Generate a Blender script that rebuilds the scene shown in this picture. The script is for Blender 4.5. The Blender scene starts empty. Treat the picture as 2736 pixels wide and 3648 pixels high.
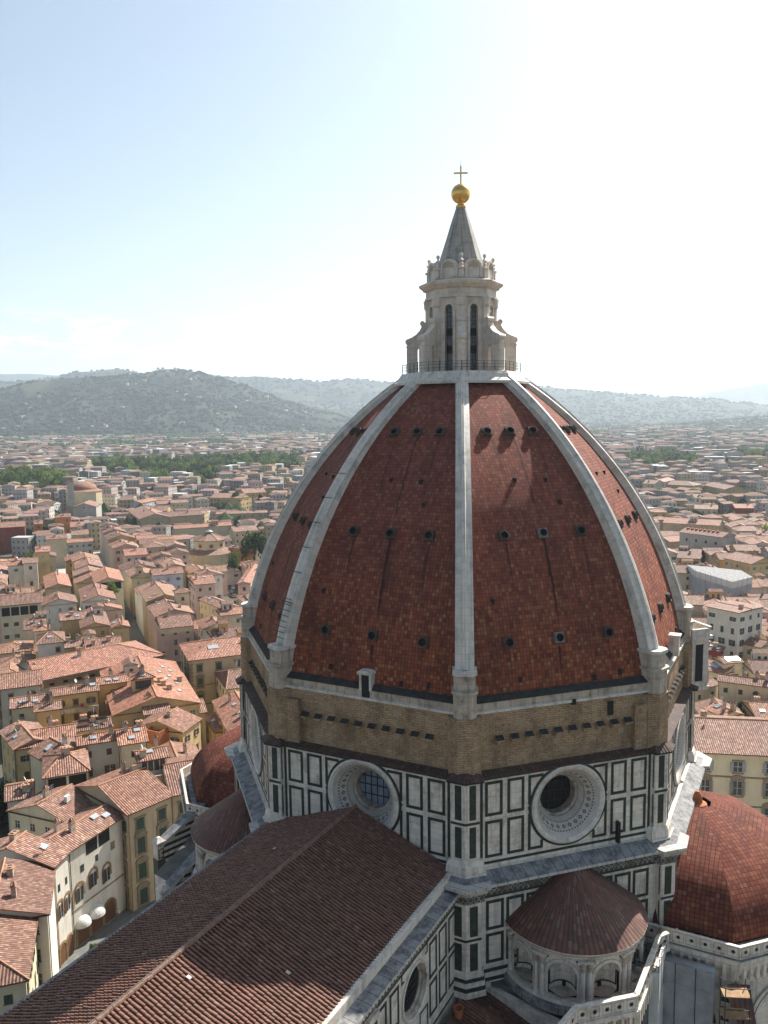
import bpy, math, random
from mathutils import Vector, Matrix
random.seed(7)
R = math.radians
PI = math.pi
S = bpy.context.scene
COL = S.collection

# ------------------------------------------------------------------ camera, sky, sun, exposure
CAMP = Vector((-93.774, -37.817, 85.0))
YAW, PIT, ROL, FPX = R(27.3857), R(-6.6257), R(-0.77256), 2931.34
PW, PH = 2736, 3648
FW = Vector((math.cos(PIT)*math.cos(YAW), math.cos(PIT)*math.sin(YAW), math.sin(PIT)))
_rt = Vector((math.sin(YAW), -math.cos(YAW), 0)); _up = _rt.cross(FW)
RT = _rt*math.cos(ROL) + _up*math.sin(ROL)
UP = _up*math.cos(ROL) - _rt*math.sin(ROL)
cam = bpy.data.cameras.new('camera'); camo = bpy.data.objects.new('camera', cam); COL.objects.link(camo)
camo.matrix_world = Matrix(((RT.x, UP.x, -FW.x, CAMP.x), (RT.y, UP.y, -FW.y, CAMP.y), (RT.z, UP.z, -FW.z, CAMP.z), (0, 0, 0, 1)))
cam.sensor_fit = 'VERTICAL'; cam.sensor_height = 24.0; cam.lens = 24.0*FPX/PH
cam.clip_start = 0.5; cam.clip_end = 60000
S.camera = camo
HAZE = 0.000066

SUN_AZ, SUN_EL = 350.0, 44.0
sund = Vector((math.cos(R(SUN_EL))*math.cos(R(SUN_AZ)), math.cos(R(SUN_EL))*math.sin(R(SUN_AZ)), math.sin(R(SUN_EL))))
w = bpy.data.worlds.new('World'); S.world = w; w.use_nodes = True
nt = w.node_tree; nt.nodes.clear()
sky = nt.nodes.new('ShaderNodeTexSky'); sky.sky_type = 'NISHITA'; sky.sun_disc = False
sky.sun_elevation = R(SUN_EL); sky.sun_rotation = R(90-SUN_AZ); sky.altitude = 100
sky.air_density = 1.0; sky.dust_density = 1.5; sky.ozone_density = 1.5
bg = nt.nodes.new('ShaderNodeBackground'); bg.inputs[1].default_value = 0.08
out = nt.nodes.new('ShaderNodeOutputWorld')
# faint cumulus low over the hills, placed by direction in the sky
tc = nt.nodes.new('ShaderNodeTexCoord'); mp = nt.nodes.new('ShaderNodeMapping'); mp.inputs['Scale'].default_value = (14, 14, 55)
nz = nt.nodes.new('ShaderNodeTexNoise'); nz.inputs['Scale'].default_value = 1.0; nz.inputs['Detail'].default_value = 7; nz.inputs['Roughness'].default_value = .6
rp = nt.nodes.new('ShaderNodeMapRange'); rp.inputs[1].default_value = .46; rp.inputs[2].default_value = .62
sep = nt.nodes.new('ShaderNodeSeparateXYZ')
b1 = nt.nodes.new('ShaderNodeMapRange'); b1.inputs[1].default_value = .066; b1.inputs[2].default_value = .078
b2 = nt.nodes.new('ShaderNodeMapRange'); b2.inputs[1].default_value = .125; b2.inputs[2].default_value = .09
m1 = nt.nodes.new('ShaderNodeMath'); m1.operation = 'MULTIPLY'; m2 = nt.nodes.new('ShaderNodeMath'); m2.operation = 'MULTIPLY'
m3 = nt.nodes.new('ShaderNodeMath'); m3.operation = 'MULTIPLY'; m3.inputs[1].default_value = .75
mx = nt.nodes.new('ShaderNodeMix'); mx.data_type = 'RGBA'; mx.inputs[7].default_value = (14, 14, 14, 1)
L = nt.links
L.new(tc.outputs['Generated'], mp.inputs[0]); L.new(mp.outputs[0], nz.inputs['Vector']); L.new(nz.outputs[0], rp.inputs[0])
L.new(tc.outputs['Generated'], sep.inputs[0]); L.new(sep.outputs[2], b1.inputs[0]); L.new(sep.outputs[2], b2.inputs[0])
L.new(b1.outputs[0], m1.inputs[0]); L.new(b2.outputs[0], m1.inputs[1]); L.new(m1.outputs[0], m2.inputs[0]); L.new(rp.outputs[0], m2.inputs[1])
cd_ = nt.nodes.new('ShaderNodeVectorMath'); cd_.operation = 'DOT_PRODUCT'; cd_.inputs[1].default_value = (math.cos(R(42)), math.sin(R(42)), .09); L.new(tc.outputs['Generated'], cd_.inputs[0]); cm = nt.nodes.new('ShaderNodeMapRange'); cm.inputs[1].default_value = .975; cm.inputs[2].default_value = .995; L.new(cd_.outputs['Value'], cm.inputs[0]); m4 = nt.nodes.new('ShaderNodeMath'); m4.operation = 'MULTIPLY'; L.new(m2.outputs[0], m4.inputs[0]); L.new(cm.outputs[0], m4.inputs[1]); L.new(m4.outputs[0], m3.inputs[0]); L.new(m3.outputs[0], mx.inputs[0]); tn = nt.nodes.new('ShaderNodeMix'); tn.data_type = 'RGBA'; tn.blend_type = 'MULTIPLY'; tn.inputs[0].default_value = 1; tn.inputs[7].default_value = (.96, 1.045, 1.02, 1); L.new(sky.outputs[0], tn.inputs[6]); bw = nt.nodes.new('ShaderNodeRGBToBW'); L.new(tn.outputs[2], bw.inputs[0]); dm = nt.nodes.new('ShaderNodeMix'); dm.data_type = 'RGBA'; dm.inputs[0].default_value = .28; L.new(tn.outputs[2], dm.inputs[6]); L.new(bw.outputs[0], dm.inputs[7]); L.new(dm.outputs[2], mx.inputs[6]); L.new(mx.outputs[2], bg.inputs[0]); L.new(bg.outputs[0], out.inputs[0])

sl = bpy.data.lights.new('sun', 'SUN'); sl.energy = 5.0; sl.angle = R(.5); sl.color = (1, .95, .87)
so = bpy.data.objects.new('sun', sl); COL.objects.link(so); so.rotation_euler = sund.to_track_quat('Z', 'Y').to_euler()
S.view_settings.view_transform = 'Standard'; S.view_settings.look = 'None'; S.view_settings.exposure = 1.0; S.view_settings.gamma = 1
S.cycles.max_bounces = 5; S.cycles.volume_bounces = 1; S.cycles.diffuse_bounces = 3

def ray(x, y): return FW + RT*((x-PW/2)/FPX) - UP*((y-PH/2)/FPX)
def at(x, y, z=0):
    d = ray(x, y); return CAMP + d*((z-CAMP.z)/d.z)
def proj(p):
    d = Vector(p)-CAMP; z = d.dot(FW)
    return (PW/2+FPX*d.dot(RT)/z, PH/2-FPX*d.dot(UP)/z, z)
FR_ = {'Z2': (0, 2350, .3014), 'Z3': (300, 2250, .3617), 'Z4': (0, 2900, .3737), 'Z5': (0, 1950, .3014), 'Z6': (400, 1850, .3315), 'Z7': (0, 1650, .3014),
       'Z8': (450, 1600, .3918), 'R1': (2200, 1350, .4295), 'R4': (2300, 2200, .3164)}
def zat(fr, x, y, z=0):
    o = FR_[fr]; return at(o[0]+x*o[2], o[1]+y*o[2], z)

# ------------------------------------------------------------------ materials
class NT:
    def __init__(s, name, rough=.8, spec=.3):
        s.m = bpy.data.materials.new(name); s.m.use_nodes = True; s.t = s.m.node_tree
        s.b = s.t.nodes['Principled BSDF']; s.b.inputs['Roughness'].default_value = rough; s.b.inputs['Specular IOR Level'].default_value = spec
    def n(s, typ, **k):
        nd = s.t.nodes.new(typ)
        for a, v in k.items(): setattr(nd, a, v)
        return nd
    def l(s, a, b): s.t.links.new(a, b)
    def val(s, nd, i, v):
        if hasattr(v, 'is_linked') or isinstance(v, bpy.types.NodeSocket): s.l(v, nd.inputs[i])
        else: nd.inputs[i].default_value = v
    def math(s, op, a, b=0.0, c=0.0):
        nd = s.n('ShaderNodeMath', operation=op); s.val(nd, 0, a); s.val(nd, 1, b)
        if op in ('MULTIPLY_ADD', 'COMPARE', 'SMOOTH_MIN'): s.val(nd, 2, c)
        return nd.outputs[0]
    def mix(s, f, a, b, mode='MIX'):
        nd = s.n('ShaderNodeMix', data_type='RGBA', blend_type=mode); s.val(nd, 0, f)
        for i, v in ((6, a), (7, b)):
            if isinstance(v, tuple): nd.inputs[i].default_value = (*v, 1)
            else: s.l(v, nd.inputs[i])
        return nd.outputs[2]
    def noise(s, vec, scale, detail=3, rough=.5):
        nd = s.n('ShaderNodeTexNoise'); s.l(vec, nd.inputs['Vector']) if vec else None
        nd.inputs['Scale'].default_value = scale; nd.inputs['Detail'].default_value = detail; nd.inputs['Roughness'].default_value = rough
        return nd.outputs[0]
    def rng(s, v, a, b, c=0.0, d=1.0):
        nd = s.n('ShaderNodeMapRange'); s.l(v, nd.inputs[0])
        for i, q in enumerate((a, b, c, d)): nd.inputs[i+1].default_value = q
        return nd.outputs[0]
    def white(s, vec):
        nd = s.n('ShaderNodeTexWhiteNoise', noise_dimensions='3D'); s.l(vec, nd.inputs['Vector']); return nd
    def comb(s, x, y, z=0.0):
        nd = s.n('ShaderNodeCombineXYZ'); s.val(nd, 0, x); s.val(nd, 1, y); s.val(nd, 2, z); return nd.outputs[0]
    def uv(s):
        nd = s.n('ShaderNodeUVMap'); sp = s.n('ShaderNodeSeparateXYZ'); s.l(nd.outputs[0], sp.inputs[0]); return sp.outputs[0], sp.outputs[1], nd.outputs[0]
    def pos(s): return s.n('ShaderNodeNewGeometry').outputs['Position']
    def bump(s, h, strength=.5, dist=.05):
        nd = s.n('ShaderNodeBump'); nd.inputs['Strength'].default_value = strength; nd.inputs['Distance'].default_value = dist
        s.l(h, nd.inputs['Height']); s.l(nd.outputs[0], s.b.inputs['Normal'])
    def col(s, c):
        if isinstance(c, tuple): s.b.inputs['Base Color'].default_value = (*c, 1)
        else: s.l(c, s.b.inputs['Base Color'])
        return s.m

def ramp(t, fac, stops, const=False):
    nd = t.n('ShaderNodeValToRGB'); t.l(fac, nd.inputs[0]); cr = nd.color_ramp
    if const: cr.interpolation = 'CONSTANT'
    while len(cr.elements) < len(stops): cr.elements.new(.5)
    for e, (p, c) in zip(cr.elements, stops): e.position = p; e.color = (*c, 1)
    return nd.outputs[0]

def mat_plain(name, c, rough=.7, metal=0, var=.12, scale=.8, spec=.3):
    t = NT(name, rough, spec); f = t.noise(t.pos(), scale, 4, .6)
    cc = t.mix(t.rng(f, .3, .7), tuple(v*(1-var) for v in c), tuple(min(1, v*(1+var)) for v in c))
    t.b.inputs['Metallic'].default_value = metal
    return t.col(cc)

def mat_dometile(name='dome_tile', tw=.35, th=.39, dz=0, dark=.55, streaks=True, mul=(1, 1, 1)):
    t = NT(name, .82, .14); u, v, uv = t.uv()
    tu, tv = t.math('DIVIDE', u, tw), t.math('DIVIDE', v, th)
    cell = t.comb(t.math('FLOOR', tu), t.math('FLOOR', tv))
    r = t.white(cell).outputs['Value']
    # the upper courses are darker and more even, the lower ones patchy orange
    z = t.n('ShaderNodeSeparateXYZ'); t.l(t.pos(), z.inputs[0])
    hi = t.rng(z.outputs[2], 60+dz, 76+dz)
    c1 = ramp(t, r, [(0, (.13, .042, .027)), (.18, (.19, .056, .034)), (.5, (.25, .07, .038)), (.78, (.29, .088, .042)), (.94, (.33, .125, .055)), (1, (.35, .18, .09))])
    c2 = ramp(t, r, [(0, (.17, .055, .04)), (.4, (.225, .07, .048)), (.8, (.26, .086, .056)), (1, (.29, .12, .075))])
    c = t.mix(hi, c1, c2)
    big = t.noise(t.comb(t.math('MULTIPLY', u, 1.0), t.math('MULTIPLY', v, .35)), .35, 5, .65)
    c = t.mix(t.rng(big, .47, .75, 0, .6), c, (.05, .03, .024))
    st = t.noise(t.comb(t.math('MULTIPLY', u, 1.3), t.math('MULTIPLY', v, .06)), 1.0, 4, .6)
    c = t.mix(t.rng(st, .6, .78, 0, .75), c, (.04, .026, .022))
    if streaks:      # soot that has run down from the vents
        tt = t.math('SUBTRACT', t.math('MODULO', t.math('ADD', u, 22.5), 45.0), 22.5); wob = t.math('MULTIPLY', t.math('SUBTRACT', t.noise(t.comb(0.0, v), .8, 3), .5), .35); tt = t.math('ADD', tt, wob)
        for tc_, z0, z1, ww, k in ((.35, 64.2, 72.6, .22, .8), (-3.9, 68, 72.4, .16, .6), (4.7, 67, 72.4, .2, .45), (.3, 74, 82.6, .17, .55), (2.9, 76, 82.6, .22, .35), (.1, 59.3, 62.6, .2, .8), (-5.2, 59.5, 62.6, .14, .5), (5.6, 60, 62.6, .16, .5), (-2.2, 76, 82.5, .25, .3), (-7, 59, 66, .5, .25)):
            a = t.math('SUBTRACT', 1.0, t.math('MINIMUM', t.math('DIVIDE', t.math('ABSOLUTE', t.math('SUBTRACT', tt, tc_)), ww), 1.0))
            g = t.math('MULTIPLY', t.rng(z.outputs[2], z0, z0+3.5), t.math('LESS_THAN', z.outputs[2], z1))
            c = t.mix(t.math('MULTIPLY', t.math('MINIMUM', t.math('MULTIPLY', t.math('MULTIPLY', a, g), 2.0), 1.0), k), c, (.028, .018, .015))
    fu, fv = t.math('FRACT', tu), t.math('FRACT', tv)
    eu = t.math('LESS_THAN', t.math('MINIMUM', fu, t.math('SUBTRACT', 1.0, fu)), .07)
    ev = t.math('LESS_THAN', fv, .12)
    edge = t.math('MAXIMUM', eu, ev)
    c = t.mix(t.math('MULTIPLY', edge, dark), c, (.035, .017, .013))
    h = t.math('SUBTRACT', t.math('ADD', t.math('MULTIPLY', t.math('SUBTRACT', 1.0, fv), .5), t.math('MULTIPLY', r, .3)), edge)
    if mul != (1, 1, 1): c = t.mix(1.0, c, mul, 'MULTIPLY')
    t.bump(h, .8, .09)
    return t.col(c)

def mat_roof(name, stops, su=.32, sv=.42, light=(.43, .25, .17), bump=.8):
    t = NT(name, .7, .35); u, v, uv = t.uv()
    oi = t.n('ShaderNodeObjectInfo')
    tu = t.math('DIVIDE', u, su); fu = t.math('FRACT', tu)
    tv = t.math('ADD', t.math('DIVIDE', v, sv), t.math('MULTIPLY', t.math('MODULO', t.math('FLOOR', tu), 2.0), .3))
    r = t.white(t.comb(t.math('FLOOR', tu), t.math('FLOOR', tv), oi.outputs['Random'])).outputs['Value']
    c = ramp(t, r, stops)
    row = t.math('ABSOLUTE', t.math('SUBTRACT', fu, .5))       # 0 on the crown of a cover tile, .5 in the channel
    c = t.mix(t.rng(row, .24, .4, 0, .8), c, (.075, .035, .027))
    c = t.mix(t.rng(row, 0, .24, .5, 0), c, light)  # channel shade and sun on the crowns painted into the tile colour
    big = t.noise(t.pos(), .16, 5, .65)
    c = t.mix(t.rng(big, .45, .75, 0, .45), c, (.13, .085, .06))
    c = t.mix(1.0, c, oi.outputs['Color'], 'MULTIPLY')
    h = t.math('ADD', t.rng(row, 0, .5, 1, 0), t.math('MULTIPLY', t.math('FRACT', tv), -.25))
    t.bump(h, bump, .12)
    return t.col(c)

def mat_marble(name='white_marble', c=(.72, .64, .545), dirt=(.17, .145, .12), amt=.72, blk=1.0):
    t = NT(name, .55, .35); u, v, uv = t.uv(); p = t.pos()
    cell = t.white(t.comb(t.math('FLOOR', t.math('DIVIDE', u, .9*blk)), t.math('FLOOR', t.math('DIVIDE', v, .55*blk)))).outputs['Value']
    cc = t.mix(cell, tuple(q*.88 for q in c), tuple(min(1, q*1.1) for q in c))
    cc = t.mix(t.math('MULTIPLY', t.math('GREATER_THAN', cell, .86), .35), cc, (c[0], c[1]*.82, c[2]*.75))
    n1 = t.noise(p, .7, 6, .7)
    cc = t.mix(t.rng(n1, .5, .72, 0, amt), cc, dirt)
    sp = t.n('ShaderNodeSeparateXYZ'); t.l(p, sp.inputs[0])
    n2 = t.noise(t.comb(t.math('MULTIPLY', u, 2.0), t.math('MULTIPLY', v, .12)), 1.0, 4, .6)
    cc = t.mix(t.rng(n2, .5, .74, 0, amt*.85), cc, dirt)
    fj = t.math('LESS_THAN', t.math('FRACT', t.math('DIVIDE', v, .55*blk)), .06); cc = t.mix(t.math('MULTIPLY', fj, .35), cc, dirt)
    t.bump(n1, .15, .05)
    return t.col(cc)

def mat_mosaic():
    t = NT('mosaic_marble', .5, .35); u, v, uv = t.uv()
    fu = t.math('SUBTRACT', t.math('FRACT', t.math('MULTIPLY', u, 26/(2*PI))), .5)
    d = t.math('ADD', t.math('MULTIPLY', t.math('ABSOLUTE', fu), 1.0), t.math('ABSOLUTE', t.math('MULTIPLY', t.math('SUBTRACT', v, 1.15), 1.4)))
    dia = t.math('LESS_THAN', d, .36)
    din = t.math('LESS_THAN', d, .2)
    c = t.mix(dia, (.52, .47, .42), (.1, .1, .1)); c = t.mix(din, c, (.42, .2, .14))
    fb = t.math('FRACT', t.math('MULTIPLY', u, 60/(2*PI)))
    for vv in (.68, 1.62):
        b = t.math('MULTIPLY', t.math('LESS_THAN', t.math('ABSOLUTE', t.math('SUBTRACT', v, vv)), .08), t.math('LESS_THAN', fb, .55))
        c = t.mix(b, c, (.12, .11, .11))
    n = t.noise(t.pos(), 1.2, 5, .7); c = t.mix(t.rng(n, .45, .7, 0, .5), c, (.25, .21, .16))
    return t.col(c)

def mat_stone():
    t = NT('rough_brick', .9, .15); u, v, uv = t.uv()
    br = t.n('ShaderNodeTexBrick'); wv = t.comb(t.math('ADD', u, t.math('MULTIPLY', t.noise(t.pos(), 1.3, 3), .5)), t.math('ADD', v, t.math('MULTIPLY', t.noise(t.pos(), .9, 3), .45))); t.l(wv, br.inputs['Vector']); br.inputs['Scale'].default_value = 1
    br.inputs['Brick Width'].default_value = .7; br.inputs['Row Height'].default_value = .23; br.inputs['Mortar Size'].default_value = .03
    br.inputs['Color1'].default_value = (.5, .38, .25, 1); br.inputs['Color2'].default_value = (.34, .245, .155, 1); br.inputs['Mortar'].default_value = (.2, .15, .1, 1)
    n = t.noise(t.pos(), 2.2, 6, .7); n2 = t.noise(t.pos(), .35, 4, .6)
    c = t.mix(t.rng(n, .4, .75, 0, .7), br.outputs[0], (.56, .45, .32)); c = t.mix(t.rng(n2, .45, .7, 0, .6), c, (.24, .175, .115))
    r = t.white(t.comb(t.math('FLOOR', t.math('DIVIDE', u, .6)), t.math('FLOOR', t.math('DIVIDE', v, .26)))).outputs['Value']
    c = t.mix(t.math('MULTIPLY', t.math('GREATER_THAN', r, .95), .8), c, (.42, .35, .27))
    n3 = t.noise(t.comb(t.math('MULTIPLY', u, .5), t.math('MULTIPLY', v, .25)), 1.0, 6, .7); c = t.mix(t.rng(n3, .48, .68, 0, .65), c, (.13, .095, .065))
    c = t.mix(1.0, c, (.98, .88, .8), 'MULTIPLY')
    t.bump(t.math('ADD', n, t.math('MULTIPLY', br.outputs[1], -.5)), .9, .16)
    return t.col(c)

def mat_plaster(name, attr=False):
    t = NT(name, .9, .15)
    if attr: a = t.n('ShaderNodeVertexColor', layer_name='Col'); base = a.outputs[0]
    else: base = t.n('ShaderNodeObjectInfo').outputs['Color']
    n = t.noise(t.pos(), .35, 5, .65)
    c = t.mix(t.rng(n, .35, .7, 0, .35), base, t.mix(1.0, base, (.62, .56, .5), 'MULTIPLY'))
    ps = t.n('ShaderNodeSeparateXYZ'); t.l(t.pos(), ps.inputs[0]); st = t.noise(t.comb(t.math('MULTIPLY', t.math('ADD', ps.outputs[0], ps.outputs[1]), 1.1), t.math('MULTIPLY', ps.outputs[2], .12)), 1.0, 5, .65)
    c = t.mix(t.rng(st, .5, .72, 0, .5), c, t.mix(1.0, base, (.5, .46, .42), 'MULTIPLY'))
    if attr:   # far windows, a grid on the walls
        u, v, uv = t.uv()
        fu, fv = t.math('FRACT', t.math('DIVIDE', u, 3.1)), t.math('FRACT', t.math('DIVIDE', v, 3.6))
        wn = t.math('MULTIPLY', t.math('MULTIPLY', t.math('GREATER_THAN', fu, .32), t.math('LESS_THAN', fu, .68)), t.math('MULTIPLY', t.math('GREATER_THAN', fv, .3), t.math('LESS_THAN', fv, .75)))
        g = t.n('ShaderNodeNewGeometry'); sp = t.n('ShaderNodeSeparateXYZ'); t.l(g.outputs['True Normal'], sp.inputs[0])
        wn = t.math('MULTIPLY', wn, t.math('LESS_THAN', t.math('ABSOLUTE', sp.outputs[2]), .05))
        c = t.mix(t.math('MULTIPLY', wn, .8), c, (.06, .055, .05))
    t.bump(n, .2, .05)
    return t.col(c)

def mat_attr(name, rough=.95, ns=.05, amt=.3):
    t = NT(name, rough, .1); a = t.n('ShaderNodeVertexColor', layer_name='Col')
    n = t.noise(t.pos(), ns, 4, .6)
    return t.col(t.mix(t.rng(n, .35, .7, 0, amt), a.outputs[0], (.02, .03, .015)))

def mat_leaf():
    t = NT('foliage', .8, .15); oi = t.n('ShaderNodeObjectInfo')
    n = t.noise(t.pos(), .5, 3, .6)
    c = t.mix(t.rng(n, .35, .65), t.mix(1.0, oi.outputs['Color'], (.6, .65, .6), 'MULTIPLY'), t.mix(1.0, oi.outputs['Color'], (1.35, 1.3, 1.1), 'MULTIPLY'))
    t.col(c)
    tr = t.n('ShaderNodeBsdfTranslucent'); t.l(c, tr.inputs[0]); ms = t.n('ShaderNodeMixShader'); ms.inputs[0].default_value = .4
    o = next(q for q in t.t.nodes if q.type == 'OUTPUT_MATERIAL'); t.l(t.b.outputs[0], ms.inputs[1]); t.l(tr.outputs[0], ms.inputs[2]); t.l(ms.outputs[0], o.inputs[0])
    return t.m

def mat_ground():
    t = NT('city_ground', .95, .1); p = t.pos(); n = t.noise(p, .012, 5, .6); n2 = t.noise(p, .2, 4, .6)
    c = t.mix(t.rng(n, .4, .62), (.09, .082, .07), (.06, .07, .04)); c = t.mix(t.rng(n2, .3, .7, 0, .5), c, (.19, .16, .12))
    return t.col(c)

def mat_paving():
    t = NT('stone_paving', .85, .2); p = t.pos()
    br = t.n('ShaderNodeTexBrick'); t.l(p, br.inputs['Vector']); br.inputs['Scale'].default_value = 1; br.inputs['Brick Width'].default_value = 1.1; br.inputs['Row Height'].default_value = .5
    br.inputs['Mortar Size'].default_value = .02; br.inputs['Color1'].default_value = (.2, .2, .18, 1); br.inputs['Color2'].default_value = (.15, .15, .14, 1); br.inputs['Mortar'].default_value = (.09, .09, .08, 1)
    n = t.noise(p, .5, 4, .6)
    return t.col(t.mix(t.rng(n, .35, .7, 0, .4), br.outputs[0], (.1, .1, .09)))

def mat_slab(name='ledge_slab', c=(.27, .265, .26), dk=(.1, .1, .105)):
    t = NT(name, .7, .25); u, v, uv = t.uv()
    fu = t.math('FRACT', t.math('DIVIDE', u, 1.05)); g = t.math('LESS_THAN', fu, .07)
    n = t.noise(t.pos(), 1.1, 6, .7)
    cc = t.mix(t.rng(n, .42, .62), c, dk); cc = t.mix(t.rng(t.noise(t.pos(), 2.7, 3, .6), .63, .78, 0, .7), cc, (.4, .38, .35)); cc = t.mix(t.math('MULTIPLY', g, .8), cc, (.05, .05, .05))
    return t.col(cc)

def mat_frieze(name, pu=.5, pv=.5):
    t = NT(name, .7, .25); u, v, uv = t.uv()
    a = t.math('ABSOLUTE', t.math('SUBTRACT', t.math('FRACT', t.math('DIVIDE', u, pu)), .5)); b = t.math('ABSOLUTE', t.math('SUBTRACT', t.math('FRACT', t.math('DIVIDE', v, pv)), .5))
    s_ = t.math('ADD', a, b); d = t.math('MULTIPLY', t.math('GREATER_THAN', s_, .3), t.math('LESS_THAN', s_, .52))
    c = t.mix(d, (.09, .09, .08), (.4, .36, .31)); n = t.noise(t.pos(), .9, 5, .7)
    return t.col(t.mix(t.rng(n, .4, .62, 0, .85), c, (.07, .065, .055)))

M = {}
M['dome'] = mat_dometile()
BR = [(0, (.13, .065, .048)), (.3, (.24, .115, .08)), (.6, (.32, .165, .115)), (.85, (.41, .235, .17)), (1, (.5, .35, .27))]
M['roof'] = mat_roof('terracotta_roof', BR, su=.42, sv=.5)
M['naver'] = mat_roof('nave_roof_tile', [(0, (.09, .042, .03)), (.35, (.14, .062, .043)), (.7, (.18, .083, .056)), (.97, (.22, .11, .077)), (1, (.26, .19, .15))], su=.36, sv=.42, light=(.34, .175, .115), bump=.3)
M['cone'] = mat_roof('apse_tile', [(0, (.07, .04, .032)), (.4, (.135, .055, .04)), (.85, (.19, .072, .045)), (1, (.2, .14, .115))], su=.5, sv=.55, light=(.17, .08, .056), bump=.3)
M['nridge'] = mat_plain('nave_ridge', (.2, .12, .085), .8, var=.35, scale=3)
M['ridge'] = mat_plain('ridge_tile', (.42, .22, .13), .9, var=.3, scale=3)
M['marble'] = mat_marble()
M['ribm'] = mat_marble('rib_marble', (.64, .59, .52), (.24, .22, .195), .8, 1.3)
M['lantm'] = mat_marble('lantern_marble', (.68, .585, .5), (.3, .26, .22), .6, 1.2)
M['spirem'] = mat_marble('spire_marble', (.4, .36, .31), (.1, .1, .09), .9, 1)
M['plinth'] = mat_marble('stained_stone', (.48, .41, .33), (.1, .075, .055), .9, 1)
M['green'] = mat_plain('green_marble', (.03, .04, .032), .55, var=.45, scale=2.2)
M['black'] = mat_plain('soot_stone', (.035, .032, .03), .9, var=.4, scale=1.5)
M['mosaic'] = mat_mosaic(); M['brick'] = mat_stone(); M['slab'] = mat_slab(); M['slabw'] = mat_slab('ledge_white', (.5, .47, .42), (.4, .37, .33))
M['frieze'] = mat_frieze('carved_frieze', .55, .55)
M['gold'] = mat_plain('gilded_copper', (.85, .52, .16), .32, 1, .1, 2)
M['dark'] = mat_plain('dark_opening', (.012, .012, .013), .6, var=.2)
M['glass'] = mat_plain('leaded_glass', (.1, .11, .12), .25, 0, .5, 3, .6)
M['paneb'] = mat_plain('blue_grey_pane', (.2, .23, .29), .35, 0, .25, 1.2, .5)
M['iron'] = mat_plain('dark_iron', (.05, .05, .05), .6, .4)
M['lead'] = mat_plain('grey_lead', (.19, .19, .18), .6, .2, .3, 1)
M['plaster'] = mat_plaster('wall_plaster'); M['farwall'] = mat_plaster('far_wall_plaster', True)
M['faroof'] = mat_attr('far_roof', .9, .08, .25); M['wood'] = mat_attr('hill_wood', .95, .02, .3)
M['leaf'] = mat_leaf(); M['bark'] = mat_plain('bark', (.12, .08, .05), .95, var=.3)
M['ground'] = mat_ground(); M['paving'] = mat_paving()
M['stone'] = mat_plain('grey_sandstone', (.23, .19, .13), .85, var=.25, scale=1.5)
M['shutg'] = mat_plain('green_shutter', (.045, .075, .055), .7); M['shutb'] = mat_plain('brown_shutter', (.1, .055, .035), .7); M['shutw'] = mat_plain('grey_shutter', (.3, .31, .3), .7)
M['winglass'] = mat_plain('window_glass', (.045, .05, .055), .2, 0, .4, 2, .6)
M['white'] = mat_plain('white_paint', (.58, .57, .54), .6); M['brownw'] = mat_plain('brown_wood', (.14, .07, .035), .7)
M['arch'] = mat_plain('brown_arch_stone', (.27, .17, .09), .9, var=.3, scale=2)
M['sheet'] = mat_plain('scaffold_sheet', (.3, .3, .31), .75, var=.25, scale=.5); M['net'] = mat_plain('grey_netting', (.32, .33, .36), .9, var=.15, scale=.2)
M['terra'] = mat_plain('terracotta', (.4, .14, .06), .8, var=.2, scale=2)
M['skylt'] = mat_plain('skylight_glass', (.34, .37, .39), .3, 0, .1, 2, .5); M['red'] = mat_plain('red_cloth', (.5, .04, .05), .8)
M['ventslab'] = mat_plain('vent_slab', (.085, .065, .055), .85, var=.35, scale=2)
M['coping'] = mat_roof('coping_tile', [(0, (.03, .022, .02)), (.55, (.05, .03, .025)), (.85, (.09, .04, .03)), (1, (.15, .07, .05))], su=.35, sv=.5, light=(.07, .045, .035), bump=.6)
M['terrace'] = mat_plain('dark_terrace', (.1, .1, .085), .9, var=.35, scale=.5)
M['metal'] = mat_plain('grey_metal', (.35, .36, .37), .45, .5)
M['plank'] = mat_plain('wood_plank', (.32, .2, .11), .85, var=.3, scale=2)

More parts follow.
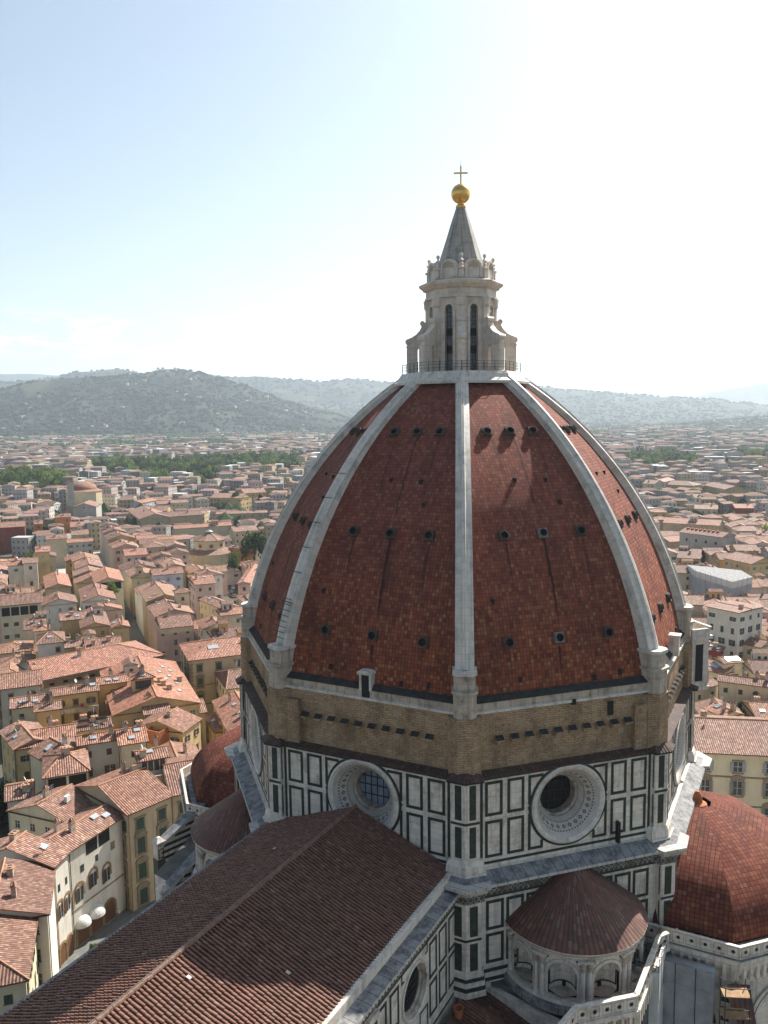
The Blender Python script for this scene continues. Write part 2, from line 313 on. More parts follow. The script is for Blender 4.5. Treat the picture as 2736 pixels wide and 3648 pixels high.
# ------------------------------------------------------------------ mesh builder
class MB:
    def __init__(s): s.v = []; s.f = []; s.uv = []; s.mi = []; s.mats = []; s.col = []
    def slot(s, m):
        if isinstance(m, str): m = M[m]
        if m not in s.mats: s.mats.append(m)
        return s.mats.index(m)
    def face(s, pts, m, uv=None, col=None):
        pts = [Vector(p) for p in pts]
        b = len(s.v); s.v += pts; s.f.append(tuple(range(b, b+len(pts)))); s.mi.append(s.slot(m))
        if uv is None:
            n = Vector((0, 0, 0))
            for i in range(len(pts)): n += (pts[i]-pts[0]).cross(pts[(i+1) % len(pts)]-pts[0])
            if n.length < 1e-12: n = Vector((0, 0, 1))
            n.normalize(); u = Vector((0, 0, 1)).cross(n)
            if u.length < 1e-3: u = Vector((1, 0, 0))
            u.normalize(); vv = n.cross(u); uv = [(p.dot(u), p.dot(vv)) for p in pts]
        s.uv += uv; s.col += [col or (1, 1, 1)]*len(pts)
    def box(s, fr, t0, t1, z0, z1, d0, d1, m):
        P = lambda t, z, d: fr(t, z, d)
        a = [P(t0, z0, d1), P(t1, z0, d1), P(t1, z1, d1), P(t0, z1, d1)]; b = [P(t0, z0, d0), P(t1, z0, d0), P(t1, z1, d0), P(t0, z1, d0)]
        s.face(a, m); s.face([b[1], b[0], b[3], b[2]], m)
        s.face([b[0], a[0], a[3], b[3]], m); s.face([a[1], b[1], b[2], a[2]], m); s.face([a[3], a[2], b[2], b[3]], m); s.face([b[0], b[1], a[1], a[0]], m)
    def wbox(s, cx, cy, cz, sx, sy, sz, m, rz=0):
        f = frame((cx, cy), rz+PI/2); s.box(lambda t, z, d: f(t, z, d), -sx/2, sx/2, cz-sz/2, cz+sz/2, -sy/2, sy/2, m)
    def prism(s, poly, z0, z1, m, mtop=None, top=True, poly1=None, bot=False):
        q = poly1 or poly; n = len(poly)
        for i in range(n):
            j = (i+1) % n
            s.face([(*poly[i][:2], z0), (*poly[j][:2], z0), (*q[j][:2], z1), (*q[i][:2], z1)], m)
        if top: s.face([(*p[:2], z1) for p in q], mtop or m)
        if bot: s.face([(*p[:2], z0) for p in reversed(poly)], m)
    def lathe(s, prof, m, c=(0, 0), n=24, a0=0, a1=2*PI, axis=None, us=None, mats=None):
        # prof: (r, z) list; axis: optional function (x, y, z) -> world
        A = axis or (lambda x, y, z: (c[0]+x, c[1]+y, z)); k = n if us is None else n
        vl = 0.0
        for i in range(len(prof)-1):
            (r0, z0), (r1, z1) = prof[i], prof[i+1]; d = math.hypot(r1-r0, z1-z0)
            mm = mats[i] if mats else m
            for j in range(n):
                p, q = a0+(a1-a0)*j/n, a0+(a1-a0)*(j+1)/n
                pts = [A(r0*math.cos(p), r0*math.sin(p), z0), A(r0*math.cos(q), r0*math.sin(q), z0), A(r1*math.cos(q), r1*math.sin(q), z1), A(r1*math.cos(p), r1*math.sin(p), z1)]
                uv = None if us is None else [(p*us, vl), (q*us, vl), (q*us, vl+d), (p*us, vl+d)]
                if r1 < 1e-5: pts = pts[:3]; uv = uv[:3] if uv else None
                elif r0 < 1e-5: pts = [pts[0], pts[2], pts[3]]; uv = [uv[0], uv[2], uv[3]] if uv else None
                s.face(pts, mm, uv)
            vl += d
    def tube(s, a, b, r, m, n=6, r2=None):
        a, b = Vector(a), Vector(b); d = (b-a); ln = d.length
        if ln < 1e-6: return
        d.normalize(); u = d.orthogonal().normalized(); v = d.cross(u); r2 = r if r2 is None else r2
        A = [a+(u*math.cos(2*PI*i/n)+v*math.sin(2*PI*i/n))*r for i in range(n)]; B = [b+(u*math.cos(2*PI*i/n)+v*math.sin(2*PI*i/n))*r2 for i in range(n)]
        for i in range(n): j = (i+1) % n; s.face([A[i], A[j], B[j], B[i]], m)
        s.face(A[::-1], m); s.face(B, m)
    def mesh(s, name, smooth=False, weld=False):
        me = bpy.data.meshes.new(name); me.from_pydata([tuple(v) for v in s.v], [], s.f)
        for m in s.mats: me.materials.append(m)
        me.polygons.foreach_set('material_index', s.mi)
        ul = me.uv_layers.new(name='UVMap'); ul.data.foreach_set('uv', [c for p in s.uv for c in p])
        if any(c != (1, 1, 1) for c in s.col[:4000]) :
            ca = me.color_attributes.new('Col', 'FLOAT_COLOR', 'CORNER'); ca.data.foreach_set('color', [q for c in s.col for q in (*c, 1)])
        if weld or smooth:
            import bmesh
            bm = bmesh.new(); bm.from_mesh(me); bmesh.ops.remove_doubles(bm, verts=bm.verts, dist=.0005); bm.to_mesh(me); bm.free()
        if smooth: me.polygons.foreach_set('use_smooth', [True]*len(me.polygons))
        if smooth == 'sharp': me.set_sharp_from_angle(angle=R(22))
        me.update(); return me
    def build(s, name, parent=None, smooth=False, col=None, origin=None, weld=False):
        me = s.mesh(name, smooth, weld); o = bpy.data.objects.new(name, me); COL.objects.link(o)
        if origin is not None:
            me.transform(Matrix.Translation(-Vector(origin))); o.location = origin
        if parent: attach(o, parent)
        if col: o.color = (*col, 1)
        return o
_loc = {}
def wloc(o):
    p = Vector(o.location)
    while o.parent: o = o.parent; p = p + Vector(o.location)
    return p
def attach(o, parent):
    pl = wloc(parent); o.parent = parent; o.location = Vector(o.location)-pl
def empty(name, loc, label, cat, group=None):
    o = bpy.data.objects.new(name, None); COL.objects.link(o); o.location = loc; o.empty_display_size = .5; tag(o, label, cat, group); return o
def tag(o, label=None, cat=None, group=None, kind=None):
    for k, v in (('label', label), ('category', cat), ('group', group), ('kind', kind)):
        if v: o[k] = v
    return o
def frame(o, ang):
    # outward normal at angle ang; t runs to the right when you look at the face from outside
    n = Vector((math.cos(ang), math.sin(ang))); t = Vector((-math.sin(ang), math.cos(ang))); o = Vector(o[:2])
    return lambda tt, z, d=0: Vector((o.x+t.x*tt+n.x*d, o.y+t.y*tt+n.y*d, z))
def face_fr(az, ap, c=(0, 0)):
    a = R(az); return frame((c[0]+ap*math.cos(a), c[1]+ap*math.sin(a)), a)
def octo(r, c=(0, 0)): return [(c[0]+r*math.cos(R(22.5+45*k)), c[1]+r*math.sin(R(22.5+45*k))) for k in range(8)]
C8 = math.cos(R(22.5)); S8 = math.sin(R(22.5))
def octring(mb, prof, m, c=(0, 0), mats=None):
    for i in range(len(prof)-1):
        a, b = octo(prof[i][0], c), octo(prof[i+1][0], c)
        for k in range(8):
            j = (k+1) % 8
            mb.face([(*a[k], prof[i][1]), (*a[j], prof[i][1]), (*b[j], prof[i+1][1]), (*b[k], prof[i+1][1])], mats[i] if mats else m)
def rectframe(mb, fr, t0, t1, z0, z1, w_, m, d0=.0, d1=.03, clip=None):
    segs = [(t0, t1, z0, z0+w_), (t0, t1, z1-w_, z1), (t0, t0+w_, z0+w_, z1-w_), (t1-w_, t1, z0+w_, z1-w_)]
    for a, b, c, d in segs:
        if clip is None: mb.box(fr, a, b, c, d, d0, d1, m); continue
        cx, cz, cr = clip; st = .18
        nt_ = max(1, int((b-a)/st)); nz_ = max(1, int((d-c)/st))
        if b-a > d-c: cells = [(a+(b-a)*i/nt_, a+(b-a)*(i+1)/nt_, c, d) for i in range(nt_)]
        else: cells = [(a, b, c+(d-c)*i/nz_, c+(d-c)*(i+1)/nz_) for i in range(nz_)]
        for q in cells:
            if math.hypot((q[0]+q[1])/2-cx, (q[2]+q[3])/2-cz) > cr: mb.face([fr(q[0], q[2], d1), fr(q[1], q[2], d1), fr(q[1], q[3], d1), fr(q[0], q[3], d1)], m)
def wallhole(mb, fr, t0, t1, z0, z1, cx, cz, r, m):
    ang = sorted(set([2*PI*i/48 for i in range(48)]+[math.atan2(z-cz, t-cx) % (2*PI) for t in (t0, t1) for z in (z0, z1)]))
    def outer(a):
        c, s_ = math.cos(a), math.sin(a); k = 1e9
        if c > 1e-9: k = min(k, (t1-cx)/c)
        if c < -1e-9: k = min(k, (t0-cx)/c)
        if s_ > 1e-9: k = min(k, (z1-cz)/s_)
        if s_ < -1e-9: k = min(k, (z0-cz)/s_)
        return cx+c*k, cz+s_*k
    for i in range(len(ang)):
        a, b = ang[i], ang[(i+1) % len(ang)]
        oa, ob = outer(a), outer(b)
        mb.face([fr(cx+r*math.cos(a), cz+r*math.sin(a), 0), fr(*oa, 0), fr(*ob, 0), fr(cx+r*math.cos(b), cz+r*math.sin(b), 0)], m)
def rcz(z): return -18.99+math.sqrt(max(0, 47.42**2-(z-49.9)**2))
# ------------------------------------------------------------------ cathedral
cath = empty('cathedral', (0, 0, 0), 'huge cathedral with red tiled octagonal dome, white ribs and green and white marble walls', 'cathedral')
def sub(p, name, mb, smooth=False, label=None, origin=None, col=None):
    o = mb.build(name, p, smooth, col, origin)
    if label: o['label'] = label
    return o
AZF = [0, 45, 90, 135, 180, 225, 270, 315]
# dome shell
def shell(mb, rfun, z0, z1, m, c=(0, 0), steps=34, inset=0.0):
    v = 0; zs = [z0+(z1-z0)*i/steps for i in range(steps+1)]
    for i in range(steps):
        ra, rb = rfun(zs[i])-inset, rfun(zs[i+1])-inset; d = math.hypot((rb-ra)*C8, zs[i+1]-zs[i])
        for az in AZF:
            fa, fb = face_fr(az, ra*C8, c), face_fr(az, rb*C8, c); ha, hb = ra*S8, rb*S8
            mb.face([fa(-ha, zs[i]), fa(ha, zs[i]), fb(hb, zs[i+1]), fb(-hb, zs[i+1])], m, [(-ha+az, v), (ha+az, v), (hb+az, v+d), (-hb+az, v+d)])
        v += d
mb = MB(); shell(mb, rcz, 58.2, 89.2, 'dome', inset=.9); dome = mb.build('dome', cath, 'sharp')
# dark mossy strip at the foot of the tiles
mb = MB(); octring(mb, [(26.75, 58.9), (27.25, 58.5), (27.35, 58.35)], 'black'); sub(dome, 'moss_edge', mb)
# ribs
def rib(k):
    a = R(22.5+45*k); n = Vector((math.cos(a), math.sin(a), 0)); t = Vector((-n.y, n.x, 0)); mb = MB()
    zs = [61.6+(89.9-61.6)*i/40 for i in range(41)]; prev = None; v = 0
    for z in zs:
        r = rcz(z); el = math.asin((z-49.9)/47.42); nn = n*math.cos(el)+Vector((0, 0, 1))*math.sin(el)
        w_ = .9-.2*(z-61.6)/28.3; c = n*r+Vector((0, 0, z))
        sec = [(-w_, -1.3), (-w_, .12), (-w_*.86, .16), (-w_*.3, .3), (-w_*.18, .52), (w_*.18, .52), (w_*.3, .3), (w_*.86, .16), (w_, .12), (w_, -1.3)]
        cur = [c+t*x+nn*(y-.28) for x, y in sec]
        if prev:
            d = (c-pc).length
            for i in range(len(sec)-1):
                mb.face([prev[i], prev[i+1], cur[i+1], cur[i]][::-1], 'ribm', [(i*.9, v), ((i+1)*.9, v), ((i+1)*.9, v+d), (i*.9, v+d)][::-1])
            v += d
        prev, pc = cur, c
    # iron rungs
    for i, z in enumerate([62.5+q*.55 for q in range(8)] if k in (3,) else []):
        r = rcz(z)+.45; c = n*r+Vector((0, 0, z)); mb.tube(c-t*1.15, c+t*1.15, .04, 'iron', 4)
    if k == 2 or k == 3:
        for z in (66, 69, 71.5, 74, 76.5, 79):
            r = rcz(z)+.3; c = n*r+Vector((0, 0, z)); mb.tube(c-t*1.1, c+t*1.1, .05, 'iron', 4)
    return sub(dome, 'rib', mb)
for k in range(8): rib(k)
# pedestals under the ribs
for k in range(8):
    a = R(22.5+45*k); f = frame((0, 0), a); mb = MB()
    for (z0, z1, r, w_) in ((57.2, 59.6, 27.95, 1.08), (59.6, 59.85, 28.15, 1.22), (59.85, 61.3, 27.75, 1.03), (61.3, 61.6, 27.95, 1.14)):
        mb.prism([f(-w_, 0, 24)[:2], f(w_, 0, 24)[:2], f(w_, 0, r-.5)[:2], f(w_*.6, 0, r)[:2], f(-w_*.6, 0, r)[:2], f(-w_, 0, r-.5)[:2]], z0, z1, 'plinth' if z0 < 60 else 'ribm')
    sub(dome, 'rib_pedestal', mb)
# round vents in the tiles
def porthole(az, t, z):
    slabm = 'lead' if (az == 225 and abs(t) < 1 and z < 80) else 'ventslab'
    r = rcz(z)-.9; el = math.asin((z-49.9)/47.42); n0 = Vector((math.cos(R(az)), math.sin(R(az)), 0)); tv = Vector((-n0.y, n0.x, 0))
    # slope of the planar face
    rr = 47.42*math.cos(el); dr = -(z-49.9)/max(1, rr)*C8; sl = Vector((n0.x*dr, n0.y*dr, 1)).normalized(); nn = tv.cross(sl)
    nn = nn if nn.dot(n0) > 0 else -nn; c = n0*(r*C8)+tv*t+Vector((0, 0, z))
    fr = lambda a, b, d=0: c+tv*a+sl*b+nn*d
    mb = MB(); q = .52
    wallhole(mb, lambda a, b, d=0: fr(a, b, .28), -q, q, -q, q, 0, 0, .33, slabm)
    for s0, s1 in (((-q, -q), (q, -q)), ((q, -q), (q, q)), ((q, q), (-q, q)), ((-q, q), (-q, -q))):
        mb.face([fr(*s0, -.1), fr(*s1, -.1), fr(*s1, .28), fr(*s0, .28)], slabm)
    mb.lathe([(.4, .42), (.33, .28), (.33, .03)], 'iron', n=16, axis=lambda x, y, zz: fr(x, y, zz)); mb.lathe([(.33, .03), (0, .03)], 'dark', n=16, axis=lambda x, y, zz: fr(x, y, zz))
    mb.lathe([(.48, .28), (.46, .4), (.4, .42)], slabm, n=16, axis=lambda x, y, zz: fr(x, y, zz))
    sub(dome, 'round_vent', mb, origin=c)
for az in (135, 180, 225, 270):
    for z, ts in ((83.15, (-2.6, .1, 2.8)), (73.1, (-4.0, .3, 4.6)), (63.4, (-5.3, .1, 5.6))):
        for t in ts: porthole(az, t, z)
    for t, z in ((-4.4, 59.9), (3.6, 59.3), (6.5, 59.5), (-1.2, 78.3), (2.3, 78.2), (3.2, 76.0), (-6.3, 67.2)):
        r = (rcz(z)-.9)*C8; f = face_fr(az, r); mb = MB(); mb.box(f, t-.16, t+.16, z-.25, z+.25, -.3, .14, 'dark'); sub(dome, 'small_slot', mb)
# little marble doorway at the foot of the west face
f = face_fr(180, 27*C8); mb = MB()
mb.box(f, -.68, -.42, 58.3, 59.9, -.4, .35, 'ribm'); mb.box(f, .42, .68, 58.3, 59.9, -.4, .35, 'ribm'); mb.box(f, -.82, .82, 59.9, 60.1, -.4, .5, 'ribm')
for i in range(8):
    a, b = PI*i/8, PI*(i+1)/8; mb.face([f(0, 60.1, .6), f(.85*math.cos(a), 60.1+.22*math.sin(a), .6), f(.85*math.cos(b), 60.1+.22*math.sin(b), .6)], 'ribm')
    mb.face([f(.85*math.cos(a), 60.1+.22*math.sin(a), -.4), f(.85*math.cos(b), 60.1+.22*math.sin(b), -.4), f(.85*math.cos(b), 60.1+.22*math.sin(b), .6), f(.85*math.cos(a), 60.1+.22*math.sin(a), .6)], 'ribm')
mb.box(f, -.42, .42, 57.6, 59.9, -.3, .32, 'dark'); sub(dome, 'doorway', mb)
f = face_fr(270, 27*C8); mb = MB(); mb.box(f, -.5, .5, 58.2, 60.4, -.2, .9, 'ribm'); mb.box(f, -.65, .65, 60.4, 60.6, -.2, 1.05, 'ribm'); sub(dome, 'small_pier', mb)
# top ring
mb = MB(); octring(mb, [(8.3, 88.6), (8.3, 88.9), (7.75, 89.25), (7.45, 89.7), (7.2, 90.02), (0, 90.02)], 'ribm'); sub(dome, 'top_ring', mb)

# ---- lantern
lant = empty('lantern', (0, 0, 90), None, None); del_ = None
lant.parent = cath
def lsub(name, mb, smooth=False, origin=None, label=None): return sub(lant, name, mb, smooth, label, origin)
mb = MB()
RC = 4.05
for az in AZF:
    f = face_fr(az, RC*C8); h = RC*S8
    # wall with tall arched window
    w_, zb, zs, zt = .5, 90.3, 97.3, 99.0
    inn = [(-w_, 90.02), (-w_, zs)]+[(w_*math.cos(PI-PI*i/10), zs+w_*math.sin(PI-PI*i/10)) for i in range(1, 10)]+[(w_, zs), (w_, 90.02)]
    outp = [(-h, 90.02), (-h, zs)]+[(max(-h, min(h, 5*math.cos(PI-PI*i/10))), zt if 2 <= i <= 8 else zs+.9) for i in range(1, 10)]+[(h, zs), (h, 90.02)]
    for i in range(len(inn)-1):
        mb.face([f(*inn[i]), f(*inn[i+1]), f(*outp[i+1]), f(*outp[i])][::-1], 'lantm'); mb.face([f(*inn[i]), f(*inn[i+1]), f(*inn[i+1], -.45), f(*inn[i], -.45)], 'lantm')
    # archivolt
    for i in range(10):
        a, b = PI*i/10, PI*(i+1)/10
        for r0, r1, d in ((.5, .8, .1),):
            mb.face([f(r0*math.cos(a), zs+r0*math.sin(a), d), f(r1*math.cos(a), zs+r1*math.sin(a), d), f(r1*math.cos(b), zs+r1*math.sin(b), d), f(r0*math.cos(b), zs+r0*math.sin(b), d)], 'lantm')
            mb.face([f(r1*math.cos(a), zs+r1*math.sin(a), 0), f(r1*math.cos(b), zs+r1*math.sin(b), 0), f(r1*math.cos(b), zs+r1*math.sin(b), d), f(r1*math.cos(a), zs+r1*math.sin(a), d)], 'lantm')
    mb.box(f, -.82, -.5, 90.02, zs, 0, .1, 'lantm'); mb.box(f, .5, .82, 90.02, zs, 0, .1, 'lantm'); mb.box(f, -.86, -.48, 96.9, 97.15, 0, .16, 'lantm'); mb.box(f, .48, .86, 96.9, 97.15, 0, .16, 'lantm')
for k in range(8):    # corner pilasters
    a = R(22.5+45*k); f = frame((0, 0), a)
    mb.prism([f(-.5, 0, 3.5)[:2], f(.5, 0, 3.5)[:2], f(.42, 0, 4.1)[:2], f(0, 0, 4.28)[:2], f(-.42, 0, 4.1)[:2]], 90.02, 97.6, 'lantm')
    mb.prism([f(-.5, 0, 3.5)[:2], f(.5, 0, 3.5)[:2], f(.5, 0, 4.2)[:2], f(0, 0, 4.4)[:2], f(-.5, 0, 4.2)[:2]], 97.6, 98.6, 'lantm', poly1=[f(-.6, 0, 3.5)[:2], f(.6, 0, 3.5)[:2], f(.6, 0, 4.3)[:2], f(0, 0, 4.5)[:2], f(-.6, 0, 4.3)[:2]])
octring(mb, [(4.35, 98.6), (4.35, 98.9), (4.2, 98.9), (4.2, 99.6), (4.4, 99.65), (4.55, 99.85), (4.95, 100.1), (5.05, 100.35), (5.0, 100.45), (3.9, 100.75), (0, 100.76)], 'lantm')
body = lsub('lantern_body', mb)
for az in AZF:      # dentils
    f = face_fr(az, 4.5*C8); 
mb = MB()
for az in AZF:
    f = face_fr(az, 4.45*C8)
    for i in range(14): t = -1.6+i*.25; mb.box(f, t-.06, t+.06, 99.7, 99.86, 0, .12, 'lantm')
lsub('dentils', mb)
for az in AZF:
    f = face_fr(az, RC*C8-.45); mb = MB(); mb.face([f(-.5, 90.02), f(.5, 90.02), f(.5, 97.8), f(-.5, 97.8)], 'glass')
    for i in range(16):
        z = 90.4+i*.5
        if z < 97.6: mb.box(f, -.5, .5, z, z+.05, 0, .06, 'iron')
    mb.box(f, -.025, .025, 90.1, 97.6, .01, .05, 'iron')
    for z in (92.2, 94.2): mb.box(f, -.5, .5, z, z+.9, .005, .02, 'dark')
    lsub('window', mb)
# attic with niches, pinnacles and cone
mb = MB()
octring(mb, [(3.95, 100.76), (3.95, 101.9), (3.2, 102.0), (2.7, 102.2)], 'lantm')
for az in AZF:
    f = face_fr(az, 3.95*C8); r = .78
    mb.box(f, -1.1, -r, 100.76, 101.9, -.5, .12, 'lantm'); mb.box(f, r, 1.1, 100.76, 101.9, -.5, .12, 'lantm')
    N = 12; zs = 101.9
    for i in range(N):
        a, b = PI*i/N, PI*(i+1)/N
        for r0, r1, d in ((r, r+.22, .14), (r-.16, r, .02)):
            mb.face([f(r0*math.cos(a), zs+r0*math.sin(a), d), f(r1*math.cos(a), zs+r1*math.sin(a), d), f(r1*math.cos(b), zs+r1*math.sin(b), d), f(r0*math.cos(b), zs+r0*math.sin(b), d)], 'lantm')
        q = r+.22
        mb.face([f(q*math.cos(a), zs+q*math.sin(a), -.6), f(q*math.cos(b), zs+q*math.sin(b), -.6), f(q*math.cos(b), zs+q*math.sin(b), .14), f(q*math.cos(a), zs+q*math.sin(a), .14)], 'lantm')
        # shell niche (quarter sphere)
        for j in range(3):
            e0, e1 = PI/2*j/3, PI/2*(j+1)/3
            g = lambda an, e: f(.62*math.cos(an)*math.cos(e) if False else .62*math.cos(an), zs+.62*math.sin(an)*math.cos(e), -.45*math.sin(an)*math.sin(e)+.02)
            mb.face([g(a, e0), g(b, e0), g(b, e1), g(a, e1)], 'lantm')
    mb.face([f(-.62, 100.9, .01), f(.62, 100.9, .01), f(.62, zs, .01), f(-.62, zs, .01)], 'lantm')
lsub('attic', mb)
for k in range(8):
    a = R(22.5+45*k); c = (3.78*math.cos(a), 3.78*math.sin(a)); mb = MB()
    mb.prism([(c[0]+.42*math.cos(a+PI/4+q*PI/2), c[1]+.42*math.sin(a+PI/4+q*PI/2)) for q in range(4)], 100.76, 101.7, 'lantm')
    mb.lathe([(.34, 101.7), (.5, 101.78), (.5, 101.9), (.26, 102.0), (.26, 102.3), (.16, 102.45), (.34, 102.7), (.12, 102.85), (.1, 103.0)], 'lantm', c=c, n=10)
    mb.lathe([(0.02, 103.0), (.16, 103.06), (.22, 103.25), (.17, 103.42), (0, 103.5)], 'lantm', c=c, n=10)
    lsub('pinnacle', mb, origin=(*c, 100.76))
mb = MB()
def conep(r): return [(r*math.cos(R(22.5*i)), r*math.sin(R(22.5*i))) for i in range(16)]
prof = [(2.85, 102.0), (2.2, 104.0), (1.6, 105.9), (1.1, 107.6), (.55, 109.3)]
for i in range(4):
    for k in range(16):
        # fluted: alternating ridge and groove
        def pt(j, r, z): q = r*(1.06 if j % 2 else .96); return (q*math.cos(R(22.5*j)), q*math.sin(R(22.5*j)), z)
        (r0, z0), (r1, z1) = prof[i], prof[i+1]
        mb.face([pt(k, r0, z0), pt(k+1, r0, z0), pt(k+1, r1, z1), pt(k, r1, z1)], 'spirem')
mb.lathe([(.6, 109.15), (.5, 109.32)], 'spirem', n=16)
lsub('spire', mb)
mb = MB(); mb.lathe([(.42, 109.2), (.6, 109.35), (.62, 109.5), (.5, 109.65), (.36, 109.72), (.4, 109.85)], 'gold', n=24)
mb.lathe([(1.14*math.sin(PI*i/20)+.0001, 110.93-1.14*math.cos(PI*i/20)) for i in range(1, 20)]+[(0, 112.07)], 'gold', n=36)
lsub('gilded_ball', mb, True)
mb = MB(); f = frame((0, 0), R(205))
mb.box(f, -.09, .09, 112.0, 114.1, -.09, .09, 'gold'); mb.box(f, -.82, -.09, 113.2, 113.38, -.085, .085, 'gold'); mb.box(f, .09, .82, 113.2, 113.38, -.085, .085, 'gold'); mb.tube((0, 0, 114.1), (0, 0, 114.8), .02, 'iron', 4)
lsub('cross', mb)
# buttresses: pier with doorway and volute
for k in range(8):
    a = R(22.5+45*k); n = Vector((math.cos(a), math.sin(a), 0)); t = Vector((-n.y, n.x, 0)); mb = MB(); hw = .45
    P = lambda r, z, s_: n*r+Vector((0, 0, z))+t*s_
    def plate(poly, m='lantm', h=hw):
        for s_ in (-h, h): mb.face([P(r, z, s_) for r, z in (poly if s_ > 0 else poly[::-1])], m)
        for i in range(len(poly)):
            (r0, z0), (r1, z1) = poly[i], poly[(i+1) % len(poly)]
            mb.face([P(r0, z0, -h), P(r1, z1, -h), P(r1, z1, h), P(r0, z0, h)], m)
    plate([(5.25, 90.02), (6.5, 90.02), (6.5, 93.4), (5.25, 93.4)]); plate([(4.0, 90.02), (4.8, 90.02), (4.8, 92.9), (4.0, 92.9)])
    top = [(6.5, 93.4), (6.5, 94.0)]
    cur = [(6.3, 94.25), (5.9, 94.4), (5.4, 94.7), (4.95, 95.2), (4.7, 95.7), (4.65, 96.1), (4.0, 96.1), (4.0, 92.9), (4.8, 92.9)]
    arc = [(4.8+.225-.225*math.cos(PI*i/6), 92.9+.2*math.sin(PI*i/6)) for i in range(1, 6)]
    plate(top+cur+arc+[(5.25, 92.9), (5.25, 93.4)])
    for (r, z, q) in ((6.35, 93.85, .36), (4.62, 96.0, .3)):
        mb.tube(P(r, z, -.52), P(r, z, .52), q, 'lantm', 14); mb.tube(P(r, z, -.56), P(r, z, .56), q*.45, 'lantm', 10)
    for s_ in (-.5, .5):
        f = lambda tt, z, d=0: P(tt, z, s_+d)
        mb.box(f, 5.65, 6.6, 93.15, 93.35, -.08, .08, 'lantm')
    mb.box(lambda tt, z, d=0: P(d, z, tt), -.3, .3, 90.3, 93.0, 6.5, 6.56, 'lantm')
    lsub('buttress', mb)
mb = MB()
for k in range(8):
    a, b = octo(7.1)[k], octo(7.1)[(k+1) % 8]
    for i in range(4):
        x, y = a[0]+(b[0]-a[0])*i/4, a[1]+(b[1]-a[1])*i/4; mb.tube((x, y, 90.02), (x, y, 91.15), .035 if i else .05, 'iron', 4)
    for z in (90.45, 90.8, 91.12): mb.tube((*a, z), (*b, z), .022, 'iron', 4)
lsub('railing', mb)

# ---- drum
drum = empty('drum', (0, 0, 0), None, None); drum.parent = cath
ds = lambda name, mb, smooth=False, label=None, origin=None: sub(drum, name, mb, smooth, label, origin)
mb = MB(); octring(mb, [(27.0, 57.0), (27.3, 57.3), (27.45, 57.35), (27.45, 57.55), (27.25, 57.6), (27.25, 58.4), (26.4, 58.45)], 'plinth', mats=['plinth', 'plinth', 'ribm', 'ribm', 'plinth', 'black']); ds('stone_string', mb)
mb = MB(); octring(mb, [(27.3, 51.4), (27.25, 57.4)], 'brick')
for k in range(8):
    a = R(22.5+45*k); f = frame((0, 0), a); w_ = 1.55
    mb.prism([f(-w_, 0, 25)[:2], f(w_, 0, 25)[:2], f(w_, 0, 27.3)[:2], f(.8, 0, 28.1)[:2], f(-.8, 0, 28.1)[:2], f(-w_, 0, 27.3)[:2]], 51.3, 57.25, 'brick')
for az, t in ((180, -8.3), (225, 8.3)):
    f = face_fr(az, 27.3*C8); mb.box(f, t-.7, t+.7, 51.6, 56.3, -.3, .5, 'brick')
ds('brick_band', mb)
for az in (135, 180, 225, 270):     # stub brackets left for a gallery
    f = face_fr(az, 27.3*C8)
    for i in range(10):
        t = -7.0+i*1.55; mb = MB()
        mb.face([f(t-.4, 55.05, .02), f(t+.4, 55.05, .02), f(t+.4, 54.72, .55), f(t-.4, 54.72, .55)], 'black')
        mb.box(f, t-.42, t+.42, 54.55, 54.72, 0, .55, 'brick'); mb.box(f, t-.3, t+.1, 54.2, 54.5, 0, .2, 'brick'); ds('stub_bracket', mb)
mb = MB(); f = face_fr(225, 27.3*C8); mb.box(f, 4.75, 5.4, 55.5, 56.9, -.1, .03, 'dark'); ds('square_opening', mb); mb = MB(); mb.box(f, .7, 1.15, 57.1, 57.6, -.1, .15, 'dark'); ds('square_opening', mb)
# sloping tile coping and black cornice over the marble
mb = MB(); octring(mb, [(27.2, 51.85), (28.5, 51.6), (28.5, 51.5), (28.25, 51.42)], 'coping'); 
for k in range(8):
    a = R(22.5+45*k); f = frame((0, 0), a)
    pl = lambda w_, r: [f(-w_, 0, 26)[:2], f(w_, 0, 26)[:2], f(w_, 0, r-w_*.4142)[:2], f(0, 0, r)[:2], f(-w_, 0, r-w_*.4142)[:2]]
    mb.prism(pl(1.75, 29.15), 51.42, 51.58, 'black', bot=True); mb.prism(pl(1.75, 29.15), 51.58, 52.15, 'coping', poly1=pl(1.0, 28.2))
ds('cornice', mb)
OZ = 47.6
mw = MB(); mg = MB()
AP = 28.2*C8; H8 = 28.2*S8
for az in AZF:
    f = face_fr(az, AP)
    if az in (135, 180, 225, 270):
        wallhole(mw, f, -H8, H8, 42.6, 51.45, 0, OZ, 3.5, 'marble')
        for sgn in (-1, 1):
            for (a, b) in ((6.98, 8.8), (4.72, 6.5), (2.7, 4.32)):
                t0, t1 = sorted((sgn*a, sgn*b))
                for z0, z1 in ((43.55, 47.2), (47.65, 51.05)): rectframe(mg, f, t0, t1, z0, z1, .3, 'green', clip=(0, OZ, 4.2))
        mg.box(f, -H8+1.2, H8-1.2, 51.22, 51.42, 0, .04, 'green'); mg.box(f, -H8+1.2, H8-1.2, 42.95, 43.2, 0, .04, 'green')
        for s_ in (-1, 1): mg.box(f, s_*9.15-.13, s_*9.15+.13, 43.2, 51.22, 0, .04, 'green')
        for i in range(48):       # green ring round the window
            a, b = 2*PI*i/48, 2*PI*(i+1)/48
            cl = lambda r, an: f(r*math.cos(an), min(51.2, max(43.2, OZ+r*math.sin(an))), .05)
            mg.face([cl(3.95, a), cl(4.25, a), cl(4.25, b), cl(3.95, b)], 'green')
    else:
        mw.face([f(-H8, 42.6), f(H8, 42.6), f(H8, 51.45), f(-H8, 51.45)], 'marble')
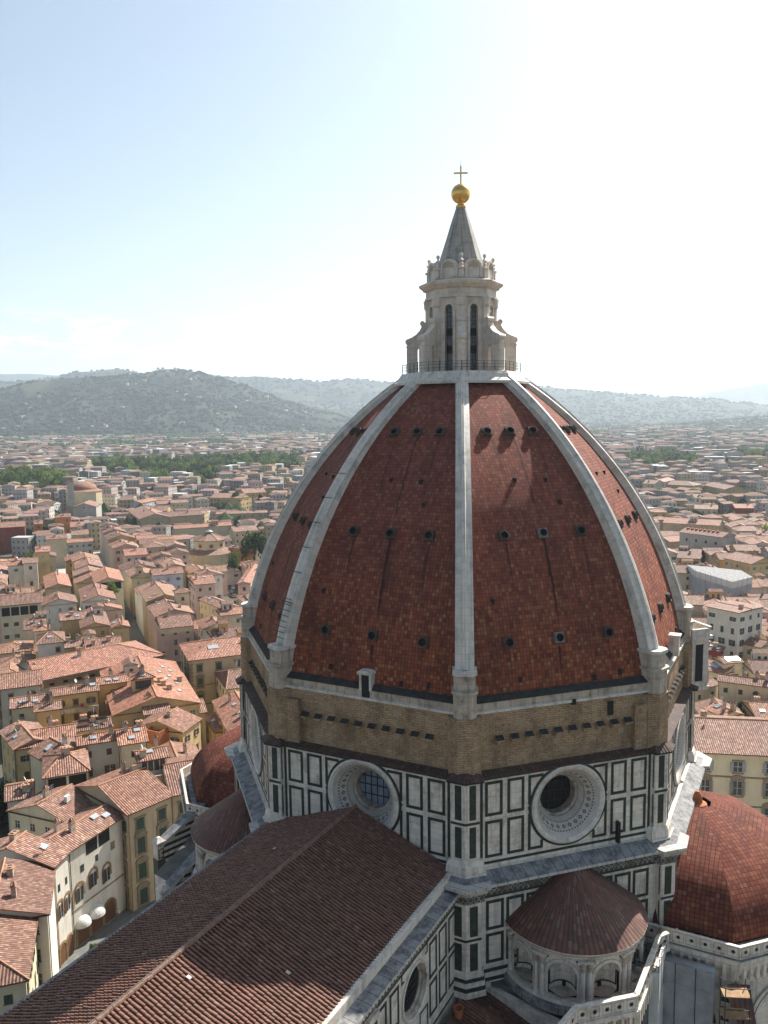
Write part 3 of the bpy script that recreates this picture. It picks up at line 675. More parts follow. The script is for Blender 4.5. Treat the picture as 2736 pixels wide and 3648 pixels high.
ds('marble_wall', mw); ds('green_inlay', mg)
def pilaster(mb_w, mb_g, k, R0, z0, zm, z1, w_=1.45, c=(0, 0)):
    a = R(22.5+45*k); r = R0
    nL, nR = a-R(22.5), a+R(22.5)
    co = Vector((c[0]+r*math.cos(a), c[1]+r*math.sin(a)))
    tL = Vector((-math.sin(nR), math.cos(nR))); tR = -Vector((-math.sin(nL), math.cos(nL)))
    p1, p2 = co+tL*w_, co+tR*w_; iL = p1-Vector((math.cos(nR), math.sin(nR)))*.9; iR = p2-Vector((math.cos(nL), math.sin(nL)))*.9
    poly = [iR, p2, co, p1, iL]
    mb_w.prism(poly, z0, z1, 'marble')
    for nrm, org in ((nR, co), (nL, p2)):
        f = frame(org, nrm)
        for q0, q1 in ((z0+.35, zm-.35), (zm+.35, z1-.3)):
            mb_g.box(f, .42, w_-.38, q0, q1, 0, .025, 'green')
        mb_g.box(f, 0, w_, zm-.12, zm+.12, 0, .035, 'green')
    for nrm, org, dt in ((nR+PI/2, p1, 1), (nL-PI/2, p2, -1)):   # thin inlay on the return
        f = frame(org, nrm)
        for q0, q1 in ((z0+.35, zm-.35), (zm+.35, z1-.3)):
            t0, t1 = (.18, .34) if dt == 1 else (-.34, -.18)
            mb_g.box(f, t0, t1, q0, q1, 0, .02, 'green')
    return co, a
for k in range(8):
    mw = MB(); mg = MB()
    co, a = pilaster(mw, mg, k, 28.65, 43.7, 47.4, 51.4)
    f = frame((0, 0), a)
    for z0, z1, e0, e1 in ((43.3, 43.7, .25, .05), (42.6, 43.3, .35, .25), (42.2, 42.6, .5, .5)):
        pp = lambda e: [f(-1.5-e, 0, 26)[:2], f(1.5+e, 0, 26)[:2], f(1.5+e, 0, 28.65-.62+e*.7)[:2], f(0, 0, 28.65+e)[:2], f(-1.5-e, 0, 28.65-.62+e*.7)[:2]]
        mw.prism(pp(e0), z0, z1, 'marble', poly1=pp(e1))
    ds('corner_pilaster', mw); ds('pilaster_panel', mg)
# round windows
def oculus(fr, cz, r0, depth, pane, parent, cx=0, lit=False, sc=1.0):
    ax = lambda x, y, d: fr(cx+x, cz+y, d)
    mb = MB(); mb.lathe([(3.98*sc, .0), (3.98*sc, .2*sc), (3.8*sc, .28*sc), (3.48*sc, .14*sc)], 'ribm', n=56, axis=ax)
    n0 = [(3.48*sc, .3*sc), (2.1*sc, -1.6*sc)]
    hr = 1.95
    if sc > .9:
        mb.lathe([(3.48*sc, .14*sc), (3.0*sc, -.4*sc), (2.45*sc, -1.1*sc), (2.15*sc, -1.7*sc)], 'mosaic', n=56, axis=ax, us=1)
        mb.lathe([(2.15*sc, -1.7*sc), (2.25*sc, -1.9*sc), (1.95*sc, -2.0*sc), (1.95*sc, -depth)], 'plinth', n=40, axis=ax)
    else:
        hr = 2.9; mb.lathe([(3.48*sc, .14*sc), (3.15*sc, -.3*sc), (3.15*sc, -.5*sc), (2.9*sc, -.7*sc), (2.9*sc, -depth)], 'plinth', n=40, axis=ax, us=1)
    o = mb.build('round_window', parent)
    mb = MB(); mb.lathe([(hr*sc, -depth+.02), (0, -depth+.02)], pane, n=32, axis=ax); 
    for t in (-1.3, -.6, .1, .8, 1.4):
        h = math.sqrt(max(.1, 3.6-t*t))*sc; mb.box(fr, cx+t*sc-.035, cx+t*sc+.035, cz-h, cz+h, -depth+.05, -depth+.12, 'iron')
    for z in (-.9, .1, 1.0):
        h = math.sqrt(max(.1, 3.6-z*z))*sc; mb.box(fr, cx-h, cx+h, cz+z*sc-.04, cz+z*sc+.04, -depth+.13, -depth+.2, 'iron')
    return o, mb
for az, pane in ((135, 'dark'), (180, 'paneb'), (225, 'dark'), (270, 'dark')):  # west pane painted pale to stand for its bright reflection
    o, mb2 = oculus(face_fr(az, AP), OZ, 3.5, 2.9, pane, drum); g = mb2.build('window_pane', drum)
# ledge and lower drum
mb = MB(); octring(mb, [(27.9, 42.62), (28.6, 42.6), (30.35, 42.05)], 'slab', mats=['marble', 'slab']); 
octring(mb, [(30.35, 42.05), (30.4, 41.8), (29.9, 41.7)], 'slabw')
for k in range(8):
    a = R(22.5+45*k); f = frame((0, 0), a)
    pp = lambda e: [f(-2.1-e, 0, 27)[:2], f(2.1+e, 0, 27)[:2], f(2.1+e, 0, 30.6-.87+e*.7)[:2], f(0, 0, 30.7+e)[:2], f(-2.1-e, 0, 30.6-.87+e*.7)[:2]]
    mb.prism(pp(.25), 41.9, 42.2, 'slabw', bot=True); mb.prism(pp(-.1), 41.4, 41.9, 'plinth', bot=True)
ds('ledge', mb)
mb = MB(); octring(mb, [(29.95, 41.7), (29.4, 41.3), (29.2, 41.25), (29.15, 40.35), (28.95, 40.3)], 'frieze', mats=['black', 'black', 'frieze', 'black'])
for k in range(8):
    a = R(22.5+45*k); f = frame((0, 0), a)
    pp = lambda e: [f(-1.75-e, 0, 27)[:2], f(1.75+e, 0, 27)[:2], f(1.75+e, 0, 29.9-.72)[:2], f(0, 0, 29.95+e)[:2], f(-1.75-e, 0, 29.9-.72)[:2]]
    mb.prism(pp(0), 40.3, 41.4, 'frieze', bot=True)
ds('carved_cornice', mb)
mw = MB(); mg = MB(); R2 = 28.95
octring(mw, [(R2, 31.0), (R2, 40.35)], 'marble')
for az in (135, 180, 225, 270):
    f = face_fr(az, R2*C8)
    for t0 in (-9.0, -6.9, -4.8, 2.8, 4.9, 7.0):
        for z0, z1 in ((33.4, 36.4), (36.75, 39.7)): rectframe(mg, f, t0, t0+1.85, z0, z1, .3, 'green')
    for z in (31.6, 32.5, 40.0): mg.box(f, -10.9, 10.9, z, z+.35, 0, .04, 'green')
for k in range(8):
    co, a = pilaster(mw, mg, k, 29.75, 33.2, 36.6, 40.2, 1.6)
    f = frame((0, 0), a); pp = lambda e: [f(-1.6-e, 0, 27)[:2], f(1.6+e, 0, 27)[:2], f(1.6+e, 0, 29.75-.66+e*.7)[:2], f(0, 0, 29.75+e)[:2], f(-1.6-e, 0, 29.75-.66+e*.7)[:2]]
    for i, (z0, z1) in enumerate(((31, 31.6), (31.6, 32.0), (32.0, 32.5), (32.5, 32.85), (32.85, 33.2))): mw.prism(pp(.3-.05*i), z0, z1, 'marble' if i % 2 == 0 else 'green')
ds('lower_wall', mw); ds('lower_inlay', mg)
mb = MB(); f = face_fr(225, AP); mb.box(f, 5.35, 5.62, 42.75, 44.9, 0, .5, 'dark'); ds('rain_spout', mb)
# unfinished corner gallery on the south east face, white arcade with balustrade
f = face_fr(315, 27.3*C8); mb = MB()
mb.box(f, -11.6, 11.6, 51.6, 57.6, 0, 2.3, 'ribm'); mb.box(f, -12.0, 12.0, 57.6, 58.0, -.2, 2.8, 'ribm'); mb.box(f, -11.8, 11.8, 51.2, 51.6, -.2, 2.6, 'ribm')
for i in range(17): t = -11.4+i*1.42; mb.box(f, t-.18, t+.18, 51.6, 57.6, 2.3, 2.5, 'ribm')
for i in range(60): t = -11.7+i*.4; mb.box(f, t-.07, t+.07, 58.0, 58.9, 2.4, 2.55, 'ribm')
mb.box(f, -11.9, 11.9, 58.9, 59.1, 2.3, 2.65, 'ribm'); mb.box(f, -11.9, -11.6, 58.0, 58.9, -.2, 2.4, 'ribm'); mb.box(f, -11.62, -11.58, 52.3, 56.9, .6, 1.7, 'dark')
gal = sub(cath, 'gallery', mb, label='white arcaded gallery with balustrade on the far right face of the drum')

# ---- nave
NX = lambda x, y: (x, y+.02*(-26-x))
XE, XW = -26.1, -88.0
from mathutils import noise as MN
def corr(mb, e0, r0, e1, r1, z_e, z_r, m, pitch=.36, rows=.42):
    # real round cover tiles: corrugated sheet from eave line e0-e1 up to ridge r0-r1
    e0, r0, e1, r1 = Vector((*e0, z_e)), Vector((*r0, z_r)), Vector((*e1, z_e)), Vector((*r1, z_r))
    n = int((e1-e0).length/pitch); sl = (r0-e0).length; nr = int(sl/rows); nn = (e1-e0).cross(r0-e0).normalized()
    if nn.z < 0: nn = -nn
    prof = [(0, .0), (.14, .0), (.24, .085), (.42, .13), (.58, .13), (.76, .085), (.86, 0)]
    for j in range(nr):
        a, b = j/nr, (j+1)/nr
        pts = []
        for i in range(n):
            for q, h in prof:
                u = (i+q)/n; lift = .06*(MN.noise(Vector((i*3.1, j*2.7, 1)))+.5); sag = nn*(.14*MN.noise(Vector((i*.06, j*.12, 3))))
                pa = e0.lerp(e1, u).lerp(r0.lerp(r1, u), a)+sag+nn*(h+(.03 if h > 0 else 0)+lift*(h > 0)); pb = e0.lerp(e1, u).lerp(r0.lerp(r1, u), b)+sag+nn*(h*.82+lift*(h > 0))
                pts.append((pa, pb, u))
        for k in range(len(pts)-1):
            (pa, pb, u), (qa, qb, u2) = pts[k], pts[k+1]
            mb.face([pa, qa, qb, pb], m, [((u+.0)*n*pitch, a*sl), (u2*n*pitch, a*sl), (u2*n*pitch, b*sl), (u*n*pitch, b*sl)])
mb = MB()
XS = -69.0
corr(mb, NX(XE, -9.35), NX(XE, .8), NX(XS, -9.35), NX(XS, .8), 42.5, 46.45, 'naver')
corr(mb, NX(XE, 11.2), NX(XE, .8), NX(XS, 11.2), NX(XS, .8), 42.6, 46.45, 'naver')
mb.face([(*NX(XS, -9.35), 42.5), (*NX(XS, .8), 46.45), (*NX(XW, .8), 46.45), (*NX(XW, -9.35), 42.5)], 'naver'); mb.face([(*NX(XS, 11.2), 42.6), (*NX(XS, .8), 46.45), (*NX(XW, .8), 46.45), (*NX(XW, 11.2), 42.6)], 'naver')
mb.face([(*NX(XE, -9.3), 42.4), (*NX(XE, .8), 46.3), (*NX(XW, .8), 46.3), (*NX(XW, -9.3), 42.4)], 'naver'); mb.face([(*NX(XE, 11.1), 42.5), (*NX(XE, .8), 46.3), (*NX(XW, .8), 46.3), (*NX(XW, 11.1), 42.5)], 'naver')
nave = mb.build('nave_roof', cath)
mb = MB(); random.seed(3)
x = XE
while x > XS:
    L_ = .48; z = 46.6+random.uniform(-.03, .03); y = .8+random.uniform(-.03, .03)
    a, b = Vector((*NX(x, y), z)), Vector((*NX(x-L_, y), z+.03)); mb.tube(a, b, .2, 'nridge', 8, .17); x -= L_*.93
sub(nave, 'ridge_tiles', mb)
mb = MB()
for x, y in ((-46, 3.0), (-53.5, 1.2), (-56, -6.5), (-41, 8.5)): zz = 46.5-abs(y-.8)*.37; mb.tube((*NX(x, y), zz), (*NX(x, y), zz+.9), .035, 'lead', 4)
for a, b in (((XE-2, .83), (XS, .83)), ((-50, -9.3), (-58, -9.3)), ((-56, -6.5), (-60, -1))):
    A_, B_ = Vector((*NX(*a), 46.85-abs(a[1]-.8)*.36)), Vector((*NX(*b), 46.85-abs(b[1]-.8)*.36)); mb.tube(A_, B_, .025, 'lead', 4)
sub(nave, 'lightning_conductor', mb)
mb = MB()
for x, y in ((-34, 5), (-47, -5.5), (-52.5, -1)):
    z = 46.45-abs(y-.8)*.385+.2; a = Vector((*NX(x, y), z)); s_ = -.385 if y > .8 else .385
    mb.face([a+Vector((-.13, -.16, -.16*s_)), a+Vector((.13, -.16, -.16*s_)), a+Vector((.13, .16, .16*s_)), a+Vector((-.13, .16, .16*s_))], 'ribm')
sub(nave, 'pale_tile', mb)
mb = MB()      # eave parapets, slab walk and cornice on the south side
P = lambda x, y, z: (*NX(x, y), z)
def strip(mb, x0, x1, y0, z0, y1, z1, m): mb.face([P(x0, y0, z0), P(x0, y1, z1), P(x1, y1, z1), P(x1, y0, z0)], m)
for (y0, z0, y1, z1, m) in ((-9.3, 42.62, -9.75, 42.62, 'ribm'), (-9.75, 42.62, -9.75, 41.75, 'marble'), (-9.75, 41.75, -11.0, 41.6, 'slab'), (-11.0, 41.6, -11.0, 41.35, 'slabw'), (-11.0, 41.35, -10.6, 41.0, 'frieze'), (-10.6, 41.0, -10.55, 40.3, 'frieze'), (-10.55, 40.3, -10.3, 40.15, 'marble'), (11.2, 42.75, 11.5, 42.75, 'slab'), (11.5, 42.75, 11.5, 28, 'marble'), (-9.3, 42.4, -9.3, 42.62, 'ribm'), (11.2, 42.4, 11.2, 42.75, 'slab')):
    strip(mb, XE-.2 if y0 < 0 else XE, XW, y0, z0, y1, z1, m)
for i in range(80):
    x = XE-1.2-i*.5; mb.box(frame(NX(x, -10.6), -PI/2), -.1, .1, 41.05, 41.3, 0, .3, 'marble')
for x, w_ in ((-50.0, 1.6),):
    f = frame(NX(x, -9.75), -PI/2); mb.box(f, -w_/2, w_/2, 41.6, 42.75, -.3, .9, 'marble'); mb.box(f, -w_/2-.15, w_/2+.15, 42.75, 42.95, -.4, 1.05, 'slabw')
sub(cath, 'eave_walkway', mb)
fS = lambda t, z, d=0: Vector((*NX(-26-t, -10.3), 0))+Vector((0, -d, z))
# note: t grows to the west, so faces are seen from the south
mw = MB(); mg = MB()
wallhole(mw, fS, 0, 18, 28.5, 40.2, 9.8, 36.9, 2.2, 'marble'); mw.face([fS(18, 28.5), fS(62, 28.5), fS(62, 40.2), fS(18, 40.2)], 'marble')
for t0, t1 in ((1.2, 2.9), (3.3, 5.0), (5.4, 7.0), (12.7, 14.3), (14.8, 16.4), (18.6, 20.2), (20.7, 22.3)):
    for z0, z1 in ((32.4, 35.6), (36.0, 39.4)): rectframe(mg, fS, t0, t1, z0, z1, .28, 'green')
for t0, t1 in ((7.3, 9.0), (10.6, 12.3)):
    for z0, z1 in ((32.0, 34.2), (38.9, 39.9)): rectframe(mg, fS, t0, t1, z0, z1, .2, 'green', clip=(9.8, 36.9, 2.9))
for z in (31.2, 39.75): mg.box(fS, 0, 40, z, z+.2, 0, .04, 'green')
f2 = lambda t, z, d=0: fS(t, z, d); mw.box(f2, 16.8, 18.3, 28.5, 40.2, 0, .5, 'marble'); mg.box(f2, 17.2, 17.9, 33, 36, .5, .53, 'green'); mg.box(f2, 17.2, 17.9, 36.5, 39.6, .5, .53, 'green')
sub(cath, 'nave_wall', mw); sub(cath, 'nave_wall_inlay', mg)
o, mb2 = oculus(fS, 36.9, 2.2, .55, 'dark', cath, cx=9.8, sc=.62); mb2.build('window_pane', cath)
# aisle roof and terraces
mb = MB(); z0_, z1_ = 30.6, 28.2
corr(mb, (-26.8, -21.0), (-24.6, -11.0), (-60, -21.0), (-60, -10.6), 28.6, 30.8, 'naver', .4)
mb.face([(-26.8, -21, 28.5), (-24.6, -11, 30.7), (-88, -10.6, 30.7), (-88, -21, 28.5)], 'naver'); sub(cath, 'aisle_roof', mb)
mb = MB(); mb.prism([(-27.2, -21.3), (-26.6, -21.3), (-24.2, -10.9), (-24.8, -10.9)], 28, 31.0, 'ribm'); mb.prism([(-25, -10.5), (-24.6, -22.0), (-28.2, -21.9), (-24, -26.3), (-15.5, -26.6), (-14.9, -27.0), (-8, -24), (0, 0), (-20, 8)][::-1], 26, 31.4, 'terrace'); sub(cath, 'terrace', mb)
mb = MB(); mb.face([(-88, 11.5, 30), (-26, 11.5, 30), (-26, 21, 27.6), (-88, 21, 27.6)], 'naver'); mb.face([(-88, 21, 27.6), (-26, 21, 27.6), (-26, 21, 0), (-88, 21, 0)], 'marble'); mb.face([(-88, -21, 28.4), (-26, -21, 28.4), (-26, -21, 0), (-88, -21, 0)], 'marble')
octring(mb, [(28.9, 31.2), (28.9, 0)], 'marble'); mb.prism([(-26, 21), (-26, 11), (-10, 20), (-6, 34), (-24, 30)], 0, 30.8, 'marble', 'terrace'); sub(cath, 'aisle_wall', mb)
# clay pots by the nave wall
for (x, y) in ((-26.6, -11.4), (-29.8, -11.6)):
    mb = MB(); mb.lathe([(.3, 30.6), (.45, 31.6), (.5, 31.7), (.42, 31.7)], 'terra', c=(x, y), n=12); sub(cath, 'chimney_pot', mb, origin=(x, y, 30.6))

# ---- small half round chapels between the tribunes
def exedra(az):
    root = empty('exedra', (27*math.cos(R(az)), 27*math.sin(R(az)), 31.4), None, None); root.parent = cath
    cx, cy = 27*math.cos(R(az)), 27*math.sin(R(az)); a0 = R(az); X = lambda nm, mb, sm=False: sub(root, nm, mb, sm)
    mb = MB(); mb.lathe([(7.05, 37.3), (6.2, 37.95), (5.2, 38.7), (4.0, 39.55), (2.6, 40.6), (1.2, 41.65), (0, 42.35)], 'cone', c=(cx, cy), n=64, a0=a0-PI, a1=a0+PI, us=6.9); X('cone_roof', mb)
    mb = MB(); mb.lathe([(6.35, 36.3), (6.5, 36.6), (6.5, 36.85), (6.75, 36.95), (7.0, 37.15), (7.05, 37.3), (6.6, 37.4)], 'marble', c=(cx, cy), n=64, a0=a0-PI*.6, a1=a0+PI*.6)
    for i in range(110):
        q = a0-PI*.55+PI*1.1*i/110; p = (cx+6.6*math.cos(q), cy+6.6*math.sin(q)); mb.box(frame(p, q), -.06, .06, 36.7, 36.86, -.05, .1, 'ribm')
    X('cornice', mb)
    RR = 6.3
    def cf(t, z, d=0): q = a0+t/RR; return Vector((cx+(RR+d)*math.cos(q), cy+(RR+d)*math.sin(q), z))
    mw = MB(); md = MB(); W_ = RR*PI/5/2*1.0; w_ = 1.3; zs = 34.6; zt = 36.35; zb = 32.4
    sp = RR*R(38)
    for j in range(-2, 3):
        tc_ = j*sp
        inn = [(-w_, zb), (-w_, zs)]+[(w_*math.cos(PI-PI*i/12), zs+w_*math.sin(PI-PI*i/12)) for i in range(1, 12)]+[(w_, zs), (w_, zb)]
        h = sp/2
        outp = [(-h, zb), (-h, zs)]+[(-h+2*h*i/12, zt) for i in range(1, 12)]+[(h, zs), (h, zb)]
        for i in range(len(inn)-1): mw.face([cf(tc_+inn[i][0], inn[i][1]), cf(tc_+inn[i+1][0], inn[i+1][1]), cf(tc_+outp[i+1][0], outp[i+1][1]), cf(tc_+outp[i][0], outp[i][1])], 'marble')
        mw.face([cf(tc_-h, zs), cf(tc_-h, zt), cf(tc_-h+2*h/12, zt)], 'marble'); mw.face([cf(tc_+h, zs), cf(tc_+h, zt), cf(tc_+h-2*h/12, zt)], 'marble')
        for i in range(12):
            a, b = PI*i/12, PI*(i+1)/12
            g = lambda r, an, d: cf(tc_+r*math.cos(an), zs+r*math.sin(an), d)
            mw.face([g(w_, a, .12), g(w_+.28, a, .12), g(w_+.28, b, .12), g(w_, b, .12)], 'ribm'); mw.face([g(w_+.28, a, 0), g(w_+.28, b, 0), g(w_+.28, b, .12), g(w_+.28, a, .12)], 'ribm'); mw.face([g(w_, a, -.3), g(w_, b, -.3), g(w_, b, .12), g(w_, a, .12)], 'ribm')
            # niche: quarter sphere above, half cylinder below
            N = lambda an, el, z=None: cf(tc_-w_*math.cos(an)*math.cos(el), (zs+w_*math.sin(el)) if z is None else z, -.3-1.15*math.sin(an)*math.cos(el))
            for e in range(4):
                e0, e1 = PI/2*e/4, PI/2*(e+1)/4; mw.face([N(a, e0), N(b, e0), N(b, e1), N(a, e1)], 'marble')
            mw.face([N(a, 0, zb+.25), N(b, 0, zb+.25), N(b, 0, zs), N(a, 0, zs)], 'marble'); mw.face([cf(tc_, zb+.25, .25), N(a, 0, zb+.25), N(b, 0, zb+.25)], 'plinth')
            D = lambda an, z0: cf(tc_-(w_-.06)*math.cos(an), z0, -.3-1.09*math.sin(an))
            md.face([D(a, zb+.7), D(b, zb+.7), D(b, zb+.84), D(a, zb+.84)], 'green')
            if 2 <= i < 10: md.face([D(a, zs+.35), D(b, zs+.35), D(b, zs+.5), D(a, zs+.5)], 'green')
        for s_ in (-1, 1): md.box(lambda t, z, d: cf(tc_+t, z, d), s_*(w_-.03)-.05, s_*(w_-.03)+.05, zb+.8, zs, -.42, -.32, 'green')
        md.box(lambda t, z, d: cf(tc_+t, z, d), -.2, .2, zb+.3, zb+.7, -1.5, -1.25, 'dark')
        for s_ in (-1, 1): md.face([cf(tc_+s_*(h-.42), zt-.15, .03), cf(tc_+s_*(h-.42), zt-.75, .03), cf(tc_+s_*(h-.95), zt-.15, .03)], 'green')
    X('niche_wall', mw); X('niche_inlay', md)
    for j in range(-3, 3):
        mb = MB()
        for q in (-.3, .3):
            t = (j+.5)*sp+q; c = cf(t, 0, .18)
            mb.lathe([(.32, 32.4), (.32, 32.55), (.23, 32.7), (.21, 35.3), (.24, 35.4)], 'ribm', c=(c.x, c.y), n=10); mb.lathe([(.24, 35.4), (.26, 35.6), (.36, 36.05), (.36, 36.2)], 'plinth', c=(c.x, c.y), n=10)
        mb.box(lambda a, z, d: cf((j+.5)*sp+a, z, d), -.75, .75, 36.15, 36.4, 0, .5, 'marble'); X('paired_column', mb)
    mb = MB(); mb.lathe([(7.15, 31.3), (7.15, 31.9), (6.9, 32.15), (6.75, 32.4), (6.0, 32.42)], 'marble', c=(cx, cy), n=64, a0=a0-PI*.6, a1=a0+PI*.6, mats=['slab', 'slab', 'ribm', 'ribm']); X('base_step', mb)
exedra(225); exedra(135)

# ---- tribunes
def tribune(sy, az_in):
    c = (0, sy*28.25); root = empty('tribune', (c[0], c[1], 0), None, None); root.parent = cath
    X = lambda nm, mb, lb=None: sub(root, nm, mb, label=lb)
    mb = MB(); ex = 8.1
    rf = lambda z: 13.25*(max(0, 1-((z-33.75)/ex)**2))**.62
    zs = [33.75+ex*.985*math.sin(PI/2*i/16) for i in range(17)]; v = 0
    for i in range(16):
        ra, rb = rf(zs[i]), rf(zs[i+1]); d = math.hypot(ra-rb, zs[i+1]-zs[i])
        for az in AZF:
            fa, fb = face_fr(az, ra*C8, c), face_fr(az, rb*C8, c); ha, hb = ra*S8, rb*S8
            mb.face([fa(-ha, zs[i]), fa(ha, zs[i]), fb(hb, zs[i+1]), fb(-hb, zs[i+1])], 'dome2', [(-ha+az, v), (ha+az, v), (hb+az, v+d), (-hb+az, v+d)])
        v += d
    sub(root, 'apse_dome', mb, 'sharp')
    mb = MB(); mb.lathe([(1.1, 41.35), (1.0, 41.6), (.55, 41.75), (.5, 42.3), (.38, 42.7), (.2, 42.95), (0, 43.0)], 'terra', c=(c[0], c[1]), n=16); X('clay_finial', mb)
    mb = MB(); octring(mb, [(13.2, 33.6), (13.9, 33.6), (13.9, 33.2), (14.2, 33.0), (15.0, 33.0)], 'slab', c); X('gutter', mb)
    mb = MB(); md = MB()
    octring(mb, [(14.4, 33.0), (14.4, 34.3), (14.75, 34.3), (14.75, 33.0), (15.0, 32.9), (15.0, 32.5), (14.6, 31.6), (14.3, 30.6), (14.2, 30.5), (14.2, 0)], 'marble', c)
    for az in AZF:
        f = face_fr(az, 14.75*C8, c); h = 14.75*S8; n = 9
        for i in range(n):
            t = -h+h*2*(i+.5)/n
            for q in range(3):
                a = q*PI/3; dx, dz = math.cos(a)*.2, math.sin(a)*.2; px, pz = -math.sin(a)*.055, math.cos(a)*.055
                md.face([f(t-dx-px, 33.7-dz-pz, .012), f(t+dx-px, 33.7+dz-pz, .012), f(t+dx+px, 33.7+dz+pz, .012), f(t-dx+px, 33.7-dz+pz, .012)], 'dark')
            rectframe(md, f, t-h/n*.86, t+h/n*.86, 33.2, 34.2, .05, 'plinth', 0, .03)
        f = face_fr(az, 14.3*C8, c); h = 14.3*S8
        for i in range(14):      # bracket arches under the walk
            t = -h+h*2*(i+.5)/14; mb.box(f, t-.16, t+.16, 30.7, 32.4, 0, .55, 'marble'); md.box(f, t+.2, t+.62, 31.0, 31.7, .0, .06, 'arch')
        f = face_fr(az, 14.2*C8, c)
        for z in range(0, 10): md.box(f, -h+.3, -h+1.4, 20+z, 20.45+z, 0, .05, 'green'); md.box(f, h-1.4, h-.3, 20+z, 20.45+z, 0, .05, 'green')
        for i in range(16):
            a, b = PI*i/16, PI*(i+1)/16
            for r0, r1, m_, d in ((3.7, 4.1, 'ribm', .25), (3.4, 3.7, 'green', .12), (3.0, 3.4, 'ribm', .1)):
                md.face([f(r0*math.cos(a), 25.5+r0*math.sin(a), d), f(r1*math.cos(a), 25.5+r1*math.sin(a), d), f(r1*math.cos(b), 25.5+r1*math.sin(b), d), f(r0*math.cos(b), 25.5+r0*math.sin(b), d)], m_)
        for t in (-.8, 0, .8):
            md.box(f, t-.25, t+.25, 15, 26.5-abs(t)*.8, 0, .06, 'dark')
            for i in range(8):
                a, b = PI*i/8, PI*(i+1)/8; md.face([f(t, 26.5-abs(t)*.8, .06), f(t+.25*math.cos(a), 26.5-abs(t)*.8+.4*math.sin(a), .06), f(t+.25*math.cos(b), 26.5-abs(t)*.8+.4*math.sin(b), .06)], 'dark')
    X('apse_wall', mb); X('balustrade_tracery', md)
    return root
M['dome2'] = mat_dometile('apse_dome_tile', .44, .47, -35, .7, False, (.78, .74, .72))
tribS = tribune(-1, 270); tribN = tribune(1, 90)
# tile topped corner buttress of the south tribune
mb = MB()
def spur(mb, p0, p1, z0, z1, hw, mtop, mside, base=0, bands=False):
    p0, p1 = Vector(p0), Vector(p1); d = (p1-p0).normalized(); n = Vector((-d.y, d.x)); a, b = p0-n*hw, p0+n*hw; c, e = p1-n*hw, p1+n*hw
    mb.face([(*a, z0), (*b, z0), (*e, z1), (*c, z1)], mtop)
    for u, v in ((a, c), (b, e)):
        mb.face([(*u, base), (*v, base), (*v, z1), (*u, z0)], mside)
        if bands:
            s_ = 1 if u is a else -1
    mb.face([(*a, base), (*b, base), (*b, z0), (*a, z0)], mside)
    ov = hw+.25; a2, b2, c2, e2 = p0-n*ov-d*.3, p0+n*ov-d*.3, p1-n*ov, p1+n*ov
    for hz in (0,): 
        q = [(*a2, z0+.25), (*b2, z0+.25), (*e2, z1+.25), (*c2, z1+.25)]; mb.face(q, mtop); 
        for i in range(4): j = (i+1) % 4; mb.face([q[i], q[j], (q[j][0], q[j][1], q[j][2]-.35), (q[i][0], q[i][1], q[i][2]-.35)], mside)
a = R(202.5); mb = MB(); spur(mb, (20.5*math.cos(a), -28.25+20.5*math.sin(a)), (14.6*math.cos(a), -28.25+14.6*math.sin(a)), 22, 30.2, .8, 'cone', 'marble'); sub(tribS, 'spur', mb, label='corner spur with a dark red tiled slope')
# north side flying spurs with striped marble
for p0, p1, z0, z1 in (((-18.5, 34.4), (-11.8, 32.5), 30.6, 34.0), ((-25.6, 27.2), (-20.8, 25.2), 29.9, 33.6)):
    mb = MB(); md = MB(); spur(mb, p0, p1, z0, z1, .5, 'slab', 'marble', base=0)
    d = (Vector(p1)-Vector(p0)).normalized(); ang = math.atan2(d.y, d.x)-PI/2; L_ = (Vector(p1)-Vector(p0)).length; n_ = Vector((math.cos(ang), math.sin(ang)))
    f = frame(Vector(p0)+n_*.5, ang)
    for i in range(9):
        z = 26.4+i*.8; t0 = max(0, (z+.35-z0)/(z1-z0)*L_); 
        if t0 < L_: md.box(f, t0+.1, L_-.1, z, z+.35, 0, .03, 'green')
    for i in range(7):
        t = .5+i*.85
        if t+.4 < L_: md.box(f, t, t+.42, 24.3, 26.0, 0, .04, 'green'); md.box(f, t+.13, t+.29, 24.6, 25.6, .04, .06, 'ribm')
    q = Vector(p0); mb.prism([(q.x+.8*math.cos(ang+PI/4+i*PI/2), q.y+.8*math.sin(ang+PI/4+i*PI/2)) for i in range(4)], 0, z0-1.6, 'terrace'); mb.prism([(q.x+.72*math.cos(ang+PI/4+i*PI/2), q.y+.72*math.sin(ang+PI/4+i*PI/2)) for i in range(4)], z0-1.6, z0+.4, 'marble')
    g = frame(q+n_*.51, ang); rectframe(md, g, -.38, .38, z0-1.4, z0-.2, .1, 'green')
    pk = [(q.x+.95*math.cos(ang+PI/4+i*PI/2), q.y+.95*math.sin(ang+PI/4+i*PI/2)) for i in range(4)]; mb.prism(pk, z0+.4, z0+.7, 'ribm'); mb.prism(pk, z0+.7, z0+1.2, 'ribm', poly1=[(q.x+.3*math.cos(ang+PI/4+i*PI/2), q.y+.3*math.sin(ang+PI/4+i*PI/2)) for i in range(4)])
    sub(tribN, 'spur', mb); sub(tribN, 'spur_inlay', md)
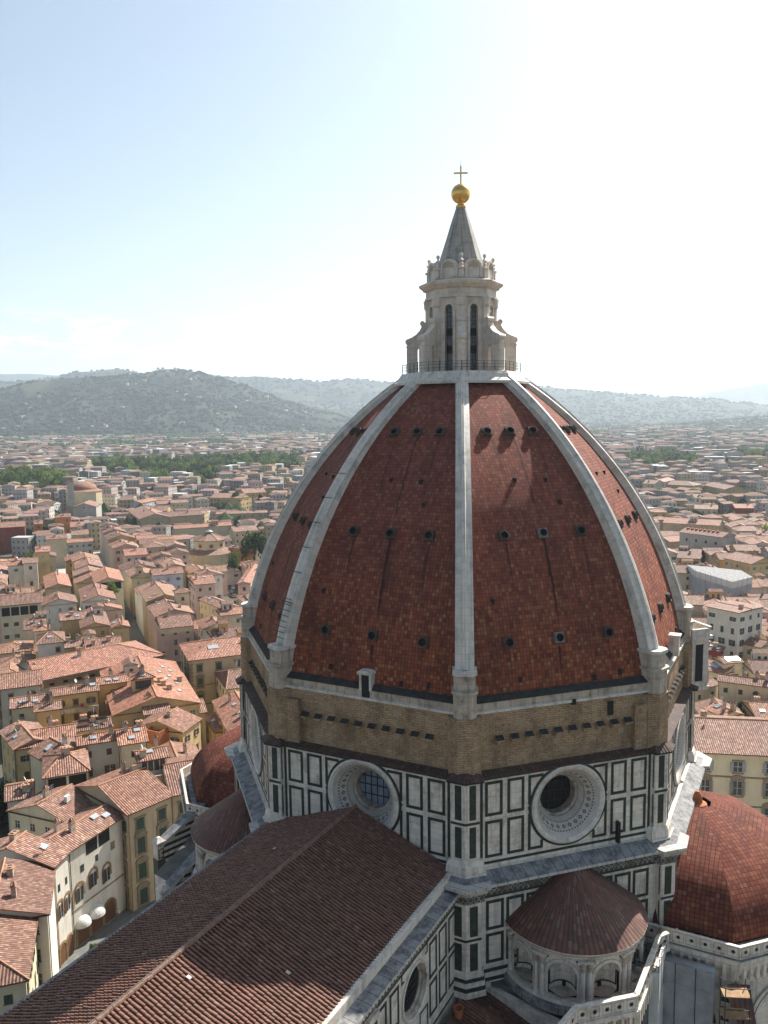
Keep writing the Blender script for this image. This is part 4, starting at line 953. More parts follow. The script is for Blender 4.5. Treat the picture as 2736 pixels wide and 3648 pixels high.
# balustrade of the south west terrace
mb = MB(); md = mb
pts = [(-31.5, -21.2), (-28.5, -21.9), (-24.6, -26.3), (-15.3, -26.7), (-14.3, -27.4)]
for (a, b) in zip(pts, pts[1:]):
    a, b = Vector(a), Vector(b); d = (b-a); L_ = d.length; d.normalize(); ang = math.atan2(d.y, d.x)-PI/2; n_ = Vector((math.cos(ang), math.sin(ang)))
    f = frame(a, ang); mb.box(f, 0, L_, 33.0, 34.25, -.18, .12, 'marble'); mb.box(f, 0, L_, 34.25, 34.4, -.25, .2, 'ribm'); mb.box(f, 0, L_, 32.6, 33.0, -.2, .3, 'marble'); mb.box(f, 0, L_, 0, 32.6, -.6, -.3, 'marble'); mb.box(f, 0, L_, 31.4, 32.6, -.3, -.1, 'marble')
    n = max(1, int(L_/1.05))
    for i in range(n):
        t = L_*(i+.5)/n
        for side, fd in ((1, .132), (-1, -.19)):
            for q in range(3):
                an = q*PI/3; dx, dz = math.cos(an)*.22, math.sin(an)*.22; px, pz = -math.sin(an)*.06, math.cos(an)*.06
                md.face([f(t-dx-px, 33.65-dz-pz, fd), f(t+dx-px, 33.65+dz-pz, fd), f(t+dx+px, 33.65+dz+pz, fd), f(t-dx+px, 33.65-dz+pz, fd)], 'dark')
            if side == 1: rectframe(md, f, t-.46, t+.46, 33.15, 34.15, .05, 'plinth', .1, .14)
    for i in range(int(L_/.8)): t = .4+i*.8; mb.box(f, t-.14, t+.14, 31.2, 32.6, -.1, .28, 'marble'); md.box(f, t+.2, t+.5, 31.4, 32.1, -.1, -.04, 'arch')
bal = sub(cath, 'balustrade', mb, label='pierced star balustrade round the terrace')
# ------------------------------------------------------------------ ground, streets
def struct(name, mb): o = mb.build(name); o['kind'] = 'structure'; return o
mb = MB(); G = 30000
mb.face([(-G, -G, 0), (G, -G, 0), (G, G, 0), (-G, G, 0)], 'ground'); struct('ground', mb)
mb = MB(); mb.face([(-130, -60, .004), (90, -60, .004), (100, 95, .004), (60, 100, .004), (-130, 72, .004)], 'paving'); struct('cathedral_square', mb)
SD = Vector((.6387, .7694)); SN = Vector((.7694, -.6387)); S0 = Vector((74.7, 109.6))
sp = lambda s, d: S0+SD*s+SN*d
mb = MB(); mb.face([(*sp(-25, 0), .008), (*sp(-25, -9), .008), (*sp(330, -9), .008), (*sp(330, 0), .008)], 'paving'); struct('street', mb)
mb = MB(); mb.face([(*sp(238, -9), .012), (*sp(238, -60), .012), (*sp(338, -60), .012), (*sp(338, 12), .012), (*sp(238, 0), .012)], 'slabw'); struct('piazza', mb)

# ------------------------------------------------------------------ houses
OCC = []      # oriented rectangles already built on
def occupied(p, rad=5.0):
    for (c, u, hl, hw) in OCC:
        d = Vector(p)-c; a = abs(d.dot(u)); b = abs(d.dot(Vector((-u.y, u.x))))
        if a < hl+rad and b < hw+rad: return True
    return False
WIN = {}
def winmesh(kind):
    if kind in WIN: return WIN[kind]
    mb = MB(); f = lambda t, z, d=0: Vector((t, -d, z))
    wd, ht, sh, tr, sty = kind
    h = wd/2
    mb.box(f, -h, h, 0, ht, -.05, .02, 'winglass')
    if tr:
        mb.box(f, -h-.18, -h, -.1, ht+.1, -.05, .1, tr); mb.box(f, h, h+.18, -.1, ht+.1, -.05, .1, tr); mb.box(f, -h-.3, h+.3, ht+.1, ht+.32, -.05, .22, tr); mb.box(f, -h-.25, h+.25, -.3, -.1, -.05, .2, tr)
    else: mb.box(f, -h-.1, h+.1, -.12, 0, -.05, .1, 'stone')
    if sty in ('open', 'pedopen') and sh:
        mb.box(f, -h-.55, -h-.02, 0, ht, .02, .12, sh); mb.box(f, h+.02, h+.55, 0, ht, .02, .12, sh)
        mb.box(f, -.03, .03, 0, ht, .02, .05, 'white'); mb.box(f, -h, h, ht*.5, ht*.5+.05, .02, .05, 'white')
    elif sh: mb.box(f, -h, -.02, 0, ht, .02, .07, sh); mb.box(f, .02, h, 0, ht, .02, .07, sh)
    else: mb.box(f, -.03, .03, 0, ht, .02, .05, 'white'); mb.box(f, -h, h, ht*.6, ht*.6+.05, .02, .05, 'white')
    if sty in ('ped', 'pedopen'):
        n = 8
        mb.box(f, -h-.4, h+.4, ht+.32, ht+.55, -.05, .3, tr)
        for i in range(n):
            a, b = PI*i/n, PI*(i+1)/n; q = lambda an, d: f((h+.35)*math.cos(an), ht+.55+.45*math.sin(an), d)
            mb.face([f(0, ht+.55, .3), q(a, .3), q(b, .3)], tr); mb.face([q(a, -.05), q(b, -.05), q(b, .3), q(a, .3)], tr)
        mb.box(f, -h-.35, -h, -.3, ht+.32, -.05, .18, tr); mb.box(f, h, h+.35, -.3, ht+.32, -.05, .18, tr)
    WIN[kind] = mb.mesh('window'); return WIN[kind]
CH = []
def chimneymesh(i):
    while len(CH) <= i:
        mb = MB(); q = len(CH); w_ = (.45, .6, .35)[q % 3]; h = (1.5, 1.1, 1.9)[q % 3]
        mb.wbox(0, 0, h/2-.5, w_*2, w_*1.4, h+1, 'plinth'); mb.wbox(0, 0, h+.12, w_*2.4, w_*1.8, .16, 'ridge')
        if q % 2 == 0: mb.prism([(-w_, -w_*.8), (w_, -w_*.8), (w_, w_*.8), (-w_, w_*.8)], h+.35, h+.75, 'roof', poly1=[(-.1, -.1), (.1, -.1), (.1, .1), (-.1, .1)])
        for s_ in (-.6, .6): mb.wbox(s_*w_, 0, h+.28, .12, w_, .2, 'plinth')
        CH.append(mb.mesh('chimney'))
    return CH[i]
HOUSES = []
_m = MB(); _m.tube((0, 0, -.2), (0, 0, 2.6), .045, 'metal', 4)
for _z in (1.7, 2.1, 2.5): _m.tube((-.55, 0, _z), (.55, 0, _z), .03, 'metal', 4)
ANT = _m.mesh('antenna')
_m = MB(); _c = Vector((-.1, -.1, 1.2)); _n = Vector((.6, -.7, .4)).normalized(); _u = _n.orthogonal().normalized(); _v = _n.cross(_u)
_m.lathe([(.48, .12), (.3, .04), (0, 0)], 'white', n=12, axis=lambda x, y, z: _c+_u*x+_v*y+_n*z); _m.tube((0, 0, -.2), _c, .05, 'metal', 5); DISH = _m.mesh('satellite_dish')
_m = MB(); _m.wbox(0, 0, .06, 1.3, 1.0, .2, 'metal'); _m.wbox(0, 0, .15, 1.1, .8, .06, 'skylt'); SKYL = _m.mesh('skylight')
RROOM = []
for _i, (_a, _b, _h) in enumerate(((3.6, 3.0, 2.4), (4.6, 3.2, 2.8), (2.8, 2.8, 3.2))):
    _m = MB(); _m.wbox(0, 0, _h/2-.3, _a, _b, _h+.6, 'plaster'); _e = .35
    _q = [(-_a/2-_e, -_b/2-_e), (_a/2+_e, -_b/2-_e), (_a/2+_e, _b/2+_e), (-_a/2-_e, _b/2+_e)]
    _m.face([(*p, _h) for p in _q][::-1], 'brownw'); _m.prism(_q, _h, _h+.12, 'ridge', top=False)
    for _s in (-1, 1): _m.face([(-_a/2-_e, _s*(_b/2+_e), _h+.12), (_a/2+_e, _s*(_b/2+_e), _h+.12), (_a/2+_e, 0, _h+.9), (-_a/2-_e, 0, _h+.9)], 'roof')
    for _s in (-1, 1): _m.face([(_s*_a/2, -_b/2, _h), (_s*_a/2, _b/2, _h), (_s*_a/2, 0, _h+.85)], 'plaster')
    for _x in ((-.9, .9) if _i < 2 else (0,)):
        for _s in (-1, 1): _m.wbox(_x, _s*_b/2, 1.3, .8, .1, 1.3, 'winglass')
    for _s in (-1, 1): _m.wbox(_s*_a/2, 0, 1.3, .1, .9, 1.2, 'shutb')
    RROOM.append(_m.mesh('roof_room'))
def sh(o): return o
def put(name, mesh, parent, loc, rz=0, col=None):
    o = bpy.data.objects.new(name, mesh); COL.objects.link(o); o.location = Vector(loc)-wloc(parent); o.rotation_euler.z = rz; o.parent = parent
    if col: o.color = (*col, 1)
    return o
def roofgeo(mb, A, B, depth, ze, rise, hips, ov=.45, m='roof', cap='ridge', thick=.22):
    # A,B front eave corners (xy), depth vector towards the back
    A, B = Vector(A), Vector(B); t = (B-A).normalized(); n = Vector(depth); D = n.length; n = n/D
    hw = D/2; sl = rise/hw; drop = ov*sl; L_ = (B-A).length
    eA, eB = ov, ov; a = A-t*eA-n*ov; b = B+t*eB-n*ov; c = B+t*eB+n*(D+ov); d = A-t*eA+n*(D+ov)
    ins = (hw+ov) if True else 0
    r0 = A+n*hw+(t*min(hw, L_*.42) if hips[0] == '1' else -t*ov); r1 = B+n*hw-(t*min(hw, L_*.42) if hips[1] == '1' else -t*ov)
    z = ze-drop+.05; zr = ze+rise+.05; P = lambda p, q: (p.x, p.y, q)
    mb.face([P(a, z), P(b, z), P(r1, zr), P(r0, zr)], m); mb.face([P(c, z), P(d, z), P(r0, zr), P(r1, zr)], m)
    if hips[0] == '1': mb.face([P(d, z), P(a, z), P(r0, zr)], m)
    if hips[1] == '1': mb.face([P(b, z), P(c, z), P(r1, zr)], m)
    q = [a, b, c, d]
    for i in range(4):
        j = (i+1) % 4
        gable = (i == 1 and hips[1] != '1') or (i == 3 and hips[0] != '1')
        if gable:
            r = r1 if i == 1 else r0
            mb.face([P(q[i], z-thick), P(q[i], z), P(r, zr), P(r, zr-thick)], cap); mb.face([P(r, zr-thick), P(r, zr), P(q[j], z), P(q[j], z-thick)], cap)
        else: mb.face([P(q[i], z-thick), P(q[j], z-thick), P(q[j], z), P(q[i], z)], 'brownw')
    mb.face([P(d, z-thick), P(c, z-thick), P(b, z-thick), P(a, z-thick)], 'brownw')
    mb.tube(P(r0, zr+.03), P(r1, zr+.03), .16, cap, 6)
    if hips[0] == '1': mb.tube(P(a, z+.05), P(r0, zr+.03), .13, cap, 5); mb.tube(P(d, z+.05), P(r0, zr+.03), .13, cap, 5)
    if hips[1] == '1': mb.tube(P(b, z+.05), P(r1, zr+.03), .13, cap, 5); mb.tube(P(c, z+.05), P(r1, zr+.03), .13, cap, 5)
    return r0, r1, sl
def house(A, B, depth, ze, rise, hips='00', col=(.6, .5, .35), label='', zb=0, win=None, rcol=(1, 1, 1), group=None, detail=1, name='house', cat='house', wsp=3.0, top_open=False, floors=None, fh=3.7, wsc=1.0):
    A, B, dv = Vector(A[:2]), Vector(B[:2]), Vector(depth[:2]); D = dv.length; n = dv/D; t = (B-A).normalized(); Ln = (B-A).length
    ctr = (A+B)/2+dv/2
    root = empty(name, (ctr.x, ctr.y, zb), label, cat, group)
    OCC.append((ctr, t, Ln/2, D/2)); HOUSES.append((root, ctr, ze, col))
    mw = MB(); corners = [A, B, B+dv, A+dv]
    for i in range(4):
        p, q = corners[i], corners[(i+1) % 4]
        pts = [(*p, zb), (*q, zb), (*q, ze)]
        if (i == 1 and hips[1] != '1') or (i == 3 and hips[0] != '1'): m_ = (p+q)/2; pts.append((*m_, ze+rise))
        pts.append((*p, ze)); mw.face(pts, 'plaster')
    wall = mw.build('wall', root, col=col)
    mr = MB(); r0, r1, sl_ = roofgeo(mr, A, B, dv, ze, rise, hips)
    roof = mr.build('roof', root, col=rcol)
    rnd = random.Random(int(ctr.x*13+ctr.y*7))
    if detail >= 1:
        k = rnd.choice((0, 1, 1, 2)) if detail == 1 else rnd.choice((1, 2, 3))
        for i in range(k):
            u = rnd.uniform(.15, .85); v = rnd.uniform(-.6, .6); c = r0.lerp(r1, u)+n*v*D/2
            ch = put('chimney', chimneymesh(rnd.randrange(3)), roof, (c.x, c.y, ze+rise*(1-abs(v))), math.atan2(t.y, t.x))
    if detail >= 1:
        def spot(v0=-.7, v1=.7):
            u, v = rnd.uniform(.12, .88), rnd.uniform(v0, v1); c = r0.lerp(r1, u)+n*v*D/2; return Vector((c.x, c.y, ze+rise*(1-abs(v))+.1)), v
        if rnd.random() < .5: q, v = spot(-.3, .3); put('antenna', ANT, roof, q, rnd.uniform(0, 3))
        if rnd.random() < .3: q, v = spot(); put('satellite_dish', DISH, roof, q, rnd.uniform(-.5, .8))
        for i in range(rnd.choice((0, 0, 0, 1, 2))):
            q, v = spot(-.8, -.2); o = put('skylight', SKYL, roof, q, math.atan2(t.y, t.x)); sgn = 1 if v < 0 else -1
            o.rotation_euler = (math.atan(sl_)*sgn*(1 if Vector((-t.y, t.x)).dot(n) > 0 else -1), 0, math.atan2(t.y, t.x))
        if rnd.random() < .22 and Ln > 6 and D > 7: q, v = spot(-.4, .5); put('roof_room', RROOM[rnd.randrange(3)], root, (q.x, q.y, ze+rise*.4), math.atan2(t.y, t.x), rnd.choice(((.7, .66, .58), (.6, .5, .36), (.62, .42, .2), (.66, .6, .52))))
    if detail >= 2 and zb == 0:
        for c_ in (A, B):
            q = c_-n*.12; dp_ = MB(); dp_.tube((q.x, q.y, 0), (q.x, q.y, ze-.3), .07, 'iron' if rnd.random() < .5 else 'arch', 5); dp_.build('drainpipe', root)
    if win is not False:
        H = ze-zb; wsh = win or rnd.choice((('shutg', None), ('shutb', None), ('shutw', None), (None, None), ('shutb', 'stone')))
        cnt = 0
        for i in range(4):
            p, q = corners[i], corners[(i+1) % 4]; e = (q-p); el = e.length; e = e/el; nn = Vector((e.y, -e.x))
            mid = (p+q)/2; cv = Vector((CAMP.x-mid.x, CAMP.y-mid.y)).normalized()
            if nn.dot(mid-ctr) < 0: nn = -nn
            fc = nn.dot(cv)
            if fc < .12: continue
            nw = int((el-1.2)/wsp); ang = math.atan2(nn.y, nn.x)+PI/2
            if nw < 1: nw = 1 if el > 3 else 0
            fl = floors or max(1, int((H-1.5)/3.7))
            for r in range(min(fl, 4 if detail > 0 else 2)):
                zz = ze-(2.5*wsc if r == 0 else 2.9+fh*r)
                for j in range(nw):
                    if cnt > 44: break
                    if detail < 2 and rnd.random() < .18: continue
                    s_ = el*(j+.5)/nw; pt = p+e*s_
                    sty = rnd.choice(('open', 'shut', 'shut')) if wsh[0] else 'plain'
                    if wsc > 1.3: sty = 'open'
                    small = r == 0
                    wk = (1.0, 1.2 if small else 1.8, wsh[0], wsh[1], sty) if detail < 3 else (1.15, 1.5 if small else 2.1, wsh[0], 'stone', ('pedopen' if wsc > 1.3 else 'ped') if not small else sty)
                    ow = put('window', winmesh(wk), root, (pt.x, pt.y, zz-.5), ang); ow.scale = (wsc, 1, wsc); cnt += 1
    return root, roof, wall
def side(A, B):      # unit vector away from the camera, square to A-B
    t = (Vector(B)-Vector(A)).normalized(); n = Vector((t.y, -t.x)); m = (Vector(A)+Vector(B))/2
    return n if n.dot(m-Vector((CAMP.x, CAMP.y))) > 0 else -n
YE = (.58, .43, .22); OC = (.5, .38, .21); YP = (.64, .54, .37); CR = (.66, .57, .4); WH = (.7, .66, .58); GR = (.46, .44, .39); BE = (.5, .41, .28); OR = (.62, .27, .09); RD = (.28, .07, .05); PK = (.62, .47, .42); BL = (.55, .58, .64)
HS=[
('Z4',(655,345),(1155,20),(700,85),(1020,-85),17,19.4,'00',WH,'cream plastered house facing the cathedral with blind arches and two round white awnings'),
('Z4',(510,488),(655,345),(200,180),(520,-40),17,19.4,'00',WH,'sunlit end of the arched cream terrace where its facade bends'),
('Z4',(508,490),(450,935),(30,470),(-60,900),16.5,19,'00',WH,'house with dark brown roof left of the sunlit arched facade'),
('Z4',(340,960),(245,1560),(-200,960),(-260,1500),16,19,'01',CR,'bottom left house with reddish roof and cream wall above the street'),
('Z3',(430,1790),(790,1590),(110,1490),(480,1400),18,20.5,'00',BE,'olive plastered house right of the arched facade under a broad brown roof'),
('Z3',(795,1588),(1105,1530),(890,1200),(1235,1305),18,21,'00',BE,'olive house beside the north apse with a light orange back slope'),
('Z2',(925,1005),(1400,930),(950,962),(1375,885),20,20.8,'00',GR,'tall pale grey house with four plain windows and a narrow tiled top'),
('Z3',(355,1110),(610,1075),(325,968),(575,937),20,22,'00',CR,'cream house with bright orange striped roof next to the tall grey house'),
('Z2',(530,1385),(1040,1248),(690,1135),(860,1090),19,21.2,'11',WH,'white loggia house with two big square openings under a hipped roof'),
('Z2',(350,1085),(545,1200),(600,932),(825,1045),18.5,20.5,'00',CR,'small cream house with dark tiled slope behind the loggia house'),
('Z2',(8,840),(175,1052),(215,715),(325,862),18,20.5,'00',YE,'yellow corner house with dormer and dark left slope above the courtyard'),
('Z2',(178,1052),(885,848),(328,862),(830,745),18,20.5,'10',YE,'long yellow wing with striped roof running right from the corner house'),
('Z2',(890,840),(1310,768),(865,745),(1290,672),18,20,'00',YE,'yellow house end with two dark solar panels on its roof'),
('Z2',(422,608),(715,592),(340,538),(640,525),20,21.3,'10',YE,'square yellow house with one brown window and low hipped roof'),
('Z2',(130,570),(600,450),(75,488),(540,385),18.5,20.2,'00',CR,'cream end of the long roof row with a white satellite dish'),
('Z2',(615,425),(1158,342),(575,372),(1105,262),20.5,22,'00',YE,'long yellow house with brown doors and red towel on its balcony'),
('Z2',(1160,292),(1495,212),(1115,240),(1480,178),20,21,'00',YE,'yellow house with roof terrace plants beyond the red towel balcony'),
('Z5',(485,1568),(1930,1265),(425,1262),(1700,1125),18,21.5,'01',GR,'very long low palace with plain tiled roof and pale blue grey wall'),
('Z2',(0,345),(480,238),(0,205),(300,108),17.5,20,'00',GR,'grey house at the left edge with cluttered chimneys on its roof'),
('Z2',(830,1930),(1195,1700),(410,1690),(1000,1425),16,18.5,'00',CR,'house with broad pale brown roof slope and a white air conditioner'),
('Z2',(80,1660),(380,1570),(-20,1520),(330,1440),15.5,17,'00',WH,'plain cream walled house with small shaded roof at the left edge'),
('Z6',(830,1512),(1640,1415),(1190,1268),(1500,1240),20,24,'10',BE,'large stone trimmed palace on the street corner with pedimented windows'),
('Z3',(1132,694),(892,297),(800,690),(560,400),17.5,22,'00',OC,'house with wide orange roof full of skylights and small dormers'),
('Z3',(840,838),(1195,852),(795,690),(1130,690),14.5,17,'00',CR,'cream walled house under a plain roof between skylight roof and street'),
('Z3',(1440,1010),(1275,682),(1640,900),(1500,560),15,18,'00',YE,'bright yellow house beside the cathedral drum with brown patchy roof'),
('Z3',(1290,985),(1200,840),(1318,960),(1310,800),12,13,'00',YE,'narrow low yellow house across the alley from the cream wall'),
('Z3',(1410,560),(1590,530),(1385,385),(1560,365),16,18.5,'10',CR,'small hipped house in front of the corner palace'),
('Z3',(475,466),(682,436),(505,405),(640,388),22.5,23.6,'11',YE,'yellow roof tower with wide glazed opening and little hipped roof'),
('Z3',(250,830),(540,782),(110,735),(420,620),15.5,18,'00',YE,'house with dark roof inside the yellow courtyard'),
('Z3',(600,812),(830,715),(550,705),(755,645),17.5,19,'00',CR,'cream house with purple brown roof below the glass pyramid'),
('Z3',(500,935),(690,812),(620,940),(760,860),17.5,19,'00',YE,'yellow gabled house with small brown door beside the terrace'),
('Z3',(540,1272),(815,1222),(522,1188),(795,1163),22,23,'00',WH,'white rooftop terrace room with glass doors under striped tiles'),
('Z5',(95,215),(275,200),(85,135),(255,125),19,20.5,'00',WH,'white house with two blue grey shutters and orange roof behind the tree'),
('Z5',(275,188),(440,172),(262,128),(430,115),20,21.3,'00',WH,'taller white house adjoining the one with blue shutters'),
('Z7',(425,1052),(583,1042),(412,985),(562,975),21,22.5,'00',YE,'tall yellow house with green shutters and plain orange roof'),
('Z5',(545,482),(520,340),(685,438),(662,305),17,19,'00',BE,'house with wide orange roof and blank beige gable'),
('Z5',(1120,420),(1085,290),(1288,355),(1238,232),19,21.5,'00',CR,'house with open roof loggia under a broad overhanging orange gable'),
('Z5',(0,690),(490,662),(0,566),(582,525),19,21.5,'00',CR,'cream house with a row of wide dark openings under striped roof'),
('Z5',(498,686),(482,600),(700,622),(688,545),17.5,19.3,'00',WH,'white gabled house with one small window and antennas'),
('Z5',(975,640),(942,560),(1165,552),(1150,520),17.5,19.8,'00',WH,'white house whose long gable ends in a planted roof terrace'),
('Z5',(1055,760),(1045,720),(1250,722),(1235,640),16.5,18.5,'00',PK,'pinkish house with three gables beside the dark street'),
('Z5',(722,862),(1027,836),(714,780),(1018,756),17,18.5,'00',OC,'deep yellow house with striped roof and two grey shutters'),
('Z5',(962,950),(932,900),(1140,890),(1100,848),16.5,18.4,'00',OC,'ochre gabled house with two small skylit windows'),
('Z5',(1332,950),(1310,905),(1425,905),(1395,832),16.5,18.6,'00',OC,'ochre gabled house with a wide pale window by the street'),
('Z5',(290,972),(530,905),(300,862),(520,812),15.5,17.5,'00',CR,'low house with weathered roof below the row of dark openings'),
('Z5',(440,1142),(757,1088),(560,1003),(620,1000),19.5,22,'11',WH,'white house with pyramid roof and two dark windows'),
('Z5',(1020,1196),(1432,1152),(1003,1097),(1402,1052),18.5,20.3,'00',OC,'ochre house with striped roof just behind the very long palace'),
('Z5',(780,1180),(962,1168),(790,1112),(952,1098),18.5,19.8,'00',OC,'small ochre house behind the long palace next to white dish'),
('Z5',(402,986),(575,970),(450,925),(520,920),20,21.2,'11',CR,'small square roof turret beside the pyramid roofed house'),
('Z6',(685,792),(826,776),(700,752),(770,748),22,23.2,'11',CR,'cream tower room with one dark window above the street roofs'),
('Z6',(530,1170),(860,1150),(520,1055),(750,1020),18,20,'00',BE,'brown roofed house between the tower room and corner palace'),
('Z6',(890,700),(1100,690),(880,610),(1040,590),18,20,'00',PK,'pale house with brown shutter in the middle of the roofs'),
('Z6',(940,860),(1190,960),(1040,850),(1235,875),15,17,'00',CR,'wide plain roof house near the parked cars alley'),
('Z6',(1175,1030),(1405,985),(1130,975),(1340,930),19,20.5,'00',CR,'cream house with three windows close to the dome rib'),
('Z6',(905,610),(885,575),(1060,570),(1020,530),19,21,'00',WH,'white gabled house with round terrace near the green tree'),
('Z6',(440,600),(760,600),(380,540),(730,510),19,20.5,'00',BL,'lilac white house with flat terraces in the middle of the roofs'),
('Z6',(140,390),(370,345),(80,345),(300,290),17,19,'00',PK,'pink shuttered house on the right side of the long street'),
('Z6',(1310,132),(1560,110),(1265,80),(1505,64),14.5,16.5,'00',CR,'long cream house with two rows of windows behind the octagonal church'),
('Z6',(1250,300),(1470,320),(1260,290),(1400,262),9,11,'00',OR,'low orange house behind the tree beside the octagonal church'),
('Z6',(1350,690),(1480,500),(1440,640),(1530,470),15,17,'00',PK,'pinkish terraced house partly hidden by the dome rib'),
('Z7',(655,642),(835,632),(640,605),(790,592),17,18.5,'10',OR,'bright orange house with arched window left of the white portico'),
('Z7',(-60,765),(290,745),(-60,700),(240,690),17,19,'00',RD,'dark red house with grey shutters at the left edge'),
('Z7',(408,720),(500,712),(405,680),(490,668),15,16.5,'00',OR,'orange brown house beside the bright orange one'),
('Z7',(555,900),(785,880),(520,850),(760,840),17,19,'00',BE,'grey beige house with tall blank wall near the piazza'),
('Z7',(838,755),(1010,750),(848,690),(1000,695),13,14.5,'00',BE,'small beige house in front of the portico with a gutter'),
('Z7',(850,850),(1045,835),(830,800),(1000,780),15,17,'00',BE,'house with sunlit orange slope just left of the piazza'),
('Z7',(800,940),(1095,945),(800,890),(1040,900),14,16,'00',GR,'long grey wall house at the corner of the piazza'),
('Z8',(150,565),(370,560),(140,520),(330,505),15,18,'00',YE,'bright yellow gabled block behind the long museum roofs'),
('Z8',(20,560),(400,840),(110,490),(500,720),15,19,'00',BE,'long brown museum roof running diagonally beside the church'),
('Z8',(230,622),(690,594),(210,592),(650,548),15,17.5,'00',BE,'open loggia with dark columns under a long shallow roof'),
('Z8',(440,725),(960,690),(430,690),(950,665),13,15,'00',CR,'long low wing in front of the open loggia'),
('Z8',(760,440),(1040,445),(755,360),(1030,345),14,16,'00',YE,'yellow museum wing with pink roof and red openings'),
('Z8',(1070,400),(1270,390),(1040,350),(1260,340),14,16,'00',YE,'bright yellow building with four red shuttered windows near the park'),
('Z8',(280,500),(410,495),(275,472),(395,466),15,16.5,'00',CR,'cream house with shuttered windows beside the dark round tree'),
('Z8',(410,490),(560,480),(400,466),(545,455),16,17.5,'00',CR,'cream house with six shuttered windows next to the round tree'),
('Z8',(140,490),(280,462),(150,455),(260,440),16,18,'00',BL,'pale blue gabled house with two windows above the museum roofs'),
('Z8',(820,590),(1280,575),(815,570),(1270,552),12,13.5,'00',BE,'long narrow brown building behind the umbrella pines'),
('R1',(885,1483),(1110,1532),(960,1430),(1190,1470),17,19,'00',YE,'yellow house with six green shutters right of the grey church'),
('R1',(1120,1575),(1280,1590),(1150,1535),(1280,1530),13,15,'00',WH,'white house right of the yellow house with green shutters'),
('R1',(745,1885),(1003,1938),(760,1850),(1040,1890),24,24.6,'00',WH,'tall cream yellow block with roof terrace and rows of small windows'),
('R1',(515,1268),(866,1312),(560,1230),(925,1272),19,24,'00',GR,'massive grey beige church with long gabled roof right of the dome'),
('R1',(435,1350),(740,1325),(430,1300),(640,1290),11,13,'00',BE,'low aisle roof beside the grey beige church'),
('R1',(500,1480),(680,1490),(500,1400),(640,1395),12,14,'00',BE,'low beige building in front of the grey church'),
('R1',(330,865),(475,835),(300,835),(440,815),20,21,'00',CR,'cream apartment block with rows of windows below the right park'),
('R1',(210,865),(305,870),(190,830),(290,832),20,21,'00',CR,'tall pale block beside the dome rib below the right park'),
('R1',(495,862),(705,872),(500,795),(690,800),17,20,'01',YE,'yellow palace with arched windows and dark roof below the park'),
('R1',(720,880),(890,915),(735,840),(900,870),17,19,'00',OC,'ochre house with gabled side wall near two cypresses'),
('R1',(380,1190),(840,1215),(370,1145),(800,1165),14,17,'00',BE,'very long brown roof behind the grey beige church'),
('R1',(640,1075),(830,1080),(650,1045),(800,1040),16,18,'00',CR,'white grey house with brown roof in the right hand town'),
('R1',(980,1070),(1130,1070),(985,1035),(1110,1035),15,17,'00',RD,'house with bright red orange roof in the right hand town'),
('R1',(640,985),(690,985),(632,955),(680,950),20,21,'00',WH,'small white tower block with dark window bands'),
('R4',(1045,275),(1290,330),(1150,225),(1378,250),14,17,'00',YP,'yellow house beside the tall block with hooded roof vents'),
('R4',(885,510),(1090,495),(960,490),(1250,400),15,18,'00',YP,'yellow hall with wide brown door and a long glass rooflight'),
('R4',(822,705),(1500,790),(860,690),(1500,740),15,16.5,'00',YP,'yellow courtyard house with an arch and round plaque'),
('R4',(600,560),(880,632),(640,455),(890,495),12.5,14.5,'00',CR,'cream house with a flat white rooflight behind the gallery'),
('R4',(535,815),(825,745),(560,770),(820,690),12,14,'00',CR,'pale walled house with reddish roof and white rooflight'),
('R4',(685,1020),(870,1110),(740,1020),(880,1040),17,18.5,'00',YP,'small yellow house just behind the big palace roof'),
('R4',(500,1500),(1600,1553),(520,1150),(1500,1110),18,22.5,'00',CR,'big cream palace with pedimented stone windows behind the south apse'),
('R4',(610,345),(850,375),(600,310),(840,330),14,15,'00',RD,'low house with dark red roof under the tall cream block'),
]

